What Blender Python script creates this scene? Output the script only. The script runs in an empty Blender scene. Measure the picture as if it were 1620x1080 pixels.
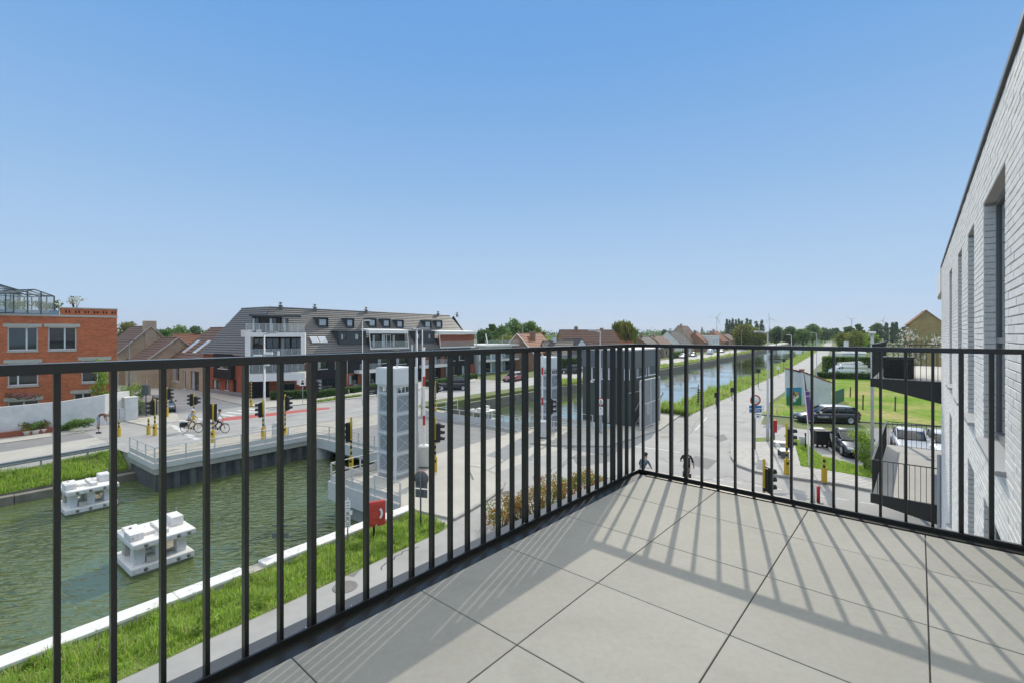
import bpy, bmesh, math, random
import numpy as np
from mathutils import Vector, Matrix, Quaternion
from math import radians as R, sin, cos, pi, atan2, sqrt, hypot
random.seed(7); rng = np.random.default_rng(11)
S = bpy.context.scene
COL = S.collection

# ------------------------------------------------------------------ camera
EYE = 7.5                      # eye height above street level
F, HY = 742.0, 529.0           # focal length and horizon line of the 1620 x 1080 photograph
cam = bpy.data.cameras.new('camera'); camo = bpy.data.objects.new('camera', cam); COL.objects.link(camo)
camo.location = (0, 0, EYE); camo.rotation_euler = (R(90), 0, 0)
cam.sensor_width = 36; cam.lens = F/1620*36; cam.shift_y = -(540-HY)/1620
cam.clip_start = 0.05; cam.clip_end = 9000
S.camera = camo
# ------------------------------------------------------------------ sky, sun, exposure
AZ, EL = R(23.6), R(33.8)
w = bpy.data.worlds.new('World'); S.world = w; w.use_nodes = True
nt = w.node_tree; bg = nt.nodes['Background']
# clear blue sky, paler towards the horizon, bright pale zenith added out of view as neutral fill light
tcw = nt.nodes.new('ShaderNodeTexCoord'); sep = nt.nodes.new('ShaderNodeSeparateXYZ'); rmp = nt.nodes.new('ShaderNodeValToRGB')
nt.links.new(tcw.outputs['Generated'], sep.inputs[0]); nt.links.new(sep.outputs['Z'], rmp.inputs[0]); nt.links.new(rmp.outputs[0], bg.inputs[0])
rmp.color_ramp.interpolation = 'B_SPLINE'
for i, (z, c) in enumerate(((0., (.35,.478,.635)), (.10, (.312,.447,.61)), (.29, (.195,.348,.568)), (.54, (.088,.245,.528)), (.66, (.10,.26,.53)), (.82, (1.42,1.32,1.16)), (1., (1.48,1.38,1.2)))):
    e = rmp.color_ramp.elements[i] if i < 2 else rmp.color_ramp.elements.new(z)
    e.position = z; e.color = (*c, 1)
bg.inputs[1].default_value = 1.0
sl = bpy.data.lights.new('sun', 'SUN'); so = bpy.data.objects.new('sun', sl); COL.objects.link(so)
sl.energy = 2.0; sl.angle = R(0.5); sl.color = (1, .92, .78)
SUNV = Vector((sin(AZ)*cos(EL), cos(AZ)*cos(EL), sin(EL)))
so.rotation_euler = SUNV.to_track_quat('Z', 'Y').to_euler(); so.location = SUNV*60
S.view_settings.view_transform = 'Standard'; S.view_settings.look = 'None'
S.view_settings.exposure = 0.5; S.view_settings.gamma = 1.0; S.view_settings.use_curve_mapping = False

# ------------------------------------------------------------------ helpers: materials
MATS = {}
def N(t, k): return t.nodes.new('ShaderNode'+k)
def mat(name, col, rough=.6, metal=0., var=None, scale=3., bump=0., bscale=40., spec=.5, world=False, trans=0., detail=5., stretch=None, alpha=1.0):
    """plain procedural material: base colour mottled by noise, fine bump"""
    if name in MATS: return MATS[name]
    m = bpy.data.materials.new(name); m.use_nodes = True; t = m.node_tree; b = t.nodes['Principled BSDF']
    b.inputs['Roughness'].default_value = rough; b.inputs['Metallic'].default_value = metal
    b.inputs['Specular IOR Level'].default_value = spec
    if trans: b.inputs['Transmission Weight'].default_value = trans
    c = (*col, 1)
    b.inputs['Base Color'].default_value = c
    if var or bump:
        if world: src = N(t, 'NewGeometry').outputs['Position']
        else: src = N(t, 'TexCoord').outputs['Object']
        if stretch:
            mp = N(t, 'Mapping'); mp.inputs['Scale'].default_value = stretch; t.links.new(src, mp.inputs[0]); src = mp.outputs[0]
        if var:
            n = N(t, 'TexNoise'); n.inputs['Scale'].default_value = scale; n.inputs['Detail'].default_value = detail; t.links.new(src, n.inputs['Vector'])
            n.inputs['Roughness'].default_value = .65
            r = N(t, 'ValToRGB'); r.color_ramp.elements[0].position = .3; r.color_ramp.elements[1].position = .7
            r.color_ramp.elements[0].color = c; r.color_ramp.elements[1].color = (*var, 1)
            t.links.new(n.outputs[0], r.inputs[0]); t.links.new(r.outputs[0], b.inputs['Base Color'])
        if bump:
            n2 = N(t, 'TexNoise'); n2.inputs['Scale'].default_value = bscale; n2.inputs['Detail'].default_value = 4; t.links.new(src, n2.inputs['Vector'])
            bp = N(t, 'Bump'); bp.inputs['Strength'].default_value = bump; bp.inputs['Distance'].default_value = .02
            t.links.new(n2.outputs[0], bp.inputs['Height']); t.links.new(bp.outputs[0], b.inputs['Normal'])
    MATS[name] = m; return m

# ------------------------------------------------------------------ helpers: meshes
class MB:
    """collects shapes; build() links them as ONE mesh object"""
    def __init__(s): s.v = []; s.f = []; s.mi = []; s.cur = 0; s.sm = []; s.M = Matrix.Identity(4); s.smooth = False
    def mat(s, i): s.cur = i; return s
    def at(s, *M):
        s.M = Matrix.Identity(4)
        for m in M: s.M = s.M @ m
        return s
    def add(s, vs, fs):
        o = len(s.v); M = s.M
        for p in vs: q = M @ Vector(p); s.v.append((q.x, q.y, q.z))
        for f in fs: s.f.append([o+i for i in f]); s.mi.append(s.cur); s.sm.append(s.smooth)
        return s
    def box(s, x0, x1, y0, y1, z0, z1):
        return s.add([(x0,y0,z0),(x1,y0,z0),(x1,y1,z0),(x0,y1,z0),(x0,y0,z1),(x1,y0,z1),(x1,y1,z1),(x0,y1,z1)],
                     [(3,2,1,0),(4,5,6,7),(0,1,5,4),(1,2,6,5),(2,3,7,6),(3,0,4,7)])
    def cbox(s, c, d): return s.box(c[0]-d[0]/2,c[0]+d[0]/2,c[1]-d[1]/2,c[1]+d[1]/2,c[2]-d[2]/2,c[2]+d[2]/2)
    def bev(s, x0, x1, y0, y1, z0, z1, b):
        """box with chamfered edges (rounded-looking)"""
        bm = bmesh.new(); bmesh.ops.create_cube(bm, size=1)
        for v in bm.verts: v.co = ((x0+x1)/2+v.co.x*(x1-x0), (y0+y1)/2+v.co.y*(y1-y0), (z0+z1)/2+v.co.z*(z1-z0))
        bmesh.ops.bevel(bm, geom=bm.edges[:], offset=b, segments=2, profile=.6, affect='EDGES')
        return s.bm(bm)
    def bm(s, bm):
        bm.verts.index_update()
        s.add([v.co[:] for v in bm.verts], [[v.index for v in f.verts] for f in bm.faces]); bm.free(); return s
    def prism(s, pts, z0, z1, axis='z'):
        """polygon extruded; axis z: pts are (x,y); y: pts are (x,z) extruded in y; x: pts are (y,z) extruded in x"""
        n = len(pts)
        g = {'z': lambda p,h:(p[0],p[1],h), 'y': lambda p,h:(p[0],h,p[1]), 'x': lambda p,h:(h,p[0],p[1])}[axis]
        vs = [g(p,z0) for p in pts]+[g(p,z1) for p in pts]
        fs = [list(range(n)), list(range(2*n-1,n-1,-1))]+[[i,i+n,(i+1)%n+n,(i+1)%n] for i in range(n)]
        return s.add(vs, fs)
    def tube(s, pts, r, n=8, cap=True):
        """pipe along points; r a number or one radius per point"""
        P = [Vector(p) for p in pts]; k = len(P); rs = r if isinstance(r, (list,tuple)) else [r]*k
        vs = []; up = None
        for i,p in enumerate(P):
            d = (P[min(i+1,k-1)]-P[max(i-1,0)]).normalized()
            a = Vector((0,0,1)) if abs(d.z) < .9 else Vector((1,0,0))
            if up is not None: a = up
            x = (a - d*a.dot(d)).normalized(); up = x; y = d.cross(x)
            for j in range(n): t = 2*pi*j/n; vs.append(p+(x*cos(t)+y*sin(t))*rs[i])
        fs = [[i*n+j, i*n+(j+1)%n, (i+1)*n+(j+1)%n, (i+1)*n+j] for i in range(k-1) for j in range(n)]
        if cap: fs += [list(range(n-1,-1,-1)), [(k-1)*n+j for j in range(n)]]
        o = s.smooth; s.smooth = n > 5; s.add(vs, fs); s.smooth = o; return s
    def bar(s, a, b, wx, wy, up=(0,0,1)):
        """rectangular bar from a to b"""
        a, b = Vector(a), Vector(b); d = (b-a).normalized(); u = Vector(up)
        if abs(d.dot(u)) > .95: u = Vector((0,1,0))
        x = d.cross(u).normalized(); y = x.cross(d)
        vs = []
        for p in (a,b):
            for sx,sy in ((-1,-1),(1,-1),(1,1),(-1,1)): vs.append(p+x*sx*wx/2+y*sy*wy/2)
        return s.add(vs, [(3,2,1,0),(4,5,6,7),(0,1,5,4),(1,2,6,5),(2,3,7,6),(3,0,4,7)])
    def lathe(s, prof, c=(0,0,0), n=16, axis='z'):
        """profile (r, h) turned round an axis"""
        vs = []; k = len(prof)
        for r,h in prof:
            for j in range(n):
                t = 2*pi*j/n; a, b = r*cos(t), r*sin(t)
                q = {'z':(a,b,h),'y':(a,h,b),'x':(h,a,b)}[axis]; vs.append((c[0]+q[0],c[1]+q[1],c[2]+q[2]))
        fs = [[i*n+j, i*n+(j+1)%n, (i+1)*n+(j+1)%n, (i+1)*n+j] for i in range(k-1) for j in range(n)]
        fs += [list(range(n-1,-1,-1)), [(k-1)*n+j for j in range(n)]]
        o = s.smooth; s.smooth = True; s.add(vs, fs); s.smooth = o; return s
    def quad(s, *p): return s.add(p, [list(range(len(p)))])
    def build(s, name, mats, parent=None, fix=True):
        me = bpy.data.meshes.new(name); me.from_pydata(s.v, [], s.f)
        for m in (mats if isinstance(mats, (list,tuple)) else [mats]): me.materials.append(m)
        me.polygons.foreach_set('material_index', s.mi); me.polygons.foreach_set('use_smooth', s.sm)
        if fix and len(s.f) < 60000:
            bm = bmesh.new(); bm.from_mesh(me); bmesh.ops.recalc_face_normals(bm, faces=bm.faces[:]); bm.to_mesh(me); bm.free()
        me.update(); o = bpy.data.objects.new(name, me); COL.objects.link(o)
        if parent: o.parent = parent
        return o
def fast(name, V, Fq, mats, parent=None, mi=None, smooth=False):
    """numpy mesh: V (n,3), Fq (m,3|4)"""
    me = bpy.data.meshes.new(name); V = np.asarray(V, np.float32); Fq = np.asarray(Fq, np.int32); k = Fq.shape[1]
    me.vertices.add(len(V)); me.vertices.foreach_set('co', V.ravel())
    me.loops.add(Fq.size); me.loops.foreach_set('vertex_index', Fq.ravel())
    me.polygons.add(len(Fq)); me.polygons.foreach_set('loop_start', np.arange(0, Fq.size, k, dtype=np.int32))
    for m in (mats if isinstance(mats, (list,tuple)) else [mats]): me.materials.append(m)
    if mi is not None: me.polygons.foreach_set('material_index', np.asarray(mi, np.int32))
    if smooth: me.polygons.foreach_set('use_smooth', np.ones(len(Fq), bool))
    me.update(calc_edges=True); o = bpy.data.objects.new(name, me); COL.objects.link(o)
    if parent: o.parent = parent
    return o
def tag(o, label, cat, group=None):
    o['label'] = label; o['category'] = cat
    if group: o['group'] = group
    return o
def thing(name, label, cat, loc=(0,0,0), rz=0., group=None):
    o = bpy.data.objects.new(name, None); COL.objects.link(o); o.empty_display_size = .2
    o.location = loc; o.rotation_euler = (0,0,rz); return tag(o, label, cat, group)
def struct(o): o['kind'] = 'structure'; return o
def stuff(o): o['kind'] = 'stuff'; return o
def dup(root, loc=None, rz=None, label=None, scale=None):
    """copy a thing with its parts and sub-parts (mesh data shared)"""
    def cp(o, par):
        c = o.copy(); COL.objects.link(c)
        if par: c.parent = par
        for k in list(o.children): cp(k, c)
        return c
    r = cp(root, None)
    if loc is not None: r.location = loc
    if rz is not None: r.rotation_euler = (0,0,rz)
    if label: r['label'] = label
    if scale: r.scale = (scale,)*3
    return r
T = Matrix.Translation
def RZ(a): return Matrix.Rotation(a, 4, 'Z')
def RX(a): return Matrix.Rotation(a, 4, 'X')
def RY(a): return Matrix.Rotation(a, 4, 'Y')
def gp(px, py, z=0.):
    """the place on level z that the photograph shows at (px, py)"""
    Y = F*(EYE-z)/(py-HY); return Vector(((px-810)/F*Y, Y, z))
def at_depth(px, Y, z=0.): return Vector(((px-810)/F*Y, Y, z))
def hz(py, Y): return EYE-(py-HY)/F*Y         # height of a point seen at row py at distance Y
class Facade:
    """vertical plane through p0 (ground point); s runs along heading ang (measured from +Y towards +X)"""
    def __init__(s, p0, ang): s.p = Vector((p0[0],p0[1])); s.a = ang; s.d = Vector((sin(ang),cos(ang))); s.n = Vector((cos(ang),-sin(ang)))
    def sz(s, px, py):
        r = Vector(((px-810)/F, 1.)); Y = s.p.dot(s.n)/r.dot(s.n); g = r*Y
        return (g-s.p).dot(s.d), hz(py, Y)
    def rz(s): return pi/2-s.a                # rotation that lays local +x along the facade
# ================================================================== our own balcony and building
TH = R(40.9)
DECK = EYE-1.2
BO = Vector((1.2034, 3.1828, DECK))          # a tile corner; local x runs right along the front railing, local y away along the wall
BM_ = T(BO) @ RZ(-TH)
BRZ = -TH
def bl(a, b, z=0.): return BM_ @ Vector((a, b, z))
def bplane(px, py, a):
    """(b, z) on the plane local x = a"""
    d = Vector(((px-810)/F, 1., -(py-HY)/F)); n = Vector((cos(TH), -sin(TH), 0)); t = (a + BO.x*n.x+BO.y*n.y)/d.dot(n)
    P = Vector((0,0,EYE))+d*t; l = BM_.inverted() @ P; return l.y, l.z
WA = 1.67                                     # plane of the white brick wall

m_tile = mat('deck_tile_ceramic', (.328,.324,.287), .7, var=(.372,.368,.328), spec=.25, scale=1.6, bump=.05, bscale=60, world=True)
t_ = m_tile.node_tree; b_ = t_.nodes['Principled BSDF']; src = b_.inputs['Base Color'].links[0].from_socket
oi = N(t_,'ObjectInfo'); r1 = N(t_,'MapRange'); r1.inputs[3].default_value = .95; r1.inputs[4].default_value = 1.05; t_.links.new(oi.outputs['Random'], r1.inputs[0])
g_ = N(t_,'NewGeometry'); nz = N(t_,'TexNoise'); nz.inputs['Scale'].default_value = 34; nz.inputs['Detail'].default_value = 8; nz.inputs['Roughness'].default_value = .7; t_.links.new(g_.outputs['Position'], nz.inputs['Vector'])
r2 = N(t_,'MapRange'); r2.inputs[1].default_value = .3; r2.inputs[2].default_value = .7; r2.inputs[3].default_value = .94; r2.inputs[4].default_value = 1.05; t_.links.new(nz.outputs[0], r2.inputs[0])
ws = N(t_,'TexNoise'); ws.inputs['Scale'].default_value = 2.3; ws.inputs['Detail'].default_value = 6; ws.inputs['Distortion'].default_value = 1.2; t_.links.new(g_.outputs['Position'], ws.inputs['Vector'])
r3 = N(t_,'MapRange'); r3.inputs[1].default_value = .55; r3.inputs[2].default_value = .75; r3.inputs[3].default_value = 1.; r3.inputs[4].default_value = .92; t_.links.new(ws.outputs[0], r3.inputs[0])
ma = N(t_,'Math'); ma.operation = 'MULTIPLY'; t_.links.new(r1.outputs[0], ma.inputs[0]); t_.links.new(r2.outputs[0], ma.inputs[1])
mc = N(t_,'Math'); mc.operation = 'MULTIPLY'; t_.links.new(ma.outputs[0], mc.inputs[0]); t_.links.new(r3.outputs[0], mc.inputs[1])
mv = N(t_,'VectorMath'); mv.operation = 'SCALE'; t_.links.new(src, mv.inputs[0]); t_.links.new(mc.outputs[0], mv.inputs['Scale']); t_.links.new(mv.outputs[0], b_.inputs['Base Color'])
m_rail = mat('handrail_satin_charcoal', (.022,.023,.022), .2, spec=.4)
m_gap = mat('joint_shadow_gravel', (.05,.05,.05), .9)
m_black = mat('powder_coated_charcoal', (.016,.017,.015), .33, bump=.03, bscale=300)
m_plate = mat('charcoal_plate', (.085,.087,.087), .4, bump=.03, bscale=200)
m_steel = mat('stainless_bolt', (.55,.55,.55), .3, metal=1)
m_slab = mat('concrete_slab', (.35,.34,.32), .85, var=(.42,.41,.39), scale=2, bump=.2)

# deck floor: a slab with every ceramic tile a piece of it
fl = MB().box(-.60, 1.66, -5.0, .57, -.34, -.025)
floor = struct(fl.build('balcony_floor', m_slab)); floor.matrix_world = BM_
J = .603
def tile_mesh(x0, x1, y0, y1):
    mb = MB(); g = .0025; c = .0015; tz = .0
    X0, X1, Y0, Y1 = x0+g, x1-g, y0+g, y1-g
    mb.add([(X0,Y0,-.02),(X1,Y0,-.02),(X1,Y1,-.02),(X0,Y1,-.02),(X0,Y0,tz-c),(X1,Y0,tz-c),(X1,Y1,tz-c),(X0,Y1,tz-c),
            (X0+c,Y0+c,tz),(X1-c,Y0+c,tz),(X1-c,Y1-c,tz),(X0+c,Y1-c,tz)],
           [(3,2,1,0),(0,1,5,4),(1,2,6,5),(2,3,7,6),(3,0,4,7),(4,5,9,8),(5,6,10,9),(6,7,11,10),(7,4,8,11),(8,9,10,11)])
    return mb
xs = [-.588, 0., .603, 1.206, 1.655]
ys = [-.603*k for k in range(8,-1,-1)]+[.556]
for i in range(len(xs)-1):
    for j in range(len(ys)-1):
        o = tile_mesh(xs[i], xs[i+1], ys[j], ys[j+1]).build('tile', m_tile, floor)
        o.rotation_euler = (random.uniform(-.0006,.0006), random.uniform(-.0006,.0006), 0)

# railing ---------------------------------------------------------
rail = thing('balcony_railing', 'charcoal metal balcony railing of slim upright bars round the tiled terrace', 'railing', BO, BRZ)
LA, FB = -.733, .716                          # bar lines: left side, front side
ztop, zb = 1.117, -.012
hr = MB()
hr.box(LA-.030, LA+.030, -5.0, FB+.030, ztop-.030, ztop); hr.box(LA+.0301, WA-.005, FB-.030, FB+.030, ztop-.030, ztop)
hr.build('handrail', m_rail, rail)
bp = MB(); bp.box(LA-.075, LA+.045, -5.0, FB+.075, zb-.010, zb); bp.box(LA+.0451, WA-.005, FB-.045, FB+.075, zb-.010, zb)
bp.build('base_plate', m_plate, rail)
# edge trim: flange beside the tiles with an upstand lip
tr = MB()
tr.box(LA+.055, -.592, -5.0, FB-.055, -.018, -.006); tr.box(LA+.0455, LA+.055, -5.0, FB-.0455, -.03, .020)
tr.box(LA+.0551, WA-.005, .600, FB-.055, -.018, -.006); tr.box(LA+.0551, WA-.005, FB-.055, FB-.0455, -.03, .020)
tr.build('edge_trim', m_black, rail)
ck = MB(); ck.box(LA-.05, LA+.045, -5.0, FB+.05, -.36, -.04); ck.box(LA+.0451, WA-.005, .6, FB+.05, -.36, -.04); ck.build('edge_beam', m_plate, rail)
bar_me = MB().box(-.015, .015, -.0075, .0075, zb, ztop-.0302).build('bar', m_black, rail)
post_me = MB().box(-.020, .020, -.011, .011, zb, ztop-.0302).build('post', m_black, rail)
first = {'bar': True, 'post': True}
def put_bar(kind, x, y, rot):
    src = bar_me if kind == 'bar' else post_me
    if first[kind]: o = src; first[kind] = False
    else: o = src.copy(); COL.objects.link(o)
    o.parent = rail; o.location = (x, y, 0); o.rotation_euler = (0, 0, rot); return o
for k in range(-13, 26):
    b = -2.519+.1273*k if k < 22 else .279+.122*(k-22)
    if b > FB-.05: continue
    put_bar('post' if k in (-9,-8,2,3,13,14,22,23) else 'bar', LA, b, 0)
for k in range(-1, 19):
    a = -.544+.1276*k
    if a > WA-.03: continue
    put_bar('post' if k in (1,2,15,16) else 'bar', a, FB, pi/2)
def bolt(x, y):
    mb = MB(); mb.lathe([(.013,zb),(.013,zb+.003),(.0085,zb+.003),(.0085,zb+.011),(.0045,zb+.011),(.0045,zb+.020),(.003,zb+.024),(.0005,zb+.024)], (x,y,0), 8)
    mb.build('bolt', m_steel, rail)
for b in (-2.30, -2.098, -.90, -.70, .24, .43): bolt(LA+.024, b)
for a in (-.46, -.25, 1.335, 1.53): bolt(a, FB-.024)
for y0, y1 in ((-2.42,-2.10), (-1.0,-.72)): MB().box(LA+.030, LA+.0452, y0, y1, zb, zb+.006).build('joint_cover', m_plate, rail)

# white brick wall of our own building ------------------------------
m_wb = mat('white_clay_brick', (.80,.78,.73), .85, var=(.87,.85,.81), scale=9, bump=.3, bscale=55, world=True)
m_wb2 = mat('pale_grey_clay_brick', (.74,.72,.67), .85, var=(.83,.81,.77), scale=14, bump=.3, bscale=60, world=True)
m_mort = mat('dark_mortar', (.30,.295,.285), .95, var=(.38,.37,.36), scale=20)
m_alu = mat('window_frame_grey', (.16,.165,.165), .4)
m_glass = mat('window_glass_dark', (.03,.04,.045), .04, spec=.9)
m_sill = mat('sill_anodised_grey', (.36,.36,.355), .35)
wall = thing('apartment_block', 'white brick apartment block with recessed narrow windows beside the tiled terrace', 'building', BO, BRZ)
B0, B1, Z0, Z1 = -2.0, 14.9, -DECK, 3.12
D = .30                                       # reveal depth
wins = []                                     # (b0, b1, z0, z1)
def wrect(pxl, pxr, pyt_r, pyb_r):
    """far jamb at pxl, near jamb at pxr; top / bottom read on the near jamb"""
    b1 = bplane(pxl, HY, WA)[0]; b0 = bplane(pxr, HY, WA)[0]
    return b0, b1, bplane(pxr, pyb_r, WA)[1], bplane(pxr, pyt_r, WA)[1]
w1 = wrect(1556, 1590, 253, 745)
wins.append(w1)
zs, zt = w1[2], w1[3]
for pl, pr in ((1531,1541),(1515.5,1521.5),(1502,1506)):
    b1 = bplane(pl,HY,WA)[0]; b0 = bplane(pr,HY,WA)[0]; wins.append((b0, b1, zs, zt))
up = list(wins)
for b0,b1,_,_ in up:                          # the same windows one and two storeys below
    wins.append((b0, b1, zs-2.94, zt-2.94))
CH, BLn = .0625, .25
bricks = []                                   # (b0, b1, z0, z1, tone)
nrow = int((Z1-Z0)/CH)
for r in range(nrow):
    z0 = Z0+r*CH+.005; z1 = z0+CH-.0085; off = (r % 2)*BLn/2+random.uniform(-.02,.02)
    b = -5.0+off-BLn
    while b < B1:
        e = b+BLn-.003; s0, s1 = b, min(e, B1); b += BLn
        segs = [(max(s0, -5.), s1)]
        for (c0,c1,q0,q1) in wins:
            if z1 > q0+.01 and z0 < q1-.01:
                ns = []
                for (p,q) in segs:
                    if q <= c0 or p >= c1: ns.append((p,q)); continue
                    if p < c0: ns.append((p,c0))
                    if q > c1: ns.append((c1,q))
                segs = ns
        for p,q in segs:
            if q-p > .03: bricks.append((p, q, z0, z1))
eye_l = BM_.inverted() @ Vector((0,0,EYE))
def visible_rank(k):
    p,q,z0,z1 = k; c = Vector((WA, (p+q)/2, (z0+z1)/2)); P = BM_ @ c
    if P.y < .3: return 1e9
    x = 810+F*P.x/P.y; y = HY+F*(EYE-P.z)/P.y
    if x > 1622 or y < -5 or y > 900: return 1e8+(c-eye_l).length
    return (c-eye_l).length
bricks.sort(key=visible_rank)
def brick_box(mb, p, q, z0, z1, dx):
    j = lambda: random.uniform(-.0012,.0012)
    x0 = WA-dx; k = .0022
    mb.add([(WA+.09,p,z0),(WA+.09,q,z0),(WA+.09,q,z1),(WA+.09,p,z1),
            (x0+k,p+j()*0,z0),(x0+k,q,z0+j()),(x0+k,q,z1+j()),(x0+k,p,z1),
            (x0+j()*.6,p+k,z0+k+j()*.5),(x0+j()*.6,q-k,z0+k+j()*.5),(x0+j()*.6,q-k,z1-k+j()*.5),(x0+j()*.6,p+k,z1-k+j()*.5)],
           [(0,1,5,4),(1,2,6,5),(2,3,7,6),(3,0,4,7),(4,5,9,8),(5,6,10,9),(6,7,11,10),(7,4,8,11),(8,9,10,11)])
wallmass = MB()
# mortar face behind the bricks, pierced by the windows: strips between openings
edges_b = sorted({-5., B1-.01}|{v for q in wins for v in q[:2]})
for i in range(len(edges_b)-1):
    p,q = edges_b[i], edges_b[i+1]
    zz = [(c2,c3) for c0,c1,c2,c3 in wins if c0 <= p+1e-6 and c1 >= q-1e-6]
    cuts = sorted((min(a),max(a)) for a in zz); z = Z0
    for lo,hi in cuts: wallmass.box(WA+.007, WA+.12, p, q, z, lo); z = hi
    wallmass.box(WA+.007, WA+.12, p, q, z, Z1)
mass = wallmass.build('wall', m_mort, wall)
inner = MB(); inner.box(WA+D+.02, WA+6, -5.2, B1-.01, Z0, Z1); inner.build('core', m_slab, wall)
bt = MB()
for i,k in enumerate(bricks):
    dx = random.uniform(-.0015,.0018)
    if i < 300:
        mb = MB(); brick_box(mb, *k, dx); mb.build('brick', random.choice((m_wb,m_wb,m_wb2)), mass)
    else:
        bt.mat(0 if random.random() < .7 else 1); brick_box(bt, *k, dx)
stuff(bt.build('brickwork', [m_wb, m_wb2], wall))
# reveals: brick jambs, soffit, frame, pane, projecting sill
for (c0,c1,q0,q1) in wins:
    lo, hi = min(q0,q1), max(q0,q1)
    for side,b in ((1,c1),(-1,c0)):
        jb = MB()
        z = lo
        jb.mat(1); jb.box(WA+.091, WA+D+.05, min(b,b+side*.1)+(.004 if side>0 else 0), max(b,b+side*.1)-(0 if side>0 else .004), lo, hi)
        jb.mat(0); n = int((hi-lo)/CH)
        for r in range(n):
            zz = lo+r*CH+.003; e = random.uniform(0,.002)
            if side > 0: jb.box(WA+.004, WA+.15, b-e, b+.09, zz, zz+CH-.009)
            else: jb.box(WA+.004, WA+.15, b-.09, b+e, zz, zz+CH-.009)
        jb.build('reveal', [m_wb2, m_mort], wall)
    MB().box(WA+.003, WA+.16, c0+.002, c1-.002, hi-.014, hi-.003).build('lintel_soffit', mat('lintel_grey',(.42,.41,.39),.7), wall)
    fr_ = MB(); x0, x1 = WA+.085, WA+.145
    for p,q,r,s_ in ((c0+.004,c0+.06,lo+.02,hi),(c1-.06,c1-.004,lo+.02,hi),(c0+.06,c1-.06,lo+.02,lo+.08),(c0+.06,c1-.06,hi-.06,hi)):
        fr_.box(x0, x1, p, q, r, s_)
    if c1-c0 > 1.0: fr_.box(x0+.001, x1-.001, c0+.06, c1-.06, lo+.95, lo+1.0)
    wf = fr_.build('window', m_alu, wall)
    MB().box(x0+.02, x0+.035, c0+.055, c1-.055, lo+.075, hi-.055).build('pane', m_glass, wf)
    sm = MB(); sm.prism([(WA+.084,lo+.018),(WA-.055,lo-.005),(WA-.055,lo-.035),(WA-.047,lo-.035),(WA-.047,lo-.012),(WA+.084,lo+.0)], c0-.03, c1+.03, 'y')
    sm.box(WA-.052, WA+.01, c0-.045, c0-.028, lo-.036, lo+.004)
    sm.build('sill', m_sill, wf)
cp = MB(); cp.box(WA-.022, WA+.45, -5.0, B1+.01, Z1, Z1+.02); cp.box(WA-.022, WA-.016, -5.0, B1+.01, Z1-.02, Z1); cp.build('roof_coping', m_alu, wall)
# roof overhang beyond the wall end, over the neighbours' balconies
ov = MB(); ov.box(WA-.02, WA+.5, B1+.02, B1+3.2, 2.42, Z1-.003); ov.mat(1).box(WA+.0, WA+4, B1+.02, B1+3.18, 2.36, 2.419)
ov.build('roof_overhang', [m_wb, mat('timber_soffit',(.42,.36,.24),.7)], wall)
rw = MB(); rw.box(WA+.9, WA+4.0, B1+.02, B1+9, Z0, 2.35); rw.build('recessed_wall', m_wb2, wall)
dp = MB(); dp.tube([(WA-.05,B1-.12,Z0),(WA-.05,B1-.12,-2.2)], .045, 8); dp.build('downpipe', mat('zinc_pipe',(.33,.34,.35),.4), wall)
# ================================================================== terrain, canal, roads
CA = R(37); CU = Vector((sin(CA), cos(CA), 0)); CN = Vector((cos(CA), -sin(CA), 0))
def cn(t, n, z=0.): v = CU*t+CN*n; return Vector((v.x, v.y, z))       # canal frame: t along, n across (to the right)
NL, NR, WZ = -36.6, -16.2, -1.5                                      # water edges and level
# centre line of the canal's left edge, bending a little far off
def canal_line(off):
    pts = [cn(t, NL+off) for t in (-70, -30, 0, 20, 40, 70, 105)]
    p = pts[-1].copy(); out = list(pts)
    for a, l, k in ((35.6, 110, 3), (34.6, 300, 4), (34.3, 900, 5)):
        d = Vector((sin(R(a)), cos(R(a)), 0))
        for i in range(k): p = p+d*(l/k); out.append(p.copy())
    return out
def ribbon(name, profile, mats, mi=None, t0=None, line=None):
    """sheet along the canal: profile = [(offset, z)...] from the left water edge, in order"""
    mb = MB(); L = [canal_line(o) for o,_ in profile]; k = len(L[0]); n = len(profile)
    rows = range(k) if t0 is None else t0
    vs = [(L[j][i].x, L[j][i].y, profile[j][1]) for i in rows for j in range(n)]
    m = len(list(rows))
    for i in range(m-1):
        for j in range(n-1):
            mb.cur = mi[j] if mi else 0
            o = len(mb.v)
            mb.add([vs[i*n+j], vs[i*n+j+1], vs[(i+1)*n+j+1], vs[(i+1)*n+j]], [(0,1,2,3)])
    return mb.build(name, mats, fix=False)
def sheet(name, pts, z, m, kind=True):
    mb = MB(); mb.quad(*[(p[0],p[1],z) for p in pts]); o = mb.build(name, m, fix=False)
    # make sure it faces up
    me = o.data
    if me.polygons[0].normal.z < 0: me.flip_normals()
    return struct(o) if kind else o
def pave(name, pts, z1, m, z0=-.3):
    mb = MB(); mb.prism([(p[0],p[1]) for p in pts], z0, z1); return struct(mb.build(name, m))

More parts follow.
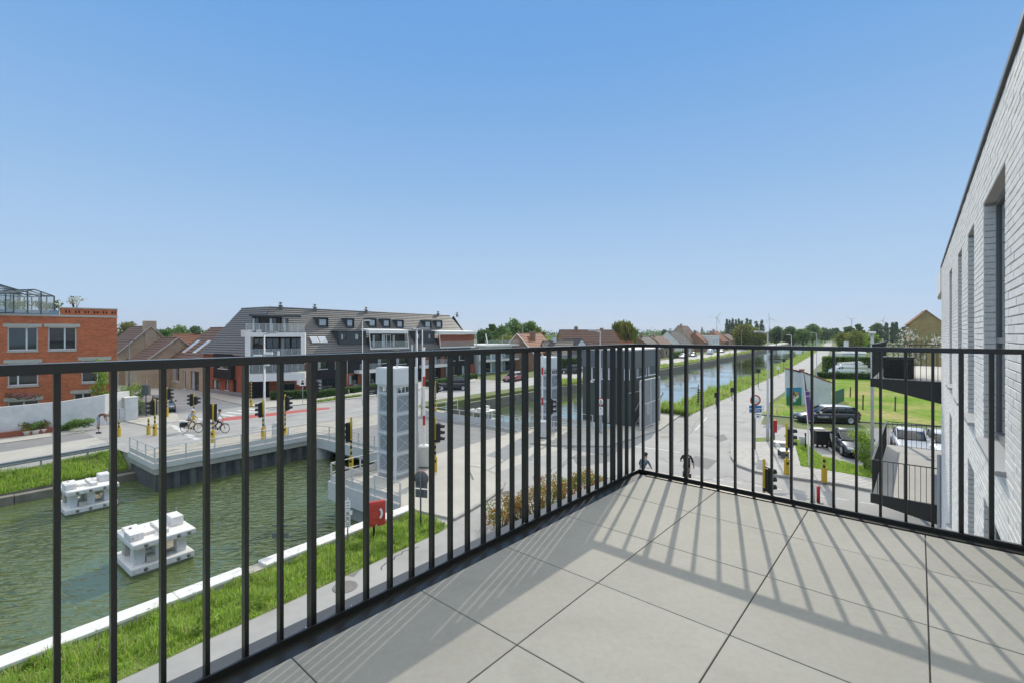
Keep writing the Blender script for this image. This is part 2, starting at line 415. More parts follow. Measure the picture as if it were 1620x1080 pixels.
m_field = mat('meadow_far', (.10,.145,.04), .95, var=(.18,.20,.07), scale=.03, world=True)
m_field2 = mat('mown_field', (.18,.30,.04), 1., spec=.05, bump=.7, bscale=3, world=True)
t_ = m_field2.node_tree; b_ = t_.nodes['Principled BSDF']; g_ = N(t_,'NewGeometry')
na = N(t_,'TexNoise'); na.inputs['Scale'].default_value = .16; na.inputs['Detail'].default_value = 3; nb = N(t_,'TexNoise'); nb.inputs['Scale'].default_value = 1.6; nb.inputs['Detail'].default_value = 8; nb.inputs['Roughness'].default_value = .75
for q_ in (na,nb): t_.links.new(g_.outputs['Position'], q_.inputs['Vector'])
ra = N(t_,'ValToRGB'); ra.color_ramp.elements[0].position = .42; ra.color_ramp.elements[0].color = (.17,.30,.035,1); ra.color_ramp.elements[1].position = .66; ra.color_ramp.elements[1].color = (.40,.36,.14,1); t_.links.new(na.outputs[0], ra.inputs[0])
rb = N(t_,'MapRange'); rb.inputs[1].default_value = .3; rb.inputs[2].default_value = .7; rb.inputs[3].default_value = .55; rb.inputs[4].default_value = 1.4; t_.links.new(nb.outputs[0], rb.inputs[0])
mv = N(t_,'VectorMath'); mv.operation = 'SCALE'; t_.links.new(ra.outputs[0], mv.inputs[0]); t_.links.new(rb.outputs[0], mv.inputs['Scale']); t_.links.new(mv.outputs[0], b_.inputs['Base Color'])
m_grassb = mat('grass_soil', (.13,.19,.035), .95, var=(.20,.26,.06), scale=1.2, bump=.8, bscale=9, world=True)
m_asph = mat('worn_asphalt', (.31,.305,.29), .85, var=(.43,.425,.40), scale=.45, bump=.25, bscale=45, world=True)
m_asph2 = mat('dark_asphalt', (.22,.218,.212), .85, var=(.28,.276,.265), scale=.8, bump=.25, bscale=45, world=True)
m_conc = mat('concrete_paving', (.44,.42,.36), .85, var=(.52,.50,.44), scale=.7, bump=.15, bscale=30, world=True)
m_pav = mat('grey_paver', (.44,.43,.40), .85, var=(.52,.51,.48), scale=1.1, bump=.15, bscale=30, world=True)
m_kerb = mat('kerb_concrete', (.42,.41,.38), .85, var=(.34,.33,.30), scale=2, world=True)
m_line = mat('road_paint_white', (.72,.72,.70), .7, var=(.55,.55,.53), scale=2.5, world=True)
m_red = mat('red_cycle_paint', (.50,.10,.09), .75, var=(.40,.12,.11), scale=1.5, world=True)
m_stone = mat('quay_stone', (.17,.155,.12), .9, var=(.28,.26,.21), scale=1.5, bump=.6, bscale=8, world=True)
m_white = mat('white_painted_concrete', (.82,.80,.75), .7, var=(.62,.61,.57), scale=1.3, bump=.25, bscale=20, world=True)
m_chip = mat('chipped_white_paint', (.82,.80,.76), .75, var=(.72,.70,.65), scale=4, bump=.5, bscale=14, world=True)
t_ = m_chip.node_tree; b_ = t_.nodes['Principled BSDF']; src = b_.inputs['Base Color'].links[0].from_socket
g_ = N(t_,'NewGeometry'); n_ = N(t_,'TexNoise'); n_.inputs['Scale'].default_value = 7; n_.inputs['Detail'].default_value = 7; n_.inputs['Roughness'].default_value = .75; t_.links.new(g_.outputs['Position'], n_.inputs['Vector'])
r_ = N(t_,'ValToRGB'); r_.color_ramp.elements[0].position = .60; r_.color_ramp.elements[1].position = .66; t_.links.new(n_.outputs[0], r_.inputs[0])
mx = N(t_,'Mix'); mx.data_type = 'RGBA'; mx.inputs[7].default_value = (.13,.12,.10,1); t_.links.new(r_.outputs[0], mx.inputs[0]); t_.links.new(src, mx.inputs[6]); t_.links.new(mx.outputs[2], b_.inputs['Base Color'])
m_galv = mat('galvanised_steel', (.46,.47,.48), .45, metal=.35, var=(.38,.39,.40), scale=5)
m_lgrey = mat('light_grey_paint', (.68,.67,.63), .5, var=(.60,.59,.56), scale=3)
m_pile = mat('sheet_pile', (.085,.088,.085), .7, var=(.16,.16,.15), scale=1.5, world=True)
m_fascia = mat('weathered_concrete', (.50,.47,.40), .85, var=(.36,.335,.28), scale=1.5, bump=.3, bscale=15, world=True)

# water ------------------------------------------------------------
m_wat = bpy.data.materials.new('canal_water'); m_wat.use_nodes = True; t_ = m_wat.node_tree; b_ = t_.nodes['Principled BSDF']
b_.inputs['Base Color'].default_value = (.105,.145,.045,1); b_.inputs['Roughness'].default_value = .045; b_.inputs['IOR'].default_value = 1.36
g_ = N(t_,'NewGeometry'); mp_ = N(t_,'Mapping'); mp_.inputs['Rotation'].default_value = (0,0,R(-30)); mp_.inputs['Scale'].default_value = (.9,2.6,1)
t_.links.new(g_.outputs['Position'], mp_.inputs[0])
n1 = N(t_,'TexNoise'); n1.inputs['Scale'].default_value = 1.5; n1.inputs['Detail'].default_value = 2; n1.inputs['Roughness'].default_value = .42; n1.inputs['Distortion'].default_value = .8
n2 = N(t_,'TexNoise'); n2.inputs['Scale'].default_value = .12; n2.inputs['Detail'].default_value = 2
t_.links.new(mp_.outputs[0], n1.inputs['Vector']); t_.links.new(g_.outputs['Position'], n2.inputs['Vector'])
r_ = N(t_,'MapRange'); r_.inputs[1].default_value = .38; r_.inputs[2].default_value = .66; r_.inputs[3].default_value = .05; r_.inputs[4].default_value = 1.0
t_.links.new(n2.outputs[0], r_.inputs[0])
mu_ = N(t_,'Math'); mu_.operation = 'MULTIPLY'; t_.links.new(n1.outputs[0], mu_.inputs[0]); 
sy_ = N(t_,'SeparateXYZ'); t_.links.new(g_.outputs['Position'], sy_.inputs[0]); ca_ = N(t_,'MapRange'); ca_.inputs[1].default_value = 28; ca_.inputs[2].default_value = 46; ca_.inputs[3].default_value = 1.; ca_.inputs[4].default_value = .035   # sheltered, calmer water beyond the bridge
t_.links.new(sy_.outputs[1], ca_.inputs[0]); m3_ = N(t_,'Math'); m3_.operation = 'MULTIPLY'; t_.links.new(r_.outputs[0], m3_.inputs[0]); t_.links.new(ca_.outputs[0], m3_.inputs[1]); t_.links.new(m3_.outputs[0], mu_.inputs[1])
bp_ = N(t_,'Bump'); bp_.inputs['Strength'].default_value = 1.0; bp_.inputs['Distance'].default_value = .5
t_.links.new(mu_.outputs[0], bp_.inputs['Height']); t_.links.new(bp_.outputs[0], b_.inputs['Normal'])
cw_ = N(t_,'MapRange'); cw_.inputs[1].default_value = 30; cw_.inputs[2].default_value = 50; cw_.inputs[3].default_value = .45; cw_.inputs[4].default_value = 1.; t_.links.new(sy_.outputs[1], cw_.inputs[0]); t_.links.new(cw_.outputs[0], b_.inputs['Coat Weight']); b_.inputs['Coat IOR'].default_value = 1.9; b_.inputs['Coat Roughness'].default_value = .04; t_.links.new(bp_.outputs[0], b_.inputs['Coat Normal'])
MATS['canal_water'] = m_wat
wt = struct(ribbon('water', [(-2, WZ), (23, WZ)], m_wat)); 

def lz(off): return np.interp(off, [-13.4,-8,-2.6,-.45], [0,-.25,-.55,-1.08])
def bank_z(t, o):
    f = np.clip((np.asarray(t,float)-2)/7,0,1); o = np.asarray(o,float); za = -.55*(1-f); zc = -1.08+.1*f
    return np.where(o <= -2.6, lz(np.minimum(o,-2.6))*(1-f), za+(zc-za)*np.clip((o+2.6)/2.15,0,1))
# ground either side (field colour out to the horizon) ---------------
rows_near = [0,1,2]; 
W_ = NR-NL
struct(ribbon('ground', [(-4500,-.004), (-60,-.004), (-20,-.004), (-14,-.004), (-2.6,-.004), (-.5,-.006), (-.35,-.7), (-.34,-3)], [m_field,m_stone], [0,0,0,0,0,0,1], t0=range(3,19)))
struct(ribbon('ground', [(-1500,-.004), (-60,-.004), (-20,-.004), (-13.4,-.004), (-8,-.25), (-2.6,-.55), (-.45,-1.08), (-.44,-3)], [m_field,m_stone], [0,0,0,0,0,0,1], t0=range(0,3)))
struct(ribbon('ground', [(-1500,-.004), (-60,-.004), (-20,-.004), (-13.4,-.004), (-8,-.1), (-2.6,-.2), (-.45,-.5), (-.44,-3)], [m_field,m_stone], [0,0,0,0,0,0,1], t0=range(2,4))) if False else None
mbg = MB(); ts_ = np.linspace(0,9.15,12); os_ = [-60,-13.4,-8,-2.6,-.45,-.44]
BZ_ = lambda t,o: -3 if o > -.445 else 0. if o < -13 else float(bank_z(t,o))
vs_ = [(*cn(t,NL+o).xy, BZ_(t,o)-.004) for t in ts_ for o in os_]
for i in range(11):
    for j in range(5):
        mbg.cur = 1 if j == 4 else 0; mbg.add([vs_[i*6+j],vs_[i*6+j+1],vs_[(i+1)*6+j+1],vs_[(i+1)*6+j]],[(0,1,2,3)])
struct(mbg.build('ground',[m_field,m_stone],fix=False))
struct(ribbon('ground', [(W_+.5,-3), (W_+.51,-.004), (W_+6,-.004), (W_+20,-.004), (W_+90,-.004), (W_+4500,-.004)], [m_field,m_stone], [1,0,0,0,0], t0=range(0,19)))
far = sheet('ground', [(-6000,700),(6000,700),(6000,8500),(-6000,8500)], -4.0, m_field)

sheet('ground', [cn(9.12,NL-60), cn(9.12,NL-.5), cn(20.2,NL-.5), cn(20.2,NL-60)], -.005, m_field)
# stone quay edge, left bank, near --------------------------------------
q = MB()
for i in range(16):
    t0 = -22+i*2.0; q.bev(t0+.01, t0+1.99, -.45, .03, -1.9, -1.05+random.uniform(-.02,.02), .04)
qo = tag(q.build('quay_edge', m_stone), 'long weathered stone quay edge below the grass of the far bank', 'quay'); qo.location = cn(0, NL); qo.rotation_euler = (0,0,pi/2-CA)
# note: local +x runs along the canal, local +y to the left bank -> mirror handled by rotation
# roads on the left bank, near ----------------------------------------
def strip(name, o0, o1, m, dz, ta=-30, tb=9.05):
    mb = MB(); ts = np.linspace(ta, tb, 20); os_ = np.linspace(o0, o1, 4)
    g = lambda t,o: (*cn(t, NL+o).xy, float(bank_z(t,o))+dz)
    vs = [g(t,o) for t in ts for o in os_]
    mb.add(vs, [(i*4+j, i*4+j+1, (i+1)*4+j+1, (i+1)*4+j) for i in range(19) for j in range(3)])
    o = mb.build(name, m); return struct(o)
strip('pavement', -13.4, -11.3, m_conc, .05); strip('road', -11.3, -8.2, m_asph2, .02); strip('cycle_path', -8.2, -4.6, m_conc, .045); strip('road', -4.6, -2.4, m_asph, .02)
# junction beyond the bridge and road along the far bank -------------------
J1 = [cn(9,NL-13.4), cn(9,NL-2.4), cn(9.1,NL-.6), cn(33,NL-.6), cn(36,NL-3), cn(60,NL-3), cn(60,NL-16), cn(38,NL-22), cn(40,NL-60), cn(28,NL-70), cn(13,NL-20)]
sheet('road', J1, .004, m_asph)
pl = [canal_line(o) for o in (-10.2,-2.9)]
mb = MB()
for i in range(4,18): mb.quad(*[(p.x,p.y,.0085) for p in (pl[0][i],pl[1][i],pl[1][i+1],pl[0][i+1])])
struct(mb.build('road', mat('pale_concrete_road',(.36,.355,.335),.8,var=(.43,.425,.40),scale=.3,world=True)))
# right bank: asphalt apron of the junction in front of our building, towpath road ------
A1 = [cn(-40,-13.0), cn(12.9,-13.0), cn(14,-16.0), cn(36,-16.0), cn(46,-13.5), cn(60,-13.6), cn(60,-8.6), cn(44,-7), cn(38,60), cn(-40,60)]
sheet('road', A1, .004, m_asph)
pl = [canal_line(W_+o) for o in (2.9,7.7)]
mb = MB()
for i in range(4,17): mb.quad(*[(p.x,p.y,.0085) for p in (pl[0][i],pl[1][i],pl[1][i+1],pl[0][i+1])])
struct(mb.build('towpath', m_asph))

# painted marks (z = ground + 8 mm) -----------------------------------------
def brickmat2(name):
    m = mat(name, (.44,.43,.40), .85); t = m.node_tree; b = t.nodes['Principled BSDF']; g = N(t,'NewGeometry'); mp = N(t,'Mapping'); mp.inputs['Rotation'].default_value = (0,0,R(-25)); bk = N(t,'TexBrick')
    t.links.new(g.outputs['Position'], mp.inputs[0]); t.links.new(mp.outputs[0], bk.inputs['Vector']); bk.inputs['Scale'].default_value = 1; bk.inputs['Brick Width'].default_value = .30; bk.inputs['Row Height'].default_value = .30; bk.offset = 0
    bk.inputs['Color1'].default_value = (.52,.50,.46,1); bk.inputs['Color2'].default_value = (.44,.425,.39,1); bk.inputs['Mortar'].default_value = (.25,.24,.21,1); bk.inputs['Mortar Size'].default_value = .012; t.links.new(bk.outputs[0], b.inputs['Base Color']); return m
def P(px,py,z=0.): return gp(px,py,z)
mk = []
def stripe(a, b, wd, m=m_line, z=.0095, name='road_marking'):
    a, b = Vector(a[:2]), Vector(b[:2]); d = (b-a).normalized(); n = Vector((-d.y,d.x))*wd/2
    return sheet(name, [a-n, b-n, b+n, a+n], z, m)
for k in range(7):                                            # zebra crossing at the left-hand junction
    a = P(283,664).lerp(P(392,646), k/6.); d = cn(0,0)+CU; stripe(a, a+Vector((CN.x,CN.y,0))*2.6+CU*.6, .5)
for k in range(5):
    a = P(270,672).lerp(P(300,690),k/4.); stripe(a, a+CN*1.6, .4)
pr = [P(348,666),P(420,658.5),P(485,650.5),P(522,646.5)]; pr2 = [P(352,660),P(418,653.5),P(482,647),P(520,643.5)]
sheet('cycle_path', pr+pr2[::-1], .0085, m_red)
stripe(P(262,640), P(300,641), .15); stripe(P(212,640), P(330,634), .15)
stripe(P(262,693), P(300,683), .15); stripe(P(262,706), P(320,697), .3); stripe(P(330,700), P(360,694), .3)
stripe(P(348,667), P(522,647.5), .12); stripe(P(530,655), P(600,640), .12)
for i in range(9):
    a = cn(48+i*7, NL-6.5); stripe(a, a+CU*3.0, .13)
stripe(P(700,708), P(757,694), .12); stripe(P(1100,680), P(1118,660), .1)
for i in range(9):
    a = P(1100,752).lerp(P(1400,800), i/9.); b = P(1100,752).lerp(P(1400,800), (i+.55)/9.); stripe(a, b, .1)
stripe(P(1000,705), P(1040,710), .15); stripe(P(1038,709), P(1075,715), .13)
# manhole covers
m_iron = mat('cast_iron_cover', (.16,.155,.145), .7, var=(.24,.23,.21), scale=8, bump=.5, bscale=25)
for i,(px,py,lab) in enumerate(((1122,688,'round manhole cover in the junction behind the no-entry sign side of the road'),(1052,690,'round manhole cover on the asphalt beside the stair tower gate'),(1172,667,'round manhole cover before the mouth of the towpath road'),(546,928,'round manhole cover sunk in the path beside the grass strip'))):
    mb = MB(); mb.lathe([(.36,.006),(.36,.014),(.34,.018),(.30,.014),(.001,.016)], n=20); o = mb.build('manhole_cover', m_iron); o.location = P(px,py); tag(o, lab, 'manhole cover', 'manhole covers in the roads')
# patched asphalt, cracks and drains
m_pat = mat('patched_asphalt',(.185,.183,.178),.88,var=(.24,.237,.23),scale=1.4,bump=.3,bscale=45,world=True)
for q in ([P(722,722),P(752,708),P(775,714),P(748,729)],[P(905,722),P(960,716),P(975,728),P(915,738)],[P(1100,720),P(1135,728),P(1120,742),P(1085,732)],[P(1130,690),P(1145,686),P(1152,694),P(1138,699)],[P(310,668),P(330,664),P(338,670),P(318,675)],[P(1215,668),P(1240,672),P(1232,680),P(1206,675)],[P(520,905),P(560,880),P(590,880),P(560,912)],[P(1200,780),P(1290,800),P(1280,830),P(1180,805)]):
    sheet('asphalt_patch', q, .0075, m_pat)
m_crk = mat('tar_sealed_crack',(.09,.09,.088),.7)
for pts in ([(860,760),(872,742),(890,735),(905,716)],[(1070,700),(1092,686),(1100,668),(1122,650)],[(730,760),(745,742),(752,728)],[(1172,656),(1190,640),(1214,620)],[(1110,760),(1150,752),(1180,760),(1230,772)],[(560,680),(590,668),(620,664)],[(420,672),(460,664),(500,662)],[(1040,720),(1064,735),(1100,740)],[(600,900),(640,872),(668,864)]):
    mb = MB(); Q = [P(*p) for p in pts]; Q2 = []
    for a,b in zip(Q,Q[1:]):
        for k in range(6): c = a.lerp(b,k/6.); Q2.append(c+Vector((random.uniform(-.08,.08),random.uniform(-.08,.08),0)))
    for a,b in zip(Q2,Q2[1:]): d = (b-a).normalized(); nn = Vector((-d.y,d.x,0))*.02; mb.quad(*[(p.x,p.y,.0088) for p in (a-nn,b-nn,b+nn,a+nn)])
    struct(mb.build('road_crack', m_crk))
m_tyr = mat('tyre_darkened_asphalt',(.225,.222,.212),.8,var=(.30,.296,.282),scale=.9,world=True)
for i,(px,py,lab) in enumerate(((800,779,'iron gully grate in the kerb below the red-tipped shrubs'),(1160,715,'iron gully grate at the rounded kerb of the paved island'),(905,706,'iron gully grate at the pavement before the control building'))):
    gq = thing('gully_grate', lab, 'drain', P(px,py), R(30)); mb = MB()
    for k in range(6): mb.box(-.22,.22,-.2+k*.075,-.16+k*.075,.006,.014)
    mb.box(-.25,-.2201,-.22,.24,.006,.014); mb.box(.2201,.25,-.22,.24,.006,.014); mb.build('grate', m_iron, gq)
# pavements --------------------------------------------------------------
# tower plaza
pz = [cn(13.3,-15.9), P(717,823), P(742,809), P(770,792), P(793,775), P(797,764), P(787,752), P(762,742), P(740,738), cn(18.0,-16.0)]
pave('pavement', pz, .10, m_conc)
# control building plinth and pavement round it
pb = [cn(29.5,-16.6), P(838,702), P(880,706), P(962,707), P(1000,695), P(1045,680), P(1080,655), cn(44,-16.6)]
pave('pavement', pb, .12, m_conc)
m_pavi = brickmat2('small_grey_pavers')
isl = [P(1158,700), P(1190,701), P(1222,700), P(1258,707), P(1267,740), P(1330,750), P(1392,762), P(1392,780), P(1330,768), P(1252,757), P(1197,748), P(1167,737), P(1158,724)]
pave('pavement', isl, .12, m_pavi)
pk = [P(1158,700), P(1158,724), P(1167,737), P(1197,748), P(1252,757), P(1330,768), P(1392,780)]
mb = MB()
for a,b in zip(pk, pk[1:]):
    n = max(1,int((b-a).length/1.0))
    for i in range(n): mb.bar(a.lerp(b,(i+.006)/n)+Vector((0,0,.03)), a.lerp(b,(i+.994)/n)+Vector((0,0,.03)), .16, .21)
struct(mb.build('kerb', m_kerb))
pk = [P(717,823), P(742,809), P(770,792), P(793,775), P(797,764), P(787,752), P(762,742), P(740,738)]
mb = MB()
for a,b in zip(pk, pk[1:]):
    n = max(1,int((b-a).length/1.0))
    for i in range(n): mb.bar(a.lerp(b,(i+.006)/n)+Vector((0,0,.02)), a.lerp(b,(i+.994)/n)+Vector((0,0,.02)), .16, .18)
struct(mb.build('kerb', m_kerb))
# apartment pavement on the far side of the junction
ap = [P(330,628), P(384,641), P(420,645.5), P(500,638), P(598,625.5), P(680,613), P(752,603), P(752,597), P(640,606), P(500,624), P(400,632), P(330,620)]
pave('pavement', ap, .10, m_conc)
ap2 = [P(188,664), P(205,668), P(262,680), P(283,663), P(280,655), P(262,648), P(245,645), P(215,648), P(188,654)]
pave('pavement', ap2, .08, m_conc)
pave('pavement', [P(186,622), P(255,626), P(262,612), P(186,606)], .1, m_conc)
# meadow and grass patches
fld = [P(1204,656), P(1257,661), P(1356,667), P(1400,670), P(1500,675), P(1560,610), P(1560,592), P(1310,592), P(1268,606), P(1222,638)]
sheet('meadow', fld, .006, m_field2)
mb = MB()
for a,b in zip(fld[:4], fld[1:5]):
    n = max(1,int((b-a).length/1.0))
    for i in range(n): mb.bar(a.lerp(b,(i+.004)/n), a.lerp(b,(i+.996)/n), .15, .20)
struct(mb.build('kerb', mat('dark_kerb',(.20,.195,.18),.9)))
sheet('verge', [P(1258,707), P(1267,740), P(1330,749), P(1392,758), P(1392,745), P(1300,722), P(1272,700), P(1240,688)], .008, m_grassb)
sheet('verge', [P(1192,699), P(1222,698), P(1228,690), P(1196,692)], .008, m_grassb)
sheet('drive', [P(1280,697), P(1380,752), P(1500,790), P(1500,680), P(1380,676)], .006, m_asph2)
# grass strips of the canal banks
sheet('verge', [cn(-40,-15.9), cn(-40,-13.0), cn(12.6,-12.9), cn(13.4,-15.9)], .008, m_grassb)
mb = MB(); pl = [canal_line(W_+o) for o in (.4,2.9)]
for i in range(5,17): mb.quad(*[(p.x,p.y,.0065) for p in (pl[0][i],pl[1][i],pl[1][i+1],pl[0][i+1])])
struct(mb.build('verge', m_grassb))
mb = MB(); pl = [canal_line(o) for o in (-2.9,-.5)]
for i in range(4,17): mb.quad((pl[0][i].x,pl[0][i].y,.0065),(pl[1][i].x,pl[1][i].y,-.3),(pl[1][i+1].x,pl[1][i+1].y,-.3),(pl[0][i+1].x,pl[0][i+1].y,.0065))
struct(mb.build('verge', m_grassb))
mb = MB(); pl = [canal_line(o) for o in (-.55,.05)]
for i in range(4,17):
    mb.add([(pl[0][i].x,pl[0][i].y,-.35),(pl[1][i].x,pl[1][i].y,-.35),(pl[1][i+1].x,pl[1][i+1].y,-.35),(pl[0][i+1].x,pl[0][i+1].y,-.35),(pl[1][i].x,pl[1][i].y,-3),(pl[1][i+1].x,pl[1][i+1].y,-3)], [(0,1,2,3),(1,4,5,2)])
struct(mb.build('canal_bank', m_stone))
sheet('verge', [cn(t,NL+o) for t,o in ((-40,-2.5),(-40,-.4))]+[cn(8.9,NL-.4),cn(8.9,NL-2.5)], -2.2, m_grassb)

# near quay wall with a white coping made of long slabs --------------------
qw = MB(); qw.box(-40, 13.3, -.26, .25, -3, .16); 
quay = thing('quay_wall', 'white painted concrete quay wall with a broken gap along the near grass strip', 'quay wall', cn(0,-15.37), pi/2-CA)
qw.build('wall', m_fascia, quay)
g0 = (P(372,903)-cn(0,-16.05)).dot(CU); g1 = (P(393,888)-cn(0,-16.05)).dot(CU)
t0 = -16.
while t0 < 13.2:
    L_ = 5.2; e = min(t0+L_, 13.3)
    if t0 < g0 < e: e = g0
    if not (g0-.05 <= t0 < g1):
        MB().bev(t0+.006, e-.006, -.28, .27, .161, .245, .02).build('coping', m_chip, quay)
        t0 = e
    else: t0 = g1

# ================================================================== lift bridge
BR = thing('lift_bridge', 'grey lift bridge with pale steel railings across the canal beside the white towers', 'bridge', cn(0,0), pi/2-CA)
# local x = t (along canal), local y = -n
def bx_(mb, t0,t1,n0,n1,z0,z1): return mb.box(t0,t1,-n1,-n0,z0,z1)
TD0, TD1, NA, NB = 18.6, 29.4, -32.6, -21.6
mb = MB(); bx_(mb, TD0, TD1, NA+.02, NB-.02, -.55, .012); 
for k in range(5): bx_(mb, TD0+.6+k*2.3, TD0+.9+k*2.3, NA+.1, NB-.1, -1.0, -.551)
mb.build('deck', [m_asph2], BR)
mb = MB(); bx_(mb, TD0-.06, TD0-.002, NA, NB, -.6, .10); bx_(mb, TD1+.002, TD1+.06, NA, NB, -.6, .10); mb.build('edge_girder', m_lgrey, BR)
# left abutment: slab on a sheet-pile wall
mb = MB(); bx_(mb, 9.16, 9.6, NL-14, NL-.501, -3, -.006); bx_(mb, 9.1, TD0-.002, NL-.5, NA+.25, -.5, .011); bx_(mb, TD0-.001, 33, NL-.5, NA-.001, -.5, .011); mb.build('abutment', m_fascia, BR)
mb = MB(); bx_(mb, 9.1, TD0-.07, NA+.251, NA+.31, -.16, .15); bx_(mb, 9.02, 9.099, NL-.5, NA+.31, -.16, .15); mb.build('kick_plate', m_lgrey, BR)
mb = MB(); pts = []
x = 9.25; k = 0
while x < 32:
    for dx, dy in ((0,0),(.28,0),(.42,.24),(.70,.24),(.84,0)): pts.append((x+dx, -(NA)-.12+dy))
    x += .84
pts2 = [(p[0],p[1]) for p in pts]
vs = [(p[0],p[1],-.5) for p in pts2]+[(p[0],p[1],-3) for p in pts2]; n = len(pts2)
mb.add(vs, [(i,i+1,n+i+1,n+i) for i in range(n-1)]); bx_(mb, 9.2, 9.3, NL-.4, NA+.05, -3, -.5)
mb.build('sheet_piling', m_pile, BR)
mb = MB(); mb.lathe([(.8,-3),(.8,-.52)], (TD0+.6,-(NA+.5),0), 16); mb.build('pier', m_fascia, BR)
# right abutment under the towers
mb = MB(); bx_(mb, 13.35, 34, NB+.0, -15.95, -.45, .0115); mb.mat(1); bx_(mb, 13.6, 34, NB+.25, -15.95, -3, -.451); mb.build('abutment', [m_conc, m_fascia], BR)
mb = MB(); bx_(mb, 13.28, 13.349, NB, -16.2, -.75, .14); bx_(mb, 13.36, TD0-.1, NB-.07, NB-.002, -.6, .14); mb.build('kick_plate', m_lgrey, BR)

def railing(pts, parent=None, h=1.05, step=1.6, r=.027, rails=(1.,.55), infill=None, mt=m_lgrey, name='railing', zz=0.):
    """pipe railing following points; one thing or a part: posts and rails"""
    rt = MB(); P_ = [Vector(p)+Vector((0,0,zz)) for p in pts]
    for f_ in rails: rt.tube([p+Vector((0,0,h*f_)) for p in P_], r if f_==1. else r*.8, 6)
    o = rt.build(name, mt, parent); ps = MB()
    for a,b in zip(P_, P_[1:]):
        L = (b-a).length; n = max(1, round(L/step))
        for i in range(n+1):
            if i == n and b is not P_[-1]: continue
            c = a.lerp(b, i/n); ps = MB(); ps.box(c.x-.03,c.x+.03,c.y-.03,c.y+.03,c.z,c.z+h-.01); ps.build('post', mt, o)
        if infill:
            d = (b-a).normalized(); pl_ = MB()
            pl_.bar(a+d*.05+Vector((0,0,infill[0])), b-d*.05+Vector((0,0,infill[0])), .02, infill[1]); pl_.build('kick_board', mt, o)
    return o
R_ = lambda t,n: (t, -n, 0)
railing([R_(9.1,NL-.4), R_(9.1,NA+.2), R_(TD0-.2,NA+.2)], BR, infill=(.32,.28))
railing([R_(TD0-.2,NA+.2), R_(TD0-.35,NA+1.2), R_(TD0-.0,NA+2.5), R_(TD0-.0,NB)], BR, infill=(.32,.2))
railing([R_(TD1,NB+.2), R_(TD1,NA)], BR, infill=(.4,.5))
railing([R_(TD1,NA), R_(34,NA+.2)], BR)
railing([R_(13.4,-16.2), R_(13.4,NB+.1), R_(TD0-.1,NB+.1)], BR, infill=(.3,.3))
railing([R_(TD1+.1,NB+.1), R_(34,NB+.2), R_(34,-17.5)], BR, infill=(.3,.4))
railing([R_(TD1+.4,NB+1.5), R_(TD1+.4,-15.5)], BR)

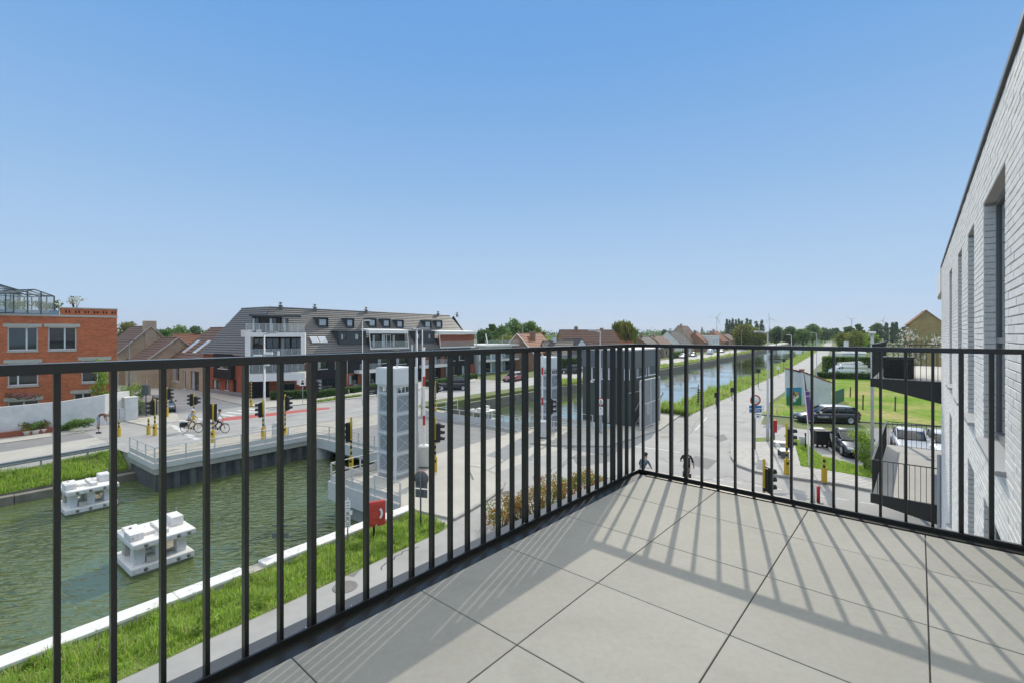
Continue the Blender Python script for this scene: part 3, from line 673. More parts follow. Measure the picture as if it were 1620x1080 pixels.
# the two lift towers ---------------------------------------------------------
m_cap = mat('tower_cap_white', (.76,.76,.74), .5, var=(.70,.70,.68), scale=2)
m_tpan = mat('tower_mesh_panel', (.30,.33,.35), .3, var=(.24,.27,.29), scale=9, stretch=(1,1,.2))
m_tfr = mat('tower_frame_grey', (.66,.68,.68), .45)
def make_tower():
    t = thing('lift_tower', 'grey panelled lift tower with a white box cap nearest the quay', 'bridge tower', (0,0,0), pi/2-CA, 'lift bridge towers')
    a = .66; H0, Hc = .25, 4.85
    fr = MB()
    for sx in (-1,1):
        for sy in (-1,1): fr.bar((sx*a,sy*a,.0),(sx*a,sy*a,Hc),.11,.11)
    lv = [H0+(Hc-.45-H0)*k/4 for k in range(5)]
    for z in lv+[Hc-.06]:
        for s_ in (-1,1):
            fr.box(-a+.056,a-.056,s_*a-.05,s_*a+.05,z-.05,z+.05); fr.box(s_*a-.05,s_*a+.05,-a+.056,a-.056,z-.05,z+.05)
    fr.build('frame', m_tfr, t)
    for k in range(4):
        z0, z1 = lv[k]+.052, lv[k+1]-.052
        for s_ in (-1,1):
            MB().box(-a+.06,a-.06,s_*(a-.02)-.012,s_*(a-.02)+.012,z0,z1).build('mesh_panel', m_tpan, t)
            MB().box(s_*(a-.02)-.012,s_*(a-.02)+.012,-a+.06,a-.06,z0,z1).build('mesh_panel', m_tpan, t)
            for ax in (0,1):
                mb = MB()
                for q in (z0+.045,z1-.045):
                    if ax: mb.box(-a+.09,a-.09,s_*(a+.004)-.006,s_*(a+.004)+.006,q-.02,q+.02)
                    else: mb.box(s_*(a+.004)-.006,s_*(a+.004)+.006,-a+.09,a-.09,q-.02,q+.02)
                for q in (-a+.09,a-.09):
                    if ax: mb.box(q-.02,q+.02,s_*(a+.003)-.006,s_*(a+.003)+.006,z0+.03,z1-.03)
                    else: mb.box(s_*(a+.003)-.006,s_*(a+.003)+.006,q-.02,q+.02,z0+.03,z1-.03)
                p_, q_ = (-a+.10), (a-.10)
                if ax: mb.bar((p_,s_*(a+.001),z0+.06),(q_,s_*(a+.001),z1-.06),.016,.008,(0,1,0)); mb.bar((p_,s_*(a+.002),z1-.06),(q_,s_*(a+.002),z0+.06),.016,.008,(0,1,0))
                else: mb.bar((s_*(a+.001),p_,z0+.06),(s_*(a+.001),q_,z1-.06),.016,.008,(1,0,0)); mb.bar((s_*(a+.002),p_,z1-.06),(s_*(a+.002),q_,z0+.06),.016,.008,(1,0,0))
                stuff(mb.build('panel_rim', m_tfr, t))
    lou = MB()
    for k in range(5):
        q = -a+.16+k*.25
        for s_ in (-1,1): lou.box(q,q+.05,s_*(a-.03)-.02,s_*(a-.03)+.02,Hc-.40,Hc-.1); lou.box(s_*(a-.03)-.02,s_*(a-.03)+.02,q,q+.05,Hc-.40,Hc-.1)
    stuff(lou.build('louvre', m_lgrey, t))
    MB().bev(-a-.13,a+.13,-a-.13,a+.13,Hc+.0,Hc+.88,.05).build('cap', m_cap, t)
    mb = MB(); mb.prism([(-a-.1,-a-.1),(a+.1,-a-.1),(a+.1,a+.1),(-a-.1,a+.1)],Hc+.881,Hc+.9); mb.lathe([(.06,Hc+.9),(.06,Hc+.98),(.001,Hc+1.0)],n=8); mb.build('cap_lid', m_cap, t)
    mb = MB(); mb.box(a+.06,a+.46,-.42,.42,.0,Hc+.2); mb.build('guide_mast', m_galv, t)
    mb = MB(); mb.box(-a-.05,a+.05,-a-.05,a+.05,0,.2); mb.build('footing', m_galv, t)
    return t
tw = make_tower(); tw.location = cn(16.4,-20.1,.012)
tw2 = dup(tw, cn(29.9+1.4,-20.0,.012), label='grey panelled lift tower with white cap beside the dark control building')
# ================================================================== buildings
class Plane:
    """plane through o spanned by unit vectors u, v; hit(px, py) -> (a, b)"""
    def __init__(s, o, u, v): s.o=Vector(o); s.u=Vector(u).normalized(); s.v=Vector(v).normalized(); s.n=s.u.cross(s.v)
    def hit(s, px, py):
        d = Vector(((px-810)/F, 1., -(py-HY)/F)); e = Vector((0,0,EYE)); t = (s.o-e).dot(s.n)/d.dot(s.n); q = e+d*t-s.o
        return q.dot(s.u), q.dot(s.v)
def brickmat(name, c1, c2, mortar, wd=.22, ht=.065, rough=.85, bump=.3):
    m = mat(name, c1, rough, spec=.15); t = m.node_tree; b = t.nodes['Principled BSDF']
    tc = N(t,'TexCoord'); sp = N(t,'SeparateXYZ'); ad = N(t,'Math'); cb = N(t,'CombineXYZ'); bk = N(t,'TexBrick')
    t.links.new(tc.outputs['Object'], sp.inputs[0]); t.links.new(sp.outputs[0], ad.inputs[0]); t.links.new(sp.outputs[1], ad.inputs[1])
    t.links.new(ad.outputs[0], cb.inputs[0]); t.links.new(sp.outputs[2], cb.inputs[1]); t.links.new(cb.outputs[0], bk.inputs['Vector'])
    bk.inputs['Color1'].default_value = (*c1,1); bk.inputs['Color2'].default_value = (*c2,1); bk.inputs['Mortar'].default_value = (*mortar,1)
    bk.inputs['Scale'].default_value = 1; bk.inputs['Brick Width'].default_value = wd; bk.inputs['Row Height'].default_value = ht; bk.inputs['Mortar Size'].default_value = .008; bk.inputs['Bias'].default_value = 0.
    no = N(t,'TexNoise'); no.inputs['Scale'].default_value = .9; no.inputs['Detail'].default_value = 5; t.links.new(tc.outputs['Object'], no.inputs['Vector'])
    rp = N(t,'MapRange'); rp.inputs[3].default_value = .72; rp.inputs[4].default_value = 1.25; t.links.new(no.outputs[0], rp.inputs[0])
    mx = N(t,'Mix'); mx.data_type = 'RGBA'; mx.blend_type = 'MULTIPLY'; mx.inputs[0].default_value = 1
    t.links.new(bk.outputs[0], mx.inputs[6]); t.links.new(rp.outputs[0], mx.inputs[7]); t.links.new(mx.outputs[2], b.inputs['Base Color'])
    bp = N(t,'Bump'); bp.inputs['Strength'].default_value = bump; bp.inputs['Distance'].default_value = .01; t.links.new(bk.outputs['Fac'], bp.inputs['Height']); bp.invert = True; t.links.new(bp.outputs[0], b.inputs['Normal'])
    return m
m_redb = brickmat('orange_red_brick', (.66,.18,.078), (.47,.12,.05), (.54,.30,.19), .30, .10)
m_red2 = brickmat('red_brick_panel', (.42,.12,.065), (.34,.095,.055), (.27,.15,.11))
m_brn = brickmat('brown_buff_brick', (.56,.43,.29), (.46,.34,.225), (.50,.43,.33))
m_brn2 = brickmat('brown_red_brick', (.42,.22,.14), (.35,.18,.115), (.33,.25,.18))
m_buff = brickmat('ochre_brick', (.46,.32,.15), (.37,.25,.115), (.42,.34,.22))
m_dkb = brickmat('anthracite_brick', (.048,.047,.046), (.036,.036,.036), (.03,.03,.03))
m_slate = mat('grey_flat_tile', (.125,.122,.115), .55, var=(.20,.193,.18), scale=2.2, bump=.2, bscale=12, stretch=(.5,3,3))
m_rtile = mat('brown_roof_tile', (.15,.085,.06), .75, var=(.21,.125,.085), scale=2.5, bump=.3, bscale=14)
m_rtile2 = mat('orange_roof_tile', (.32,.13,.065), .75, var=(.24,.10,.055), scale=2.5, bump=.3, bscale=14)
m_rtile3 = mat('dark_roof_tile', (.065,.058,.055), .7, var=(.10,.09,.085), scale=2.5, bump=.3, bscale=14)
m_wht = mat('white_render', (.86,.84,.79), .6, var=(.80,.78,.73), scale=1.2)
m_lint = mat('concrete_lintel', (.58,.55,.47), .8, var=(.48,.455,.39), scale=4)
m_zinc = mat('anthracite_zinc', (.055,.065,.07), .5)
m_wfr = mat('white_window_frame', (.78,.78,.77), .45)
m_dfr = mat('dark_window_frame', (.045,.047,.05), .45)
m_pane = mat('window_pane', (.025,.035,.038), .03, spec=1.0)
m_curt = mat('net_curtain', (.55,.56,.54), .8, var=(.35,.37,.36), scale=6, stretch=(4,4,.3))
m_glz = bpy.data.materials.new('clear_glass_sheet'); m_glz.use_nodes = True; b_ = m_glz.node_tree.nodes['Principled BSDF']
b_.inputs['Base Color'].default_value = (.70,.76,.73,1); b_.inputs['Roughness'].default_value = .03; b_.inputs['Alpha'].default_value = .16

def pierced(mb, s0, s1, z0, z1, holes, y0, y1):
    """wall slab with rectangular openings"""
    es = sorted({s0,s1}|{min(max(v,s0),s1) for h in holes for v in h[:2]})
    for a,b in zip(es, es[1:]):
        if b-a < 1e-4: continue
        cuts = sorted((max(h[2],z0),min(h[3],z1)) for h in holes if h[0] <= a+1e-5 and h[1] >= b-1e-5)
        z = z0
        for lo,hi in cuts:
            if lo > z: mb.box(a,b,y0,y1,z,lo)
            z = max(z,hi)
        if z < z1: mb.box(a,b,y0,y1,z,z1)
def window(parent, h, y=.0, fm=None, mull=(), lintel=None, sill=None, curtain=False, dep=.14, fw=.07):
    s0,s1,z0,z1 = h; fm = fm or m_wfr; fr = MB(); ya, yb = y+dep, y+dep+.06
    fr.box(s0,s0+fw,ya,yb,z0,z1); fr.box(s1-fw,s1,ya,yb,z0,z1); fr.box(s0+fw,s1-fw,ya,yb,z0,z0+fw); fr.box(s0+fw,s1-fw,ya,yb,z1-fw,z1)
    for m_ in mull: x = s0+(s1-s0)*m_; fr.box(x-fw*.6,x+fw*.6,ya-.004,yb-.002,z0+fw,z1-fw)
    w = fr.build('window', fm, parent)
    MB().box(s0+fw*.7,s1-fw*.7,ya+.025,ya+.04,z0+fw*.7,z1-fw*.7).build('pane', m_pane, w)
    if curtain: MB().box(s0+fw,s0+fw+(s1-s0)*.3,ya+.018,ya+.0245,z0+fw,z1-fw).build('curtain', m_curt, w)
    if lintel: MB().box(s0-.25,s1+.25,y-.03,y+.1,z1+.002,z1+lintel).build('lintel', m_lint, w)
    if sill: MB().box(s0-.04,s1+.04,y-.06,y+dep,z0-sill,z0-.002).build('sill', m_lint if sill > .1 else m_wht, w)
    return w
def rect(fc, x0, x1, y0, y1):
    """pixel rectangle on a facade -> (s0, s1, z0, z1)"""
    a, zt = fc.sz(x0,y0); b, zb = fc.sz(x1,y1); _, zt2 = fc.sz(x1,y0); _, zb2 = fc.sz(x0,y1)
    return min(a,b), max(a,b), (zb+zb2)/2, (zt+zt2)/2

# ---- orange-red brick block on the left --------------------------------------------
pr_ = at_depth(185, 46); pl_ = at_depth(0, 40.6); d_ = (pr_-pl_).normalized(); ang = atan2(d_.x, d_.y)
p0 = pr_-d_*26; fc = Facade(p0, ang); S1 = 26.
bld = thing('brick_apartment', 'orange-red brick apartment building with pale lintels behind the long white garden wall', 'building', (p0.x,p0.y,0), fc.rz())
ztop = fc.sz(92,501)[1]; zpar = fc.sz(140,489)[1]
wl = [(rect(fc,11.5,60,517.5,554),(.62,)),(rect(fc,76,121,517.5,553),(.58,)),(rect(fc,12,60.5,573.5,609),(.33,)),(rect(fc,129,171,569,603.5),(.60,)),(rect(fc,12.5,62,633,652),(.5,)),(rect(fc,117,146,621,640),(.5,))]
holes = [w_[0] for w_ in wl]
dx = wl[0][0][0]
for k in (1,2): 
    for w_ in (wl[0],wl[2]):
        h = w_[0]; wl.append(((h[0]-4.6*k,h[1]-4.6*k,h[2],h[3]),w_[1])); holes.append(wl[-1][0])
mb = MB(); pierced(mb, 0, S1, 0, ztop, holes, 0, .3); mb.box(S1-.3,S1,.3001,12,0,ztop); mb.box(0,S1-.3001,11.7,12,0,ztop); mb.build('wall', m_redb, bld)
MB().box(.0,S1-.31,.31,.6,.3,ztop-.05).build('interior', mat('dark_interior',(.02,.022,.022),.9), bld)
for h,mu in wl: window(bld, h, 0, m_wfr, mu, .30, .16, False, .2, .09)
MB().box(-.05,S1+.06,-.06,12.05,ztop,ztop+.16).build('cornice', m_lint, bld)
sp0 = fc.sz(95,495)[0]
mb = MB(); sl_ = []
for k in range(8):
    for q in (0,.22): sl_.append((sp0+.35+k*.655+q, sp0+.35+k*.655+q+.11, ztop+.35, zpar-.2))
pierced(mb, sp0, S1+.02, ztop+.161, zpar, sl_, 0, .12); mb.box(S1-.1,S1+.02,.1205,5,ztop+.161,zpar); mb.mat(1).box(sp0+.1,S1-.1,.125,.2,ztop+.2,zpar-.05)
mb.mat(2).box(sp0-.03,S1+.06,-.05,.25,zpar,zpar+.1)
mb.build('slotted_parapet', [m_redb, mat('slot_shadow_brick',(.10,.035,.02),.9), m_lint], bld)
MB().box(0,sp0-.06,.0,.12,ztop+.161,ztop+.55).build('roof_ledge', mat('blue_grey_cladding',(.25,.33,.40),.5), bld)
def greenhouse(loc, rz, wd, ln, eh, rh, label):
    t = thing('greenhouse', label, 'greenhouse', loc, rz, 'glass houses on the brick roof')
    fr = MB(); b = lambda p,q: fr.bar(p,q,.07,.07)
    for y in np.linspace(0,ln,5):
        for x in (0,wd): b((x,y,0),(x,y,eh))
        b((0,y,eh),(wd/2,y,rh)); b((wd,y,eh),(wd/2,y,rh))
        if y in (0,ln):
            for q in (.33,.66): b((wd*q,y,0),(wd*q,y,eh+(rh-eh)*(1-abs(q-.5)*2)))
    for x,z in ((0,eh),(wd,eh),(wd/2,rh),(0,.05),(wd,.05)): b((x,0,z),(x,ln,z))
    b((0,0,eh),(wd,0,eh)); b((0,ln,eh),(wd,ln,eh))
    fr.build('frame', m_zinc, t)
    for x in (0,wd):
        for k in range(4): MB().box(x-.006,x+.006,k*ln/4+.04,(k+1)*ln/4-.04,.08,eh-.04).build('pane', m_glz, t)
    for sx in (-1,1):
        for k in range(4):
            mb = MB(); x0, x1 = wd/2, wd/2+sx*wd/2
            mb.add([(x0,k*ln/4+.04,rh),(x1,k*ln/4+.04,eh),(x1,(k+1)*ln/4-.04,eh),(x0,(k+1)*ln/4-.04,rh),(x0,k*ln/4+.04,rh-.01),(x1,k*ln/4+.04,eh-.01),(x1,(k+1)*ln/4-.04,eh-.01),(x0,(k+1)*ln/4-.04,rh-.01)],[(0,1,2,3),(7,6,5,4),(0,4,5,1),(1,5,6,2),(2,6,7,3),(3,7,4,0)]); mb.build('roof_pane', m_glz, t)
    for q0,q1 in ((0,.33),(.33,.66),(.66,1)):
        for y in (0,ln): MB().prism([(wd*q0+.04,.08),(wd*q1-.04,.08),(wd*q1-.04,eh+(rh-eh)*(1-abs(q1-.5)*2)-.04),(wd*q0+.04,eh+(rh-eh)*(1-abs(q0-.5)*2)-.04)],y-.006,y+.006,'y').build('pane', m_glz, t)
    return t
gs = fc.sz(45,495)[0]; ge = fc.sz(93,495)[0]
lp = lambda s_,y,z: Vector((p0.x,p0.y,0))+Vector((d_.x,d_.y,0))*s_+Vector((-d_.y,d_.x,0))*y+Vector((0,0,z))
zr = ztop+.17
gz = fc.rz()+R(34); greenhouse(lp(ge-.3,.2,zr)-Vector((cos(gz),sin(gz),0))*3.0, gz, 3.0, 3.6, fc.sz(45,467)[1]-zr, fc.sz(69,459.5)[1]-zr, 'gabled glass greenhouse at the roof edge beside the slotted brick parapet')
greenhouse(lp(gs-7.2,3.2,zr), fc.rz(), 6.4, 4.4, 2.35, 3.5, 'larger glass greenhouse further back on the roof at the left edge of the photo')

# ---- white garden wall -----------------------------------------------------------------
wp = [P(-90,703), P(0,692.5), P(100,681), P(166,671.5), P(205,663)]
gw = thing('garden_wall', 'long white rendered garden wall in front of the orange-red brick building', 'wall', wp[1])
o0 = wp[1]
mb = MB()
for a,b,h0,h1 in zip(wp,wp[1:],(2.25,2.25,2.3,2.5),(2.25,2.3,2.5,2.55)):
    a=a-o0;b=b-o0; n = Vector((-(b-a).y,(b-a).x,0)).normalized()*.25
    if n.y < 0: n = -n
    mb.add([a,b,b+n,a+n,a+Vector((0,0,h0)),b+Vector((0,0,h1)),b+n+Vector((0,0,h1)),a+n+Vector((0,0,h0))],[(3,2,1,0),(4,5,6,7),(0,1,5,4),(1,2,6,5),(2,3,7,6),(3,0,4,7)])
mb.build('wall', m_white, gw)
mb = MB(); a,b = wp[0]-o0, P(86,682.5)-o0; n = Vector(((b-a).y,-(b-a).x,0)).normalized()*.38; mb.add([a,b,b+n,a+n]+[q+Vector((0,0,.42)) for q in (a,b,b+n,a+n)],[(3,2,1,0),(4,5,6,7),(0,1,5,4),(1,2,6,5),(2,3,7,6),(3,0,4,7)]); mb.build('brick_ledge', m_red2, gw)
for (px,py,w_,h_,lab) in ((206,664,.9,2.0,'tall white cube pillar'),(196,665,.7,1.1,'low white cube pedestal')):
    q = thing('garden_pillar', lab+' at the street end of the white garden wall', 'pillar', P(px,py), pi/2-CA)
    MB().bev(-w_/2,w_/2,-w_/2,w_/2,0,h_,.02).build('pillar', m_white, q)
    MB().box(-w_/2-.04,w_/2+.04,-w_/2-.04,w_/2+.04,h_,h_+.06).build('capstone', m_white, q)
hd = thing('retaining_wall', 'short grey concrete retaining wall at the street corner beyond the white garden wall', 'wall', P(212,658), R(18)); MB().box(-.2,2.6,0,.25,0,1.3).build('wall', m_fascia, hd); MB().box(-.25,2.65,-.03,.28,1.3,1.36).build('coping', m_lint, hd)

# ---- generic pitched-roof house -----------------------------------------------------------
def tiled_roof(name, parent, m, p, q, r, s_, th=.1, rows=14):
    """roof slope eave p->q, ridge r (above p), s_ (above q): overlapping courses"""
    p,q,r,s_ = map(Vector,(p,q,r,s_)); n = (q-p).cross(r-p).normalized(); 
    if n.z < 0: n = -n
    mb = MB()
    for i in range(rows):
        a, b = i/rows, (i+1.12)/rows if i < rows-1 else 1.
        p0,q0,p1,q1 = p.lerp(r,a), q.lerp(s_,a), p.lerp(r,b), q.lerp(s_,b)
        up = n*th
        mb.add([p0,q0,q1,p1,p0+up,q0+up,q1+up*.35,p1+up*.35],[(3,2,1,0),(4,5,6,7),(0,1,5,4),(1,2,6,5),(2,3,7,6),(3,0,4,7)])
    o = mb.build(name, m, parent); return o
def house(name, label, origin, ang, L, D, eave, ridge, wm, rm, verge=m_wht, chim=None, wins_=(), gwins=(), rows=12, gable_front=False, cat='house', group=None):
    """local x along the front (length L), y into the plot (depth D). gable_front: ridge runs along y, gable faces the street"""
    t = thing(name, label, cat, origin, pi/2-ang, group)
    mb = MB(); hs = [(a,b,c,d) for a,b,c,d in wins_]
    pierced(mb, 0, L, 0, eave, hs, 0, .25); mb.box(0,.25,.2501,D-.2501,0,eave); mb.box(L-.25,L,.2501,D-.2501,0,eave); mb.box(0,L,D-.25,D,0,eave)
    if gable_front:
        mb.prism([(0,eave),(L,eave),(L/2,ridge)],0,.25,'y'); mb.prism([(0,eave),(L,eave),(L/2,ridge)],D-.25,D,'y')
    else:
        mb.prism([(0,eave),(D,eave),(D/2,ridge)],0,.25,'x'); mb.prism([(0,eave),(D,eave),(D/2,ridge)],L-.25,L,'x')
    mb.build('wall', wm, t)
    e = .25
    if gable_front:
        k = (ridge-eave)/(L/2)
        rf = tiled_roof('roof', t, rm, (-e,-.15,eave-e*k),(-e,D+.1,eave-e*k),(L/2,-.15,ridge),(L/2,D+.1,ridge),rows=rows)
        tiled_roof('roof', t, rm, (L+e,-.15,eave-e*k),(L+e,D+.1,eave-e*k),(L/2,-.15,ridge),(L/2,D+.1,ridge),rows=rows)
        if verge:
            mb = MB(); mb.bar((-e,-.2,eave-e*k+.04),(L/2,-.2,ridge+.06),.1,.22,(0,1,0)); mb.bar((L+e,-.2,eave-e*k+.04),(L/2,-.2,ridge+.06),.1,.22,(0,1,0)); mb.build('verge_board', verge, t)
        mb = MB(); mb.tube([(L/2,-.15,ridge+.08),(L/2,D+.1,ridge+.08)],.1,6); mb.build('ridge_tile', rm, t)
    else:
        k = (ridge-eave)/(D/2)
        rf = tiled_roof('roof', t, rm, (-.12,-e,eave-e*k),(L+.12,-e,eave-e*k),(-.12,D/2,ridge),(L+.12,D/2,ridge),rows=rows)
        tiled_roof('roof', t, rm, (-.12,D+e,eave-e*k),(L+.12,D+e,eave-e*k),(-.12,D/2,ridge),(L+.12,D/2,ridge),rows=rows)
        mb = MB(); mb.box(-.12,L+.12,-e-.12,-e,eave-e*k-.05,eave-e*k+.08); mb.build('gutter', m_galv, t)
        mb = MB(); mb.tube([(-.12,D/2,ridge+.08),(L+.12,D/2,ridge+.08)],.1,6); mb.build('ridge_tile', rm, t)
        if verge:
            mb = MB()
            for x in (-.15,L+.15): mb.bar((x,-e,eave-e*k+.05),(x,D/2,ridge+.07),.16,.06); mb.bar((x,D+e,eave-e*k+.05),(x,D/2,ridge+.07),.16,.06)
            mb.build('verge_board', verge, t)
    for h in wins_: window(t, h, 0, m_dfr if (h[0]*7)%2 < 1 else m_wfr, (.5,) if h[1]-h[0] > 1 else (), None, .08, True)
    if chim:
        cx, cy, cw, ch = chim; MB().bev(cx-cw/2,cx+cw/2,cy-cw/2,cy+cw/2,eave,ch,.03).build('chimney', wm, rf); MB().box(cx-cw/2-.06,cx+cw/2+.06,cy-cw/2-.06,cy+cw/2+.06,ch,ch+.1).build('chimney_cap', m_lint, rf)
    return t, rf
# street of brown houses running back to the left of the apartments (heading 123 degrees towards us)
SA = R(123)
C_ = Vector((-30.76,55.2,0)); d1 = Vector((sin(SA),cos(SA),0)); n1_ = Vector((d1.y,-d1.x,0))*-1    # n1_: into the plots (away from us)
def sp(a, y=0): return C_-d1*a+n1_*y
t3, r3 = house('terraced_house', 'low brown brick house with three white roof windows between the gabled houses and apartments', sp(10.6+10.6,0), SA, 10.4, 10.5, 4.1, 8.4, m_brn, m_rtile, verge=None, chim=(5.6,5.4,.9,8.9),
    wins_=((.5,2.6,1.0,2.9),(3.6,4.6,.05,2.6),(6.0,8.4,.05,2.6)))
for k in range(3):
    x0 = 1.2+k*3.2; kk = 4.3/5.25
    mb = MB()
    pp = lambda x,q: (x, q, 4.1+q*kk+.13)
    mb.bar(pp(x0+.45,.9),pp(x0+.45,2.9),.9,.09,(0,-kk,1)); o = mb.build('roof_window', m_wht, r3)
    mb = MB(); mb.bar(pp(x0+.45,1.05),pp(x0+.45,2.75),.7,.10,(0,-kk,1)); mb.build('pane', mat('roof_window_glass',(.55,.60,.64),.08,spec=.8), o)
ang2 = SA-pi/2
def sgable(a, y): return sp(a, y)
house('gabled_house', 'brown brick gabled house with a plain end wall beside the roof windows', sp(22.4+5.2,9.6), SA-pi, 5.2, 9.8, 4.3, 8.1, m_brn, m_rtile, verge=None) if False else None
# two houses whose gables look towards the canal road (ridges run back from us to the left)
GA = R(36)
def gable_house(label, px_l, px_apex, py_apex, py_eave, Yb, chim=None, dl=9, wr=(), name='gabled_house', rm=None, wm=None):
    pl0 = at_depth(px_l, Yb); f2 = Facade(pl0, GA); sa, za = f2.sz(px_apex, py_apex); _, ze = f2.sz(px_l, py_eave)
    t, rf = house(name, label, pl0, GA, sa*2, dl, ze, za, wm or m_brn, rm or m_rtile, verge=m_lint, gable_front=True, chim=None, wins_=[rect(f2,*r) for r in wr])
    if chim: MB().bev(sa-.75,sa+.75,-.12,.9,ze-.5,za+chim,.04).build('chimney', wm or m_brn, rf)
    return t
gable_house('brown brick house with a broad chimney stack on its gable behind the street lamp', 188, 238, 517, 557, 68.5, chim=.9, wr=((200,209,567,580),(217,221,592,606),(226,230,592,606)))
gable_house('brown brick house with a lower gable between the chimney house and the roof windows', 222, 281, 535, 577, 64, dl=6.5, wr=((256,270,567,579),))
for (px,Yd,L,e,r,rm,lab) in ((215,96,4.0,5,8.5,m_rtile2,'orange tiled house far behind the chimney house, left of the chimney'),(286,100,4.,4.6,7.5,m_rtile2,'orange tiled low house behind, right of the broad chimney'),(314,92,3.4,4.4,7.3,m_rtile2,'orange tiled house behind the brown house with roof windows')):
    house('far_house', lab, at_depth(px-28,Yd), R(80), L, 9, e, r, m_brn2, rm, verge=None, rows=8, group='far roofs on the left')

# ---- dark slate-roofed apartment building at the corner -------------------------------------
MA = R(35); d2 = Vector((sin(MA),cos(MA),0)); n2_ = Vector((-d2.y,d2.x,0))
apt = thing('corner_apartments', 'dark grey and red brick apartments with a grey tiled mansard roof and white balconies', 'building', C_, pi/2-MA)
fm = Facade(C_, MA); LM = 41.; EV = 5.25; RD = 11.0; IN = 5.0
inv = (T(C_) @ RZ(pi/2-MA)).inverted()
cl = lambda p: inv @ Vector((p[0],p[1],0)) if len(p) == 2 else inv @ Vector(p)
pln = Plane(C_+Vector((0,0,EV)), d2, n2_*IN+Vector((0,0,RD-EV)))       # main roof slope
UL = hypot(IN, RD-EV)
def rp(px, py): a,b = pln.hit(px,py); return a, b/UL                 # along, fraction up the slope
def rpt(a, f): return Vector((a, IN*f, EV+(RD-EV)*f))
# left wing end points in local coordinates
q0 = cl(sp(11.6)); q1 = cl(sp(11.6,5)); q1.z = RD; q0.z = EV
rc = Vector((0,0,0))+cl(C_+n2_*IN+n1_*IN*1.0); rc.z = RD
eC = Vector((0,0,EV))
# walls: main facade with its openings
mf = []                                                                 # (rect, mullions, frame)
for x0,x1,y0,y1,mu in ((503,518,565,583,(.5,)),(530,541,563,582,(.5,)),(627,643,560,575,(.5,)),(598,615,560,574,(.5,)),(688,697,557,575,(.5,)),(710,720,556,570,(.5,)),(726,734,556,569,(.5,)),
                     (501,528,598,616,(.33,.66)),(552,566,592,608,(.5,)),(583,594,588,605,(.5,)),(685,692,582,596,()),(705,722,579,593,(.5,)),(731,744,577,590,(.5,))):
    mf.append((rect(fm,x0,x1,y0,y1),mu))
mb = MB(); pierced(mb, 0, LM, 0, EV, [h for h,_ in mf], 0, .3); mb.box(LM-.3,LM,.3001,10,0,EV); mb.box(0,.3,.3001,9,0,EV)
mb.prism([(0,EV),(10,EV),(5,RD)],LM-.3,LM,'x')
mb.build('wall', m_dkb, apt)
for h,mu in mf: window(apt, h, 0, m_dfr, mu, None, .08, True)
# red brick panels standing 6 cm proud between the dark ones
for x0,x1,y0,y1 in ((470,493,560,640),(547,559,590,622),(566,582,588,620),(561,588,555,568),(594,600,585,620),(672,684,552,600),(697,703,552,600),(744,751,575,600)):
    a,b,c,d = rect(fm,x0,x1,y0,y1); c = max(c,.02); d = min(d,EV-.02)
    hs = [h for h,_ in mf if h[1] > a and h[0] < b and h[3] > c and h[2] < d]
    mb = MB(); pierced(mb, a, b, c, d, hs, -.06, -.002); mb.build('red_brick_panel', m_red2, apt)
# left wing
lw = thing('_tmp','','' ); bpy.data.objects.remove(lw)
fl_ = Facade(sp(11.6), SA); Ml = T(sp(11.6)) @ RZ(pi/2-SA); loc = inv @ Ml
def inl(mb): mb.M = loc; return mb
lh = [rect(fl_,337,344,567,580), rect(fl_,352,367,567,582), rect(fl_,336,347,600,615), rect(fl_,356,362,600,616), rect(fl_,368,374,600,625)]
mb = inl(MB()); pierced(mb, 0, 11.4, 0, EV, lh, 0, .3); mb.box(0,.3,.3001,9,0,EV); mb.prism([(.3,EV),(10,EV),(5,RD)],0,.3,'x'); mb.build('left_wing_wall', m_red2, apt)
a,b,c,d = rect(fl_,344,372,559,598); mb = inl(MB()); pierced(mb,a,b,c,d,[h for h in lh if h[1]>a and h[0]<b and h[3]>c],-.5,-.004); mb.build('grey_bay', m_dkb, apt)
lwin = bpy.data.objects.new('left_wing_windows', None)
for h in lh:
    o = window(apt, h, -.5 if (h[1]>a and h[0]<b and h[3]>c) else 0, m_dfr, (.5,) if h[1]-h[0] > 1 else (), None, .08, True); o.matrix_parent_inverse = loc @ o.matrix_parent_inverse
bpy.data.objects.remove(lwin)
mb = inl(MB()); mb.box(-.02,11.4,-.06,-.003,0,.55); mb.build('plinth', mat('blue_stone_plinth',(.28,.28,.28),.7), apt)
# roofs: main slope, left slope (overlapping tile courses)
def courses(name, p, q, r, s_, rows, m):
    o = tiled_roof(name, apt, m, p, q, r, s_, .13, rows); return stuff(o)
e1 = Vector((LM+.2,-.25,EV-.28)); courses('roof_tiles', Vector((-.1,-.25,EV-.28)), e1, rc, Vector((LM-1.2,IN,RD)), 21, m_slate)
lp0 = cl(sp(11.8,-.25)); lp0.z = EV-.28; lp1 = cl(sp(.0,-.25)); lp1.z = EV-.28; r0_ = cl(sp(11.8,5)); r0_.z = RD
courses('roof_tiles', lp0, lp1, r0_, rc, 21, m_slate)
bk1 = cl(sp(11.8,10.2)); bk1.z = EV; bk2 = Vector((4,10.2,EV))
mb = MB(); mb.quad(r0_, rc, bk2, bk1); mb.quad(rc, Vector((LM-1.2,IN,RD)), Vector((LM+.2,10.2,EV)), bk2); mb.build('rear_roof', m_slate, apt)
mb = MB(); mb.tube([r0_+Vector((0,0,.08)), rc+Vector((0,0,.08)), Vector((LM-1.2,IN,RD+.08))], .11, 6); mb.build('ridge_tile', m_slate, apt)
mb = MB(); mb.bar((-.1,-.42,EV-.28),(LM+.2,-.42,EV-.28),.16,.14); mb.build('gutter', m_zinc, apt)
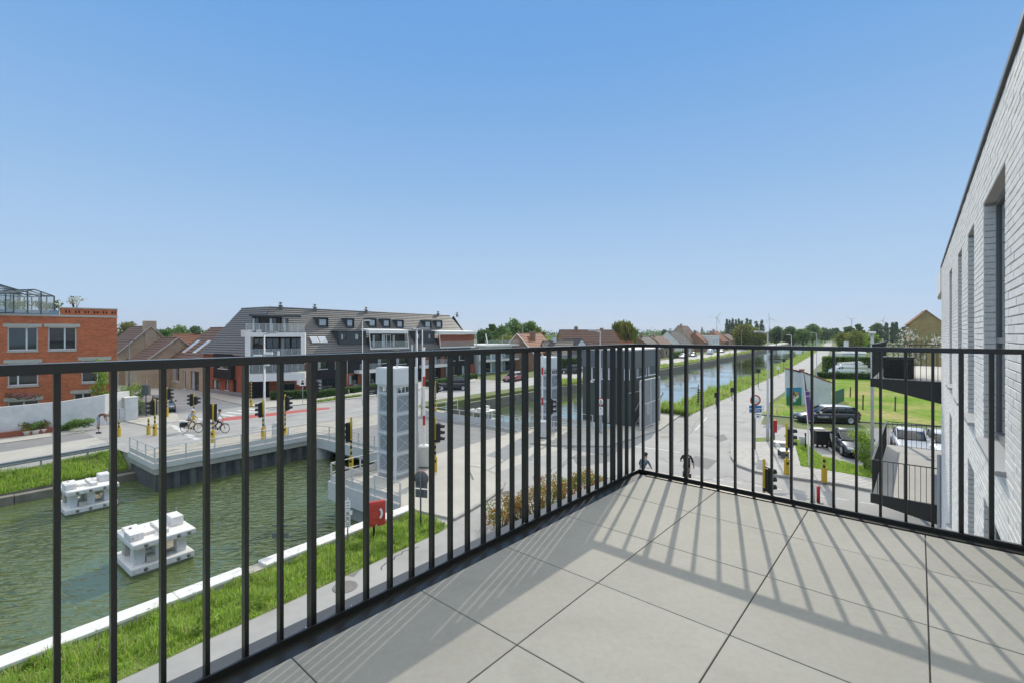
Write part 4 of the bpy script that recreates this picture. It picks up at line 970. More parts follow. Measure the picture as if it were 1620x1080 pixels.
# small upper dormers
for x0,x1,y0,y1 in ((503,518.5,500,516.5),(547.5,559.6,501,517),(583,595,502.5,516.5),(605.5,617,503,517),(627,638,503.5,518),(671.5,682,504.5,518),(689.5,699,505,518)):
    a0,f0 = rp(x0,y1+1); a1,_ = rp(x1,y1+1); b_ = rpt(a0,f0); yf = b_.y-.15; z0 = b_.z-.05; 
    wdt = max(1.25, a1-a0); z1 = z0+1.45
    t_ = MB(); yb = yf+(z1-z0)*IN/(RD-EV)+.3
    t_.box(a0,a0+.12,yf,yb,z0,z1); t_.box(a0+wdt-.12,a0+wdt,yf,yb,z0,z1); t_.box(a0+.1201,a0+wdt-.1201,yf,yb,z1-.14,z1); t_.box(a0+.1201,a0+wdt-.1201,yf,yb,z0,z0+.14)
    dm = t_.build('dormer', m_zinc, apt); MB().box(a0+.12,a0+wdt-.12,yf+.25,yf+.3,z0+.14,z1-.14).build('dormer_back', m_zinc, dm)
    wn = MB(); wn.box(a0+.25,a0+wdt-.25,yf+.2,yf+.24,z0+.3,z1-.3); wn.build('pane', mat('bright_pane',(.45,.50,.52),.1,spec=.8), dm)
# wide mid dormers
for x0,x1,y0,y1,ws in ((534,578,528.5,544,((.08,.28),(.58,.92))),(655,686,528.5,541.5,((.12,.35),(.68,.95)))):
    a0,f0 = rp(x0,y1); a1,_ = rp(x1,y1); b_ = rpt(a0,f0); yf = b_.y-.3; z0 = b_.z; z1 = z0+1.75; yb = yf+2.2
    hs = [(a0+(a1-a0)*p,a0+(a1-a0)*q,z0+.55,z1-.3) for p,q in ws]
    mb = MB(); pierced(mb,a0,a1,z0-.1,z1,hs,yf,yf+.15); mb.box(a0,a0+.1,yf+.151,yb,z0,z1-.001); mb.box(a1-.1,a1,yf+.151,yb,z0,z1-.001); mb.box(a0-.08,a1+.08,yf-.08,yb,z1,z1+.1); dm = mb.build('dormer', m_zinc, apt)
    MB().box(a0+.1,a1-.1,yf+.3,yf+.35,z0,z1-.05).build('dormer_back', mat('dark_interior',(.02,.022,.022),.9), dm)
    for h in hs: 
        o = window(dm, h, yf-.08, m_dfr, (.5,), None, None, True)
# roof terraces with white canopies
def roof_terrace(x0,x1,ytop,ybot,full=False):
    a0,f0 = rp(x0,ybot); a1,_ = rp(x1,ybot); b_ = rpt(a0,max(f0,.0)); z0 = b_.z+.05; z1 = z0+(2.1); yf = b_.y-.2
    dk = MB(); dk.box(a0+.3,a1-.3,yf+.25,yf+.3,z0,z1); tb = dk.build('terrace_recess', mat('dark_interior',(.02,.022,.022),.9), apt)
    mb = MB(); mb.prism([(yf+1.6,z1+.75),(yf-.25,z1+.55),(yf-.25,z1+.05),(yf+1.6,z1+.05)],a0,a1,'x'); mb.build('canopy', m_wht, tb)
    mb = MB(); mb.bar((a0+.1,yf-.15,z1+.05),(a0+.1,yf-.45,z0-.1),.1,.1); mb.bar((a1-.1,yf-.15,z1+.05),(a1-.1,yf-.45,z0-.1),.1,.1); mb.box(a0,a1,yf-.5,yf-.44,z0-.2,z0); mb.build('frame', m_wht, tb)
    MB().box(a0+.2,a1-.2,yf-.47,yf-.455,z0+.0,z0+.95).build('glass_rail', m_glz, tb)
    for k,(p,q) in enumerate(((.12,.3),(.36,.58),(.62,.8))):
        window(tb,(a0+(a1-a0)*p,a0+(a1-a0)*q,z0+.1,z1-.15),yf+.05,m_wfr if k==1 else m_dfr,(.5,),None,None,True)
    if full:
        MB().box(a0+.3,a1-.3,yf+.10,yf+.249,z0-.1,z1).build('red_brick_panel', m_red2, tb)
    return tb
roof_terrace(581,644,527,551)
roof_terrace(692,752,526,549,True)
# left wing: dark canted terrace with white lintel
a,b,c,d = rect(fl_,364,382,536,558)
mb = inl(MB()); mb.box(a-.6,b+.6,1.6,2.4,d-.1,d+1.1); o = mb.build('canopy', m_wht, apt)
mb = inl(MB()); mb.bar((a+.2,1.9,d),(a-1.0,.1,EV-.2),.12,.3); mb.bar((b+.2,1.9,d),(b-1.0,.1,EV-.2),.12,.3); mb.build('canted_rail', m_galv, apt)
mb = inl(MB()); mb.add([(a+.3,1.85,d),(b+.1,1.85,d),(b-1.1,.05,EV-.1),(a-.9,.05,EV-.1),(a+.3,2.0,d),(b+.1,2.0,d),(b-1.1,.2,EV-.1),(a-.9,.2,EV-.1)],[(0,1,2,3),(4,5,6,7),(0,1,5,4),(1,2,6,5),(2,3,7,6),(3,0,4,7)]); mb.build('canted_glazing', mat('black_glass',(.012,.013,.014),.25), apt)
# skylights
for x0,x1 in ((491,504),(504.5,517)):
    a0,f0 = rp(x0+2,543.5); a1,_ = rp(x1+2,543.5); _,f1 = rp(x0,534)
    p_,q_ = rpt(a0,f0),rpt(a0,f1); n_ = Vector((0,-(RD-EV),IN)).normalized()
    mb = MB(); w_ = (a1-a0)*.9; mb.bar(p_+Vector((w_/2,0,0))+n_*.17,q_+Vector((w_/2,0,0))+n_*.17,w_,.1,n_); o = mb.build('roof_window', m_wht, apt)
    mb = MB(); mb.bar(p_.lerp(q_,.08)+Vector((w_/2,0,0))+n_*.18,p_.lerp(q_,.92)+Vector((w_/2,0,0))+n_*.18,w_*.84,.1,n_); mb.build('pane', mat('roof_window_glass',(.55,.60,.64),.08), o)
# vents on the ridge, downpipes
for px in (445,498,577,687,716):
    a,f = rp(px, 490); mb = MB(); mb.lathe([(.22,RD-.1),(.22,RD+.35),(.34,RD+.36),(.34,RD+.45),(.16,RD+.46),(.16,RD+.75),(.3,RD+.76),(.001,RD+.9)],(a,IN,0),10); mb.build('roof_vent', m_galv, apt)
for px in (494,548.5,620,684,707):
    a = fm.sz(px,570)[0]; mb = MB(); mb.tube([(a,-.11,.1),(a,-.11,EV-.3)],.05,6); mb.build('downpipe', m_lgrey, apt)
# entrance balconies on the main facade
for x0,x1,y0,y1 in ((560,595,584,588.5),(663,704,576,580)):
    a,b,c,d = rect(fm,x0,x1,y0,y1); mb = MB(); mb.box(a,b,-1.3,-.01,c,d); o = mb.build('balcony_slab', m_wht, apt)
    mb = MB()
    mb.box(a,b,-1.28,-1.24,d+1.0,d+1.04)
    for q in np.linspace(a,b-.04,5): mb.box(q,q+.04,-1.28,-1.24,d,d+1.0)
    stuff(mb.build('rail', m_dfr, o)); MB().box(a+.05,b-.05,-1.262,-1.25,d+.1,d+.95).build('glass_rail', m_glz, o)
# white-framed corner balcony stack
pA, pB = at_depth(387.5,54.3), at_depth(482.5,56.6); dv = (pB-pA).normalized(); ba = atan2(dv.x,dv.y); fb = Facade(pA, ba); Mb = inv @ T(pA) @ RZ(pi/2-ba)
def inb(mb=None): mb = mb or MB(); mb.M = Mb; return mb
Wb = (pB-pA).length; zz = lambda y: fb.sz(435,y)[1]
z_a, z_b, z_c, z_d = zz(602), zz(590), zz(565), zz(526)
bod = inb(); bod.box(.15,Wb-.15,2.4,6.5,0,zz(526)); bod.box(.3,Wb-3.0,3.2,6.0,zz(525.9),zz(498)); bod.build('corner_block', m_dkb, apt)
rb = inb(); rb.box(.2,Wb-.3,2.0,2.399,0,z_a); rb.build('red_brick_panel', m_red2, apt)
ws = inb(); ws.box(0,Wb,0,2.39,z_a,z_b); ws.box(Wb-.9,Wb,.0,.5,zz(609),z_a-.001); slab = ws.build('balcony_slab', m_wht, apt)
ws = inb(); ws.box(0,Wb,0,2.39,zz(570),z_c); ws.box(0,.55,0,2.39,z_c+.001,zz(533)); ws.box(Wb-.45,Wb,0,2.39,z_c+.001,zz(533)); ws.box(0,Wb,0,2.39,zz(532.9),z_d); ws.box(0,.45,0,.5,z_b+.001,zz(570.1)); ws.build('balcony_frame', m_wht, apt)
for (zl,zh,fr_) in ((z_b,zz(578),m_galv),(z_c,zz(553),m_galv),(z_d,zz(513.5),m_lgrey)):
    mb = inb(); zl_ = zl; zh_ = zl+1.02 
    mb.box(.05,Wb-.05,.04,.09,zh_-.05,zh_)
    for q in np.linspace(.1,Wb-.1,10): mb.box(q-.025,q+.025,.05,.08,zl_+.002,zh_-.05)
    mb.box(.05,.10,.10,2.3,zh_-.05,zh_); mb.box(Wb-.10,Wb-.05,.10,2.3,zh_-.05,zh_)
    o = mb.build('balcony_rail', fr_, apt)
    mb = inb(); mb.box(.12,Wb-.12,.062,.068,zl_+.08,zh_-.08); mb.build('glass_rail', m_glz, o)
for zl,zh in ((z_b,zz(571)),(z_c,zz(533.5))):
    for p,q in ((.1,.27),(.3,.52),(.55,.72),(.74,.93)):
        o = window(apt,(Wb*p,Wb*q,zl+.05,zh-.12),2.2,m_dfr,(.5,),None,None,p in (.1,.55)); o.matrix_parent_inverse = Mb
for p,q in ((.1,.36),(.52,.8)):
    o = window(apt,(Wb*p,Wb*q,.5,z_a-.35),1.82,m_dfr,(.33,.66),None,None,False); o.matrix_parent_inverse = Mb
for x0,x1,ww in ((.3,Wb-.7,(.08,.2,.42,.62)),):
    mb = inb(); mb.box(.0,Wb*.9,2.9,6.0,zz(499.9),zz(497)); mb.build('penthouse_roof', m_zinc, apt)
    for p,q in ((.04,.16),(.34,.46),(.58,.68)): o = window(apt,(Wb*p,Wb*q,z_d+.1,zz(502)),3.0,m_dfr,(.5,),None,None,True); o.matrix_parent_inverse = Mb
# hedge boxes, lawn strip and parked bits before the facade come with the plants
# white modern annex at the far end
an = thing('white_annex', 'white flat-roofed annex with glass balcony rails at the far end of the dark apartments', 'building', C_+d2*(LM+1.0)+n2_*(-.5), pi/2-MA)
MB().box(0,11,0,8,0,5.2).build('wall', m_wht, an); 
for z in (2.35,5.2):
    MB().box(-.3,11.3,-1.6,-.002 if z<5 else 8,z,z+.32).build('balcony_slab', m_wht, an); MB().box(-.2,11.2,-1.55,-1.53,z+.33,z+1.2).build('glass_rail', m_glz, an)
for z in (.2,2.7):
    for x in (.8,4.2,7.6): window(an,(x,x+2.6,z,z+1.9),-.2,m_dfr,(.5,),None,None,True)
mb = MB(); mb.bar((5.2,2,5.5),(4.6,2,7.6),.16,.16); mb.build('flue', m_wht, an)
# ================================================================== houses and buildings further along
def t_for(px, off):
    """distance along the canal line (point) whose offset line is seen at column px"""
    L = canal_line(off)
    for a,b in zip(L,L[1:]):
        if b.y < 1: continue
        if a.y < 1: a = a.lerp(b, (1-a.y)/(b.y-a.y))
        xa, xb = 810+F*a.x/a.y, 810+F*b.x/b.y
        if (xa-px)*(xb-px) <= 0: return a.lerp(b, (px-xa)/(xb-xa))
    return L[-1]
FA = R(35.5)
def fhouse(label, px, off, L, D, e, r, wm, rm, gf=False, nw=2, chim=True, name='far_house', group='houses along the far bank road', ang=FA, verge=None, gwin=()):
    o = t_for(px, off); ws = []
    for k in range(nw):
        x = L*(k+.5)/nw-.6; ws.append((x,x+1.2,.9,2.3))
        if e > 4.5: ws.append((x,x+1.2,3.3,4.6))
    return house(name, label, o, ang, L, D, e, r, wm, rm, verge=verge, chim=(L*.3,D/2,.8,r+.9) if chim and not gf else None, wins_=ws, rows=8, gable_front=gf, group=group)
h_ = at_depth(794,100); f_ = Facade(h_, R(113)); sa,za = f_.sz(818.5,528); _,ze = f_.sz(794,557)
house('gabled_house','brown brick house with white verge boards on a tall gable beyond the white annex', h_, R(113), sa*2, 15, ze, za, m_brn2, m_rtile2, verge=m_wht, chim=(sa+1.2,6,1.0,za+.4), wins_=((1.2,2.6,.8,2.4),(sa*2-2.8,sa*2-1.4,.8,2.4)), gable_front=True)
fhouse('low white gabled house with a dark roof between the brown gabled house and the hedge', 866, -17.5, 10, 8, 3.1, 5.9, m_wht, m_rtile3, ang=R(60))
fhouse('white house end with a pointed gable beside the low white house', 897, -16.5, 5, 9, 3.6, 6.4, m_wht, m_rtile3, gf=True, nw=1, ang=R(70))
fhouse('long brown brick house with a broad red-brown roof left of the willow', 893, -24, 15, 11, 3.9, 8.6, m_brn2, m_rtile, ang=R(80))
fhouse('orange roofed wing at the right of the long brown house, next to the willow', 938, -24, 12, 10, 3.7, 8.4, m_brn2, m_rtile2, ang=R(80))
fhouse('small white gable with a pointed roof in front of the long brown house', 930, -17, 5, 6, 2.9, 5.3, m_wht, m_rtile, gf=True, nw=1, ang=R(84))
fhouse('low brown house with a grey roof just right of the willow', 1031, -15, 10, 9, 3.3, 6.6, m_brn2, m_rtile3, nw=3)
fhouse('brick house with a dark hipped-looking roof beyond the low brown house', 1048, -15, 12, 9, 3.4, 6.9, m_brn, m_rtile)
fhouse('white rendered house front with a grey tiled roof half way along the far bank', 1076, -15, 13, 10, 4.0, 8.6, m_wht, m_rtile3, nw=3)
fhouse('taller brown roofed house behind the white rendered house', 1092, -21, 16, 11, 4.6, 11.2, m_brn, m_rtile)
fhouse('narrow house with a red roof next to the flat white house', 1114, -17, 9, 9, 4.2, 8.2, m_brn2, m_rtile2)
fb_ = t_for(1126,-15); ft = thing('flat_house','white flat-roofed house with three upstairs windows among the far bank houses','house',fb_,pi/2-FA,'houses along the far bank road')
mb = MB(); hs = [(1+k*3.2,2+k*3.2,3.6,5.4) for k in range(4)]+[(1,4,.5,2.4),(7,10,.5,2.4)]; pierced(mb,0,14,0,6.6,hs,0,.3); mb.box(0,.3,.3001,10,0,6.6); mb.box(13.7,14,.3001,10,0,6.6); mb.box(-.1,14.1,-.1,10.1,6.6,6.9); mb.build('wall',m_wht,ft)
for h in hs: window(ft,h,0,m_dfr,(.5,),None,None,True)
fhouse('orange roofed farmhouse next to the flat white house', 1140, -15, 14, 10, 4.2, 9.0, m_brn2, m_rtile2)
fhouse('dark roofed barn at the end of the row of far bank houses', 1156, -18, 20, 10, 4.2, 7.6, m_brn2, m_rtile)
# ochre gabled house behind the neighbours' balcony
h_ = at_depth(1439,80); f_ = Facade(h_, R(126)); sa,za = f_.sz(1466,492); _,ze = f_.sz(1439,512)
house('ochre_house','tall ochre brick gabled house rising behind the black balcony railing', h_, R(126), sa*2, 7, ze, za, m_buff, m_rtile2, verge=None, gable_front=True)
hw = thing('white_cottage','low white cottage with a white chimney behind the hedge and van','house', at_depth(1334,125), R(0)); MB().box(0,6,0,5,0,2.6).build('wall',m_wht,hw); rf = tiled_roof('roof',hw,m_wht,(-.2,-.2,2.5),(6.2,-.2,2.5),(-.2,2.5,4.0),(6.2,2.5,4.0),rows=5); MB().prism([(1.6,3.6),(3.2,3.6),(2.8,4.2),(2.8,5.6),(2.0,5.6),(2.0,4.2)],1.9,2.6,'y').build('chimney',m_wht,rf)

# ---- bridge control building --------------------------------------------------------
m_cgreen = mat('dark_green_cladding',(.062,.085,.078),.5,var=(.075,.10,.092),scale=1)
m_cgrey = mat('slate_grey_cladding',(.13,.145,.15),.5)
CBt0, CBt1, CBn0, CBn1, CBz = 36.0, 42.3, -19.5, -15.0, 6.3
cb = thing('control_building','dark green and grey bridge control building with white-framed windows and an outside stair','building',cn(CBt0,CBn0,.0),pi/2-CA)
# local x along t, local y = -(n-CBn0)  (street face at y=-4.5)
W2, L2 = CBn1-CBn0, CBt1-CBt0
fS = Facade(cn(CBt0,CBn1), CA)                       # street face
fE = Facade(cn(CBt0,CBn0), CA+pi/2)                  # end face towards the bridge, s from water side to street side
ends = [rect(fE,935.5,942.5,579,600.5), rect(fE,951,956,580,600), rect(fE,962,966,579.5,600), rect(fE,987,990.5,581,601), rect(fE,995,1000.5,581,601), rect(fE,961,964.5,630,668)]
ends = [h for h in ends if h[1]-h[0] > .05]
strs = [rect(fS,1007,1023.5,577.5,596), rect(fS,1025,1038.5,575.5,593)]
mb = MB(); pierced(mb,0,L2,.1,CBz-1.55,strs,-W2,-W2+.2); mb.box(0,.2,-W2+.2001,0,.1,ends[0][2]-.05); mb.box(.2001,L2,-.2,0,.1,CBz-1.55); mb.box(L2-.2,L2,-W2+.2001,-.2001,.1,CBz-1.55)
mb.build('wall', m_cgreen, cb)
# end face with its tall narrow windows, built in the end-face frame
ME = RZ(-pi/2)
mb = MB(); mb.M = ME; pierced(mb,.0,W2-.2001,ends[0][2]-.049,CBz-1.55,ends[:-1],0,.2); mb.build('end_wall', m_cgreen, cb)
MB().box(-.05,L2+.05,-W2-.05,.05,CBz-1.549,CBz-.12).build('upper_band', m_cgrey, cb); MB().box(-.08,L2+.08,-W2-.08,.08,CBz-.119,CBz).build('parapet_edge', m_lgrey, cb)
MB().box(.3,L2-.3,-W2+.3,-.3,.2,CBz-1.6).build('interior', mat('dark_interior',(.02,.022,.022),.9), cb)
for h in ends[:-1]:
    o = window(cb,h,0,m_wfr,(),None,None,False,.02,.09); o.matrix_parent_inverse = ME
h = ends[-1]; o = window(cb,h,-.2,m_lgrey,(),None,None,False,.1,.1); o.matrix_parent_inverse = ME
for h in strs: window(cb,h,-W2,m_wfr,(.15,),None,None,False,.02,.10)
mb = MB(); mb.M = ME; a,b,c,d = rect(fE,935,940,600.6,604); mb.bev(a,b,-.3,-.01,c,d,.03); mb.build('wall_lamp', m_wht, cb)
# screened outside stair
st = MB(); n_ = 11
for k in range(n_): st.box(.35+k*.36,.35+(k+1)*.36-.03,-W2-1.0,-W2-.12,.14+k*.22,.18+k*.22)
st.bar((.3,-W2-1.02,.1),(.3+n_*.36,-W2-1.02,.1+n_*.22),.05,.22); st.bar((.3,-W2-.1,.1),(.3+n_*.36,-W2-.1,.1+n_*.22),.05,.22)
so_ = st.build('stair', m_galv, cb)
mb = MB(); mb.tube([(.2,-W2-.06,1.2),(2.6,-W2-.06,2.7)],.03,6); mb.tube([(-.6,-W2+.05,2.85),(1.4,-W2-.06,2.85)],.03,6); mb.build('handrail', m_lgrey, so_)
fG = Facade(cn(CBt0,CBn1+1.15), CA); sc = MB(); a,b,c,d = fG.sz(1013,600)[0],fG.sz(1043.5,600)[0],.25,3.95
for x in (a,(a+b)/2,b): sc.box(x-.05,x+.05,-W2-1.2,-W2-1.1,c,d)
for z in (c,(c+d)/2,d): sc.box(a+.051,b-.051,-W2-1.19,-W2-1.11,z-.04,z+.04)
gs_ = sc.build('stair_screen', m_lgrey, cb)
MB().box(a+.05,(a+b)/2-.06,-W2-1.155,-W2-1.145,c+.04,d-.04).build('mesh_panel', mat('fine_steel_mesh',(.22,.235,.25),.5,var=(.28,.295,.31),scale=3), gs_)
MB().box((a+b)/2+.06,b-.05,-W2-1.155,-W2-1.145,c+.04,d-.04).build('mesh_panel', mat('fine_steel_mesh',(.22,.235,.25),.5), gs_)
MB().box((a+b)/2-.9,(a+b)/2-.2,-W2-1.18,-W2-1.16,c+.9,c+1.9).build('notice_plate', m_galv, gs_)

# ---- white shed with a mural panel beside -----------------------------------------------
shp = P(1268,640); sq = P(1315,641.5); sd = (sq-shp); sl = sd.length; sang = atan2(sd.x,sd.y)
sh = thing('shed','white brick lean-to shed with an orange tiled edge beside the side street lawn','shed',shp,pi/2-sang)
z0_, z1_ = hz(588,50.), hz(605.5,49.5)
mb = MB(); mb.prism([(0,0),(sl,0),(sl,z1_),(0,z0_)],0,.22,'y'); mb.prism([(0,0),(sl,0),(sl,z1_),(0,z0_)],5.2,5.42,'y'); mb.box(0,.2,.221,5.199,0,z0_-.1); mb.box(sl-.2,sl,.221,5.199,0,z1_-.05); 
mb.build('wall', brickmat('white_painted_brick',(.74,.74,.73),(.70,.70,.69),(.60,.60,.58)), sh)
tiled_roof('roof',sh,m_rtile2,(sl+.15,-.05,z1_+.0),(sl+.15,5.5,z1_+.0),(-.1,-.05,z0_+.08),(-.1,5.5,z0_+.08),th=.14,rows=9)
mb = MB(); mb.box(-.14,.3,-.02,.3,z0_+.12,z0_+.3); mb.build('ridge_end',m_rtile2,sh)
mp = thing('mural_panel','blue and green painted panel with an abstract swirl standing left of the white shed','panel',P(1244.5,640.5),pi/2-R(88))
m_mur = mat('painted_mural',(.03,.22,.10),.6); t_ = m_mur.node_tree; b_ = t_.nodes['Principled BSDF']
tc = N(t_,'TexCoord'); sp_ = N(t_,'SeparateXYZ'); rp_ = N(t_,'ValToRGB'); mr = N(t_,'MapRange'); mr.inputs[1].default_value = 0; mr.inputs[2].default_value = 1.9
t_.links.new(tc.outputs['Object'],sp_.inputs[0]); t_.links.new(sp_.outputs[2],mr.inputs[0]); t_.links.new(mr.outputs[0],rp_.inputs[0])
rp_.color_ramp.elements[0].color = (.03,.20,.07,1); rp_.color_ramp.elements[0].position = .42; rp_.color_ramp.elements[1].color = (.04,.25,.40,1); rp_.color_ramp.elements[1].position = .7
t_.links.new(rp_.outputs[0], b_.inputs['Base Color'])
MB().box(0,1.6,-.03,.06,.02,1.9).build('board', m_mur, mp)
for k,(x,z,r,c) in enumerate(((.85,1.05,.42,(.60,.36,.08)),(1.05,.95,.26,(.75,.70,.60)),(.7,1.25,.2,(.10,.07,.04)),(1.15,1.25,.16,(.55,.30,.06)),(.8,.55,.22,(.72,.74,.74)),(.95,1.05,.12,(.08,.05,.03)))):
    mb = MB(); mb.lathe([(r,-.034-.003*k),(r*.9,-.037-.003*k),(.001,-.037-.003*k)],(x,0,z),9,'y'); mb.build('painted_patch', mat('mural_paint_%s'%'abcdef'[k],c,.6), mp)
fcn = thing('slat_fence','green slatted fence running back along the towpath behind the mural panel','fence',P(1266,636),pi/2-R(36))
for k in range(22): MB().box(k*.34,k*.34+.22,0,.03,.05,1.75).build('slat', mat('green_fence_slat',(.06,.16,.12),.6), fcn)
mb = MB(); mb.box(0,7.5,.031,.07,.4,.5); mb.box(0,7.5,.031,.07,1.35,1.45); mb.build('rail', mat('green_fence_slat',(.06,.16,.12),.6), fcn)
fcn = thing('slat_fence','green slatted fence running back between the white shed and the meadow','fence',P(1320,641),pi/2-R(46))
for k in range(14): MB().box(k*.34,k*.34+.22,0,.03,.05,1.5).build('slat', mat('green_fence_slat',(.06,.16,.12),.6), fcn)
mb = MB(); mb.box(0,4.8,.031,.07,.4,.5); mb.box(0,4.8,.031,.07,1.2,1.3); mb.build('rail', mat('green_fence_slat',(.06,.16,.12),.6), fcn)

# ---- neighbours' stacked balconies (beyond the end of our wall) -------------------------------
BB = 15.0
pB_ = Plane(bl(0,BB), (cos(TH),-sin(TH),0), (0,0,1))
def ab(px,py): return pB_.hit(px,py)
aO = ab(1377,600)[0]
m_bfloor = mat('balcony_floor_pale',(.52,.50,.46),.7,var=(.47,.455,.42),scale=2)
m_bblk = mat('balcony_black_steel',(.016,.017,.016),.4)
def neighbour(z_top, z_out, z_wall, label, dense=True):
    t = thing('neighbour_balcony', label, 'balcony', bl(0,0), BRZ, "neighbours' stacked balconies")
    a1 = WA+.88; b1 = BB+8.6
    mb = MB(); mb.box(aO+.03,a1,BB+.06,b1,z_top-.06,z_top-.006); o = mb.build('floor', m_bfloor, t)
    mb = MB(); mb.prism([(aO,z_top),(WA+.02,z_top-.02),(WA+.02,z_wall),(WA-.0,z_wall),(aO+.12,z_out),(aO,z_out)],BB,BB+.055,'y'); mb.prism([(aO,z_top),(WA+.9,z_top),(WA+.9,z_out-.3),(aO+.12,z_out),(aO,z_out)],b1,b1+.05,'y'); mb.box(aO,aO+.029,BB+.056,b1-.001,z_out,z_top); mb.build('edge_beam', m_bblk, t)
    mb = MB(); mb.box(aO+.03,a1,BB+.06,b1,z_out+.02,z_top-.061); mb.build('slab', m_bblk, t)
    hr = MB(); hz_ = z_top+1.05
    hr.box(aO+.02,aO+.07,BB+.02,b1,hz_-.03,hz_); hr.box(aO+.071,a1-.9,BB+.02,BB+.06,hz_-.025,hz_-.001); hr.box(aO+.071,a1,b1-.05,b1-.01,hz_-.025,hz_-.001); ho = hr.build('handrail', m_bblk, t)
    k = 0; a = aO+.045
    while a < WA-.05:
        MB().box(a-.007,a+.007,BB+.03,BB+.05,z_top,hz_-.026).build('bar', m_bblk, ho); a += .125
    b = BB+.14
    while b < b1-.1:
        MB().box(aO+.03,aO+.06,b-.007,b+.007,z_top,hz_-.031).build('bar', m_bblk, ho); b += .125
    a = aO+.10
    while a < a1-.05:
        MB().box(a-.007,a+.007,b1-.04,b1-.02,z_top,hz_-.026).build('bar', m_bblk, ho); a += .16
    return t
zt_ = ab(1437,600.5)[1]
neighbour(zt_, ab(1377,611)[1], ab(1497,639)[1], "black steel neighbour's balcony level with our terrace, with louvred box and white flowers")
zt2 = ab(1440,790.5)[1]
neighbour(zt2, ab(1377,794)[1], ab(1497,833)[1], "black steel neighbour's balcony one storey below, with a pale empty floor")
# black louvred cooling unit and a pot of white flowers on the upper one
a0,zb_ = ab(1396,600); a1,_ = ab(1446,600); 
cu = thing('cooling_unit','black louvred outdoor unit standing on the upper neighbour balcony','air conditioner',bl(a0,BB+.35,zt_),BRZ)
mb = MB(); mb.bev(0,a1-a0,0,.5,.03,.66,.02); u_ = mb.build('case',m_bblk,cu)
for k in range(11): 
    mb = MB(); mb.bar((.04,-.012,.09+k*.05),(a1-a0-.04,-.012,.09+k*.05),.02,.028,(0,-.6,1)); mb.build('louvre',mat('black_louvre',(.03,.032,.032),.5),cu)
MB().box(.02,a1-a0-.02,.05,.45,0,.029).build('foot',m_bblk,cu)
# ================================================================== vehicles
m_tyre = mat('tyre_rubber',(.018,.018,.018),.8); m_rim = mat('alloy_rim',(.55,.56,.57),.35,metal=.6)
m_cglass = mat('car_glass',(.02,.026,.03),.03,spec=1.0); m_lamp = mat('headlamp_glass',(.65,.67,.68),.08,spec=1.); m_tail = mat('tail_lamp_red',(.35,.02,.015),.2)
m_trim = mat('black_plastic_trim',(.02,.02,.02),.6); m_plate_ = mat('number_plate_white',(.7,.7,.68),.5)
def paint(name, c): 
    m = mat('car_paint_'+name, c, .28); m.node_tree.nodes['Principled BSDF'].inputs['Coat Weight'].default_value = .8; m.node_tree.nodes['Principled BSDF'].inputs['Coat Roughness'].default_value = .05; return m
def loft(mb, st, close=True):
    """st: list of (x, [(y,z)...]) half sections, mirrored"""
    k = len(st[0][1]); vs = []
    for x,h in st:
        for y,z in h: vs.append((x,y,z))
        for y,z in reversed(h): vs.append((x,-y,z))
    n = 2*k; fs = [(i*n+j,i*n+(j+1)%n,(i+1)*n+(j+1)%n,(i+1)*n+j) for i in range(len(st)-1) for j in range(n)]
    fs += [tuple(range(n)), tuple((len(st)-1)*n+j for j in range(n-1,-1,-1))]
    o = mb.smooth; mb.smooth = True; mb.add(vs,fs); mb.smooth = o
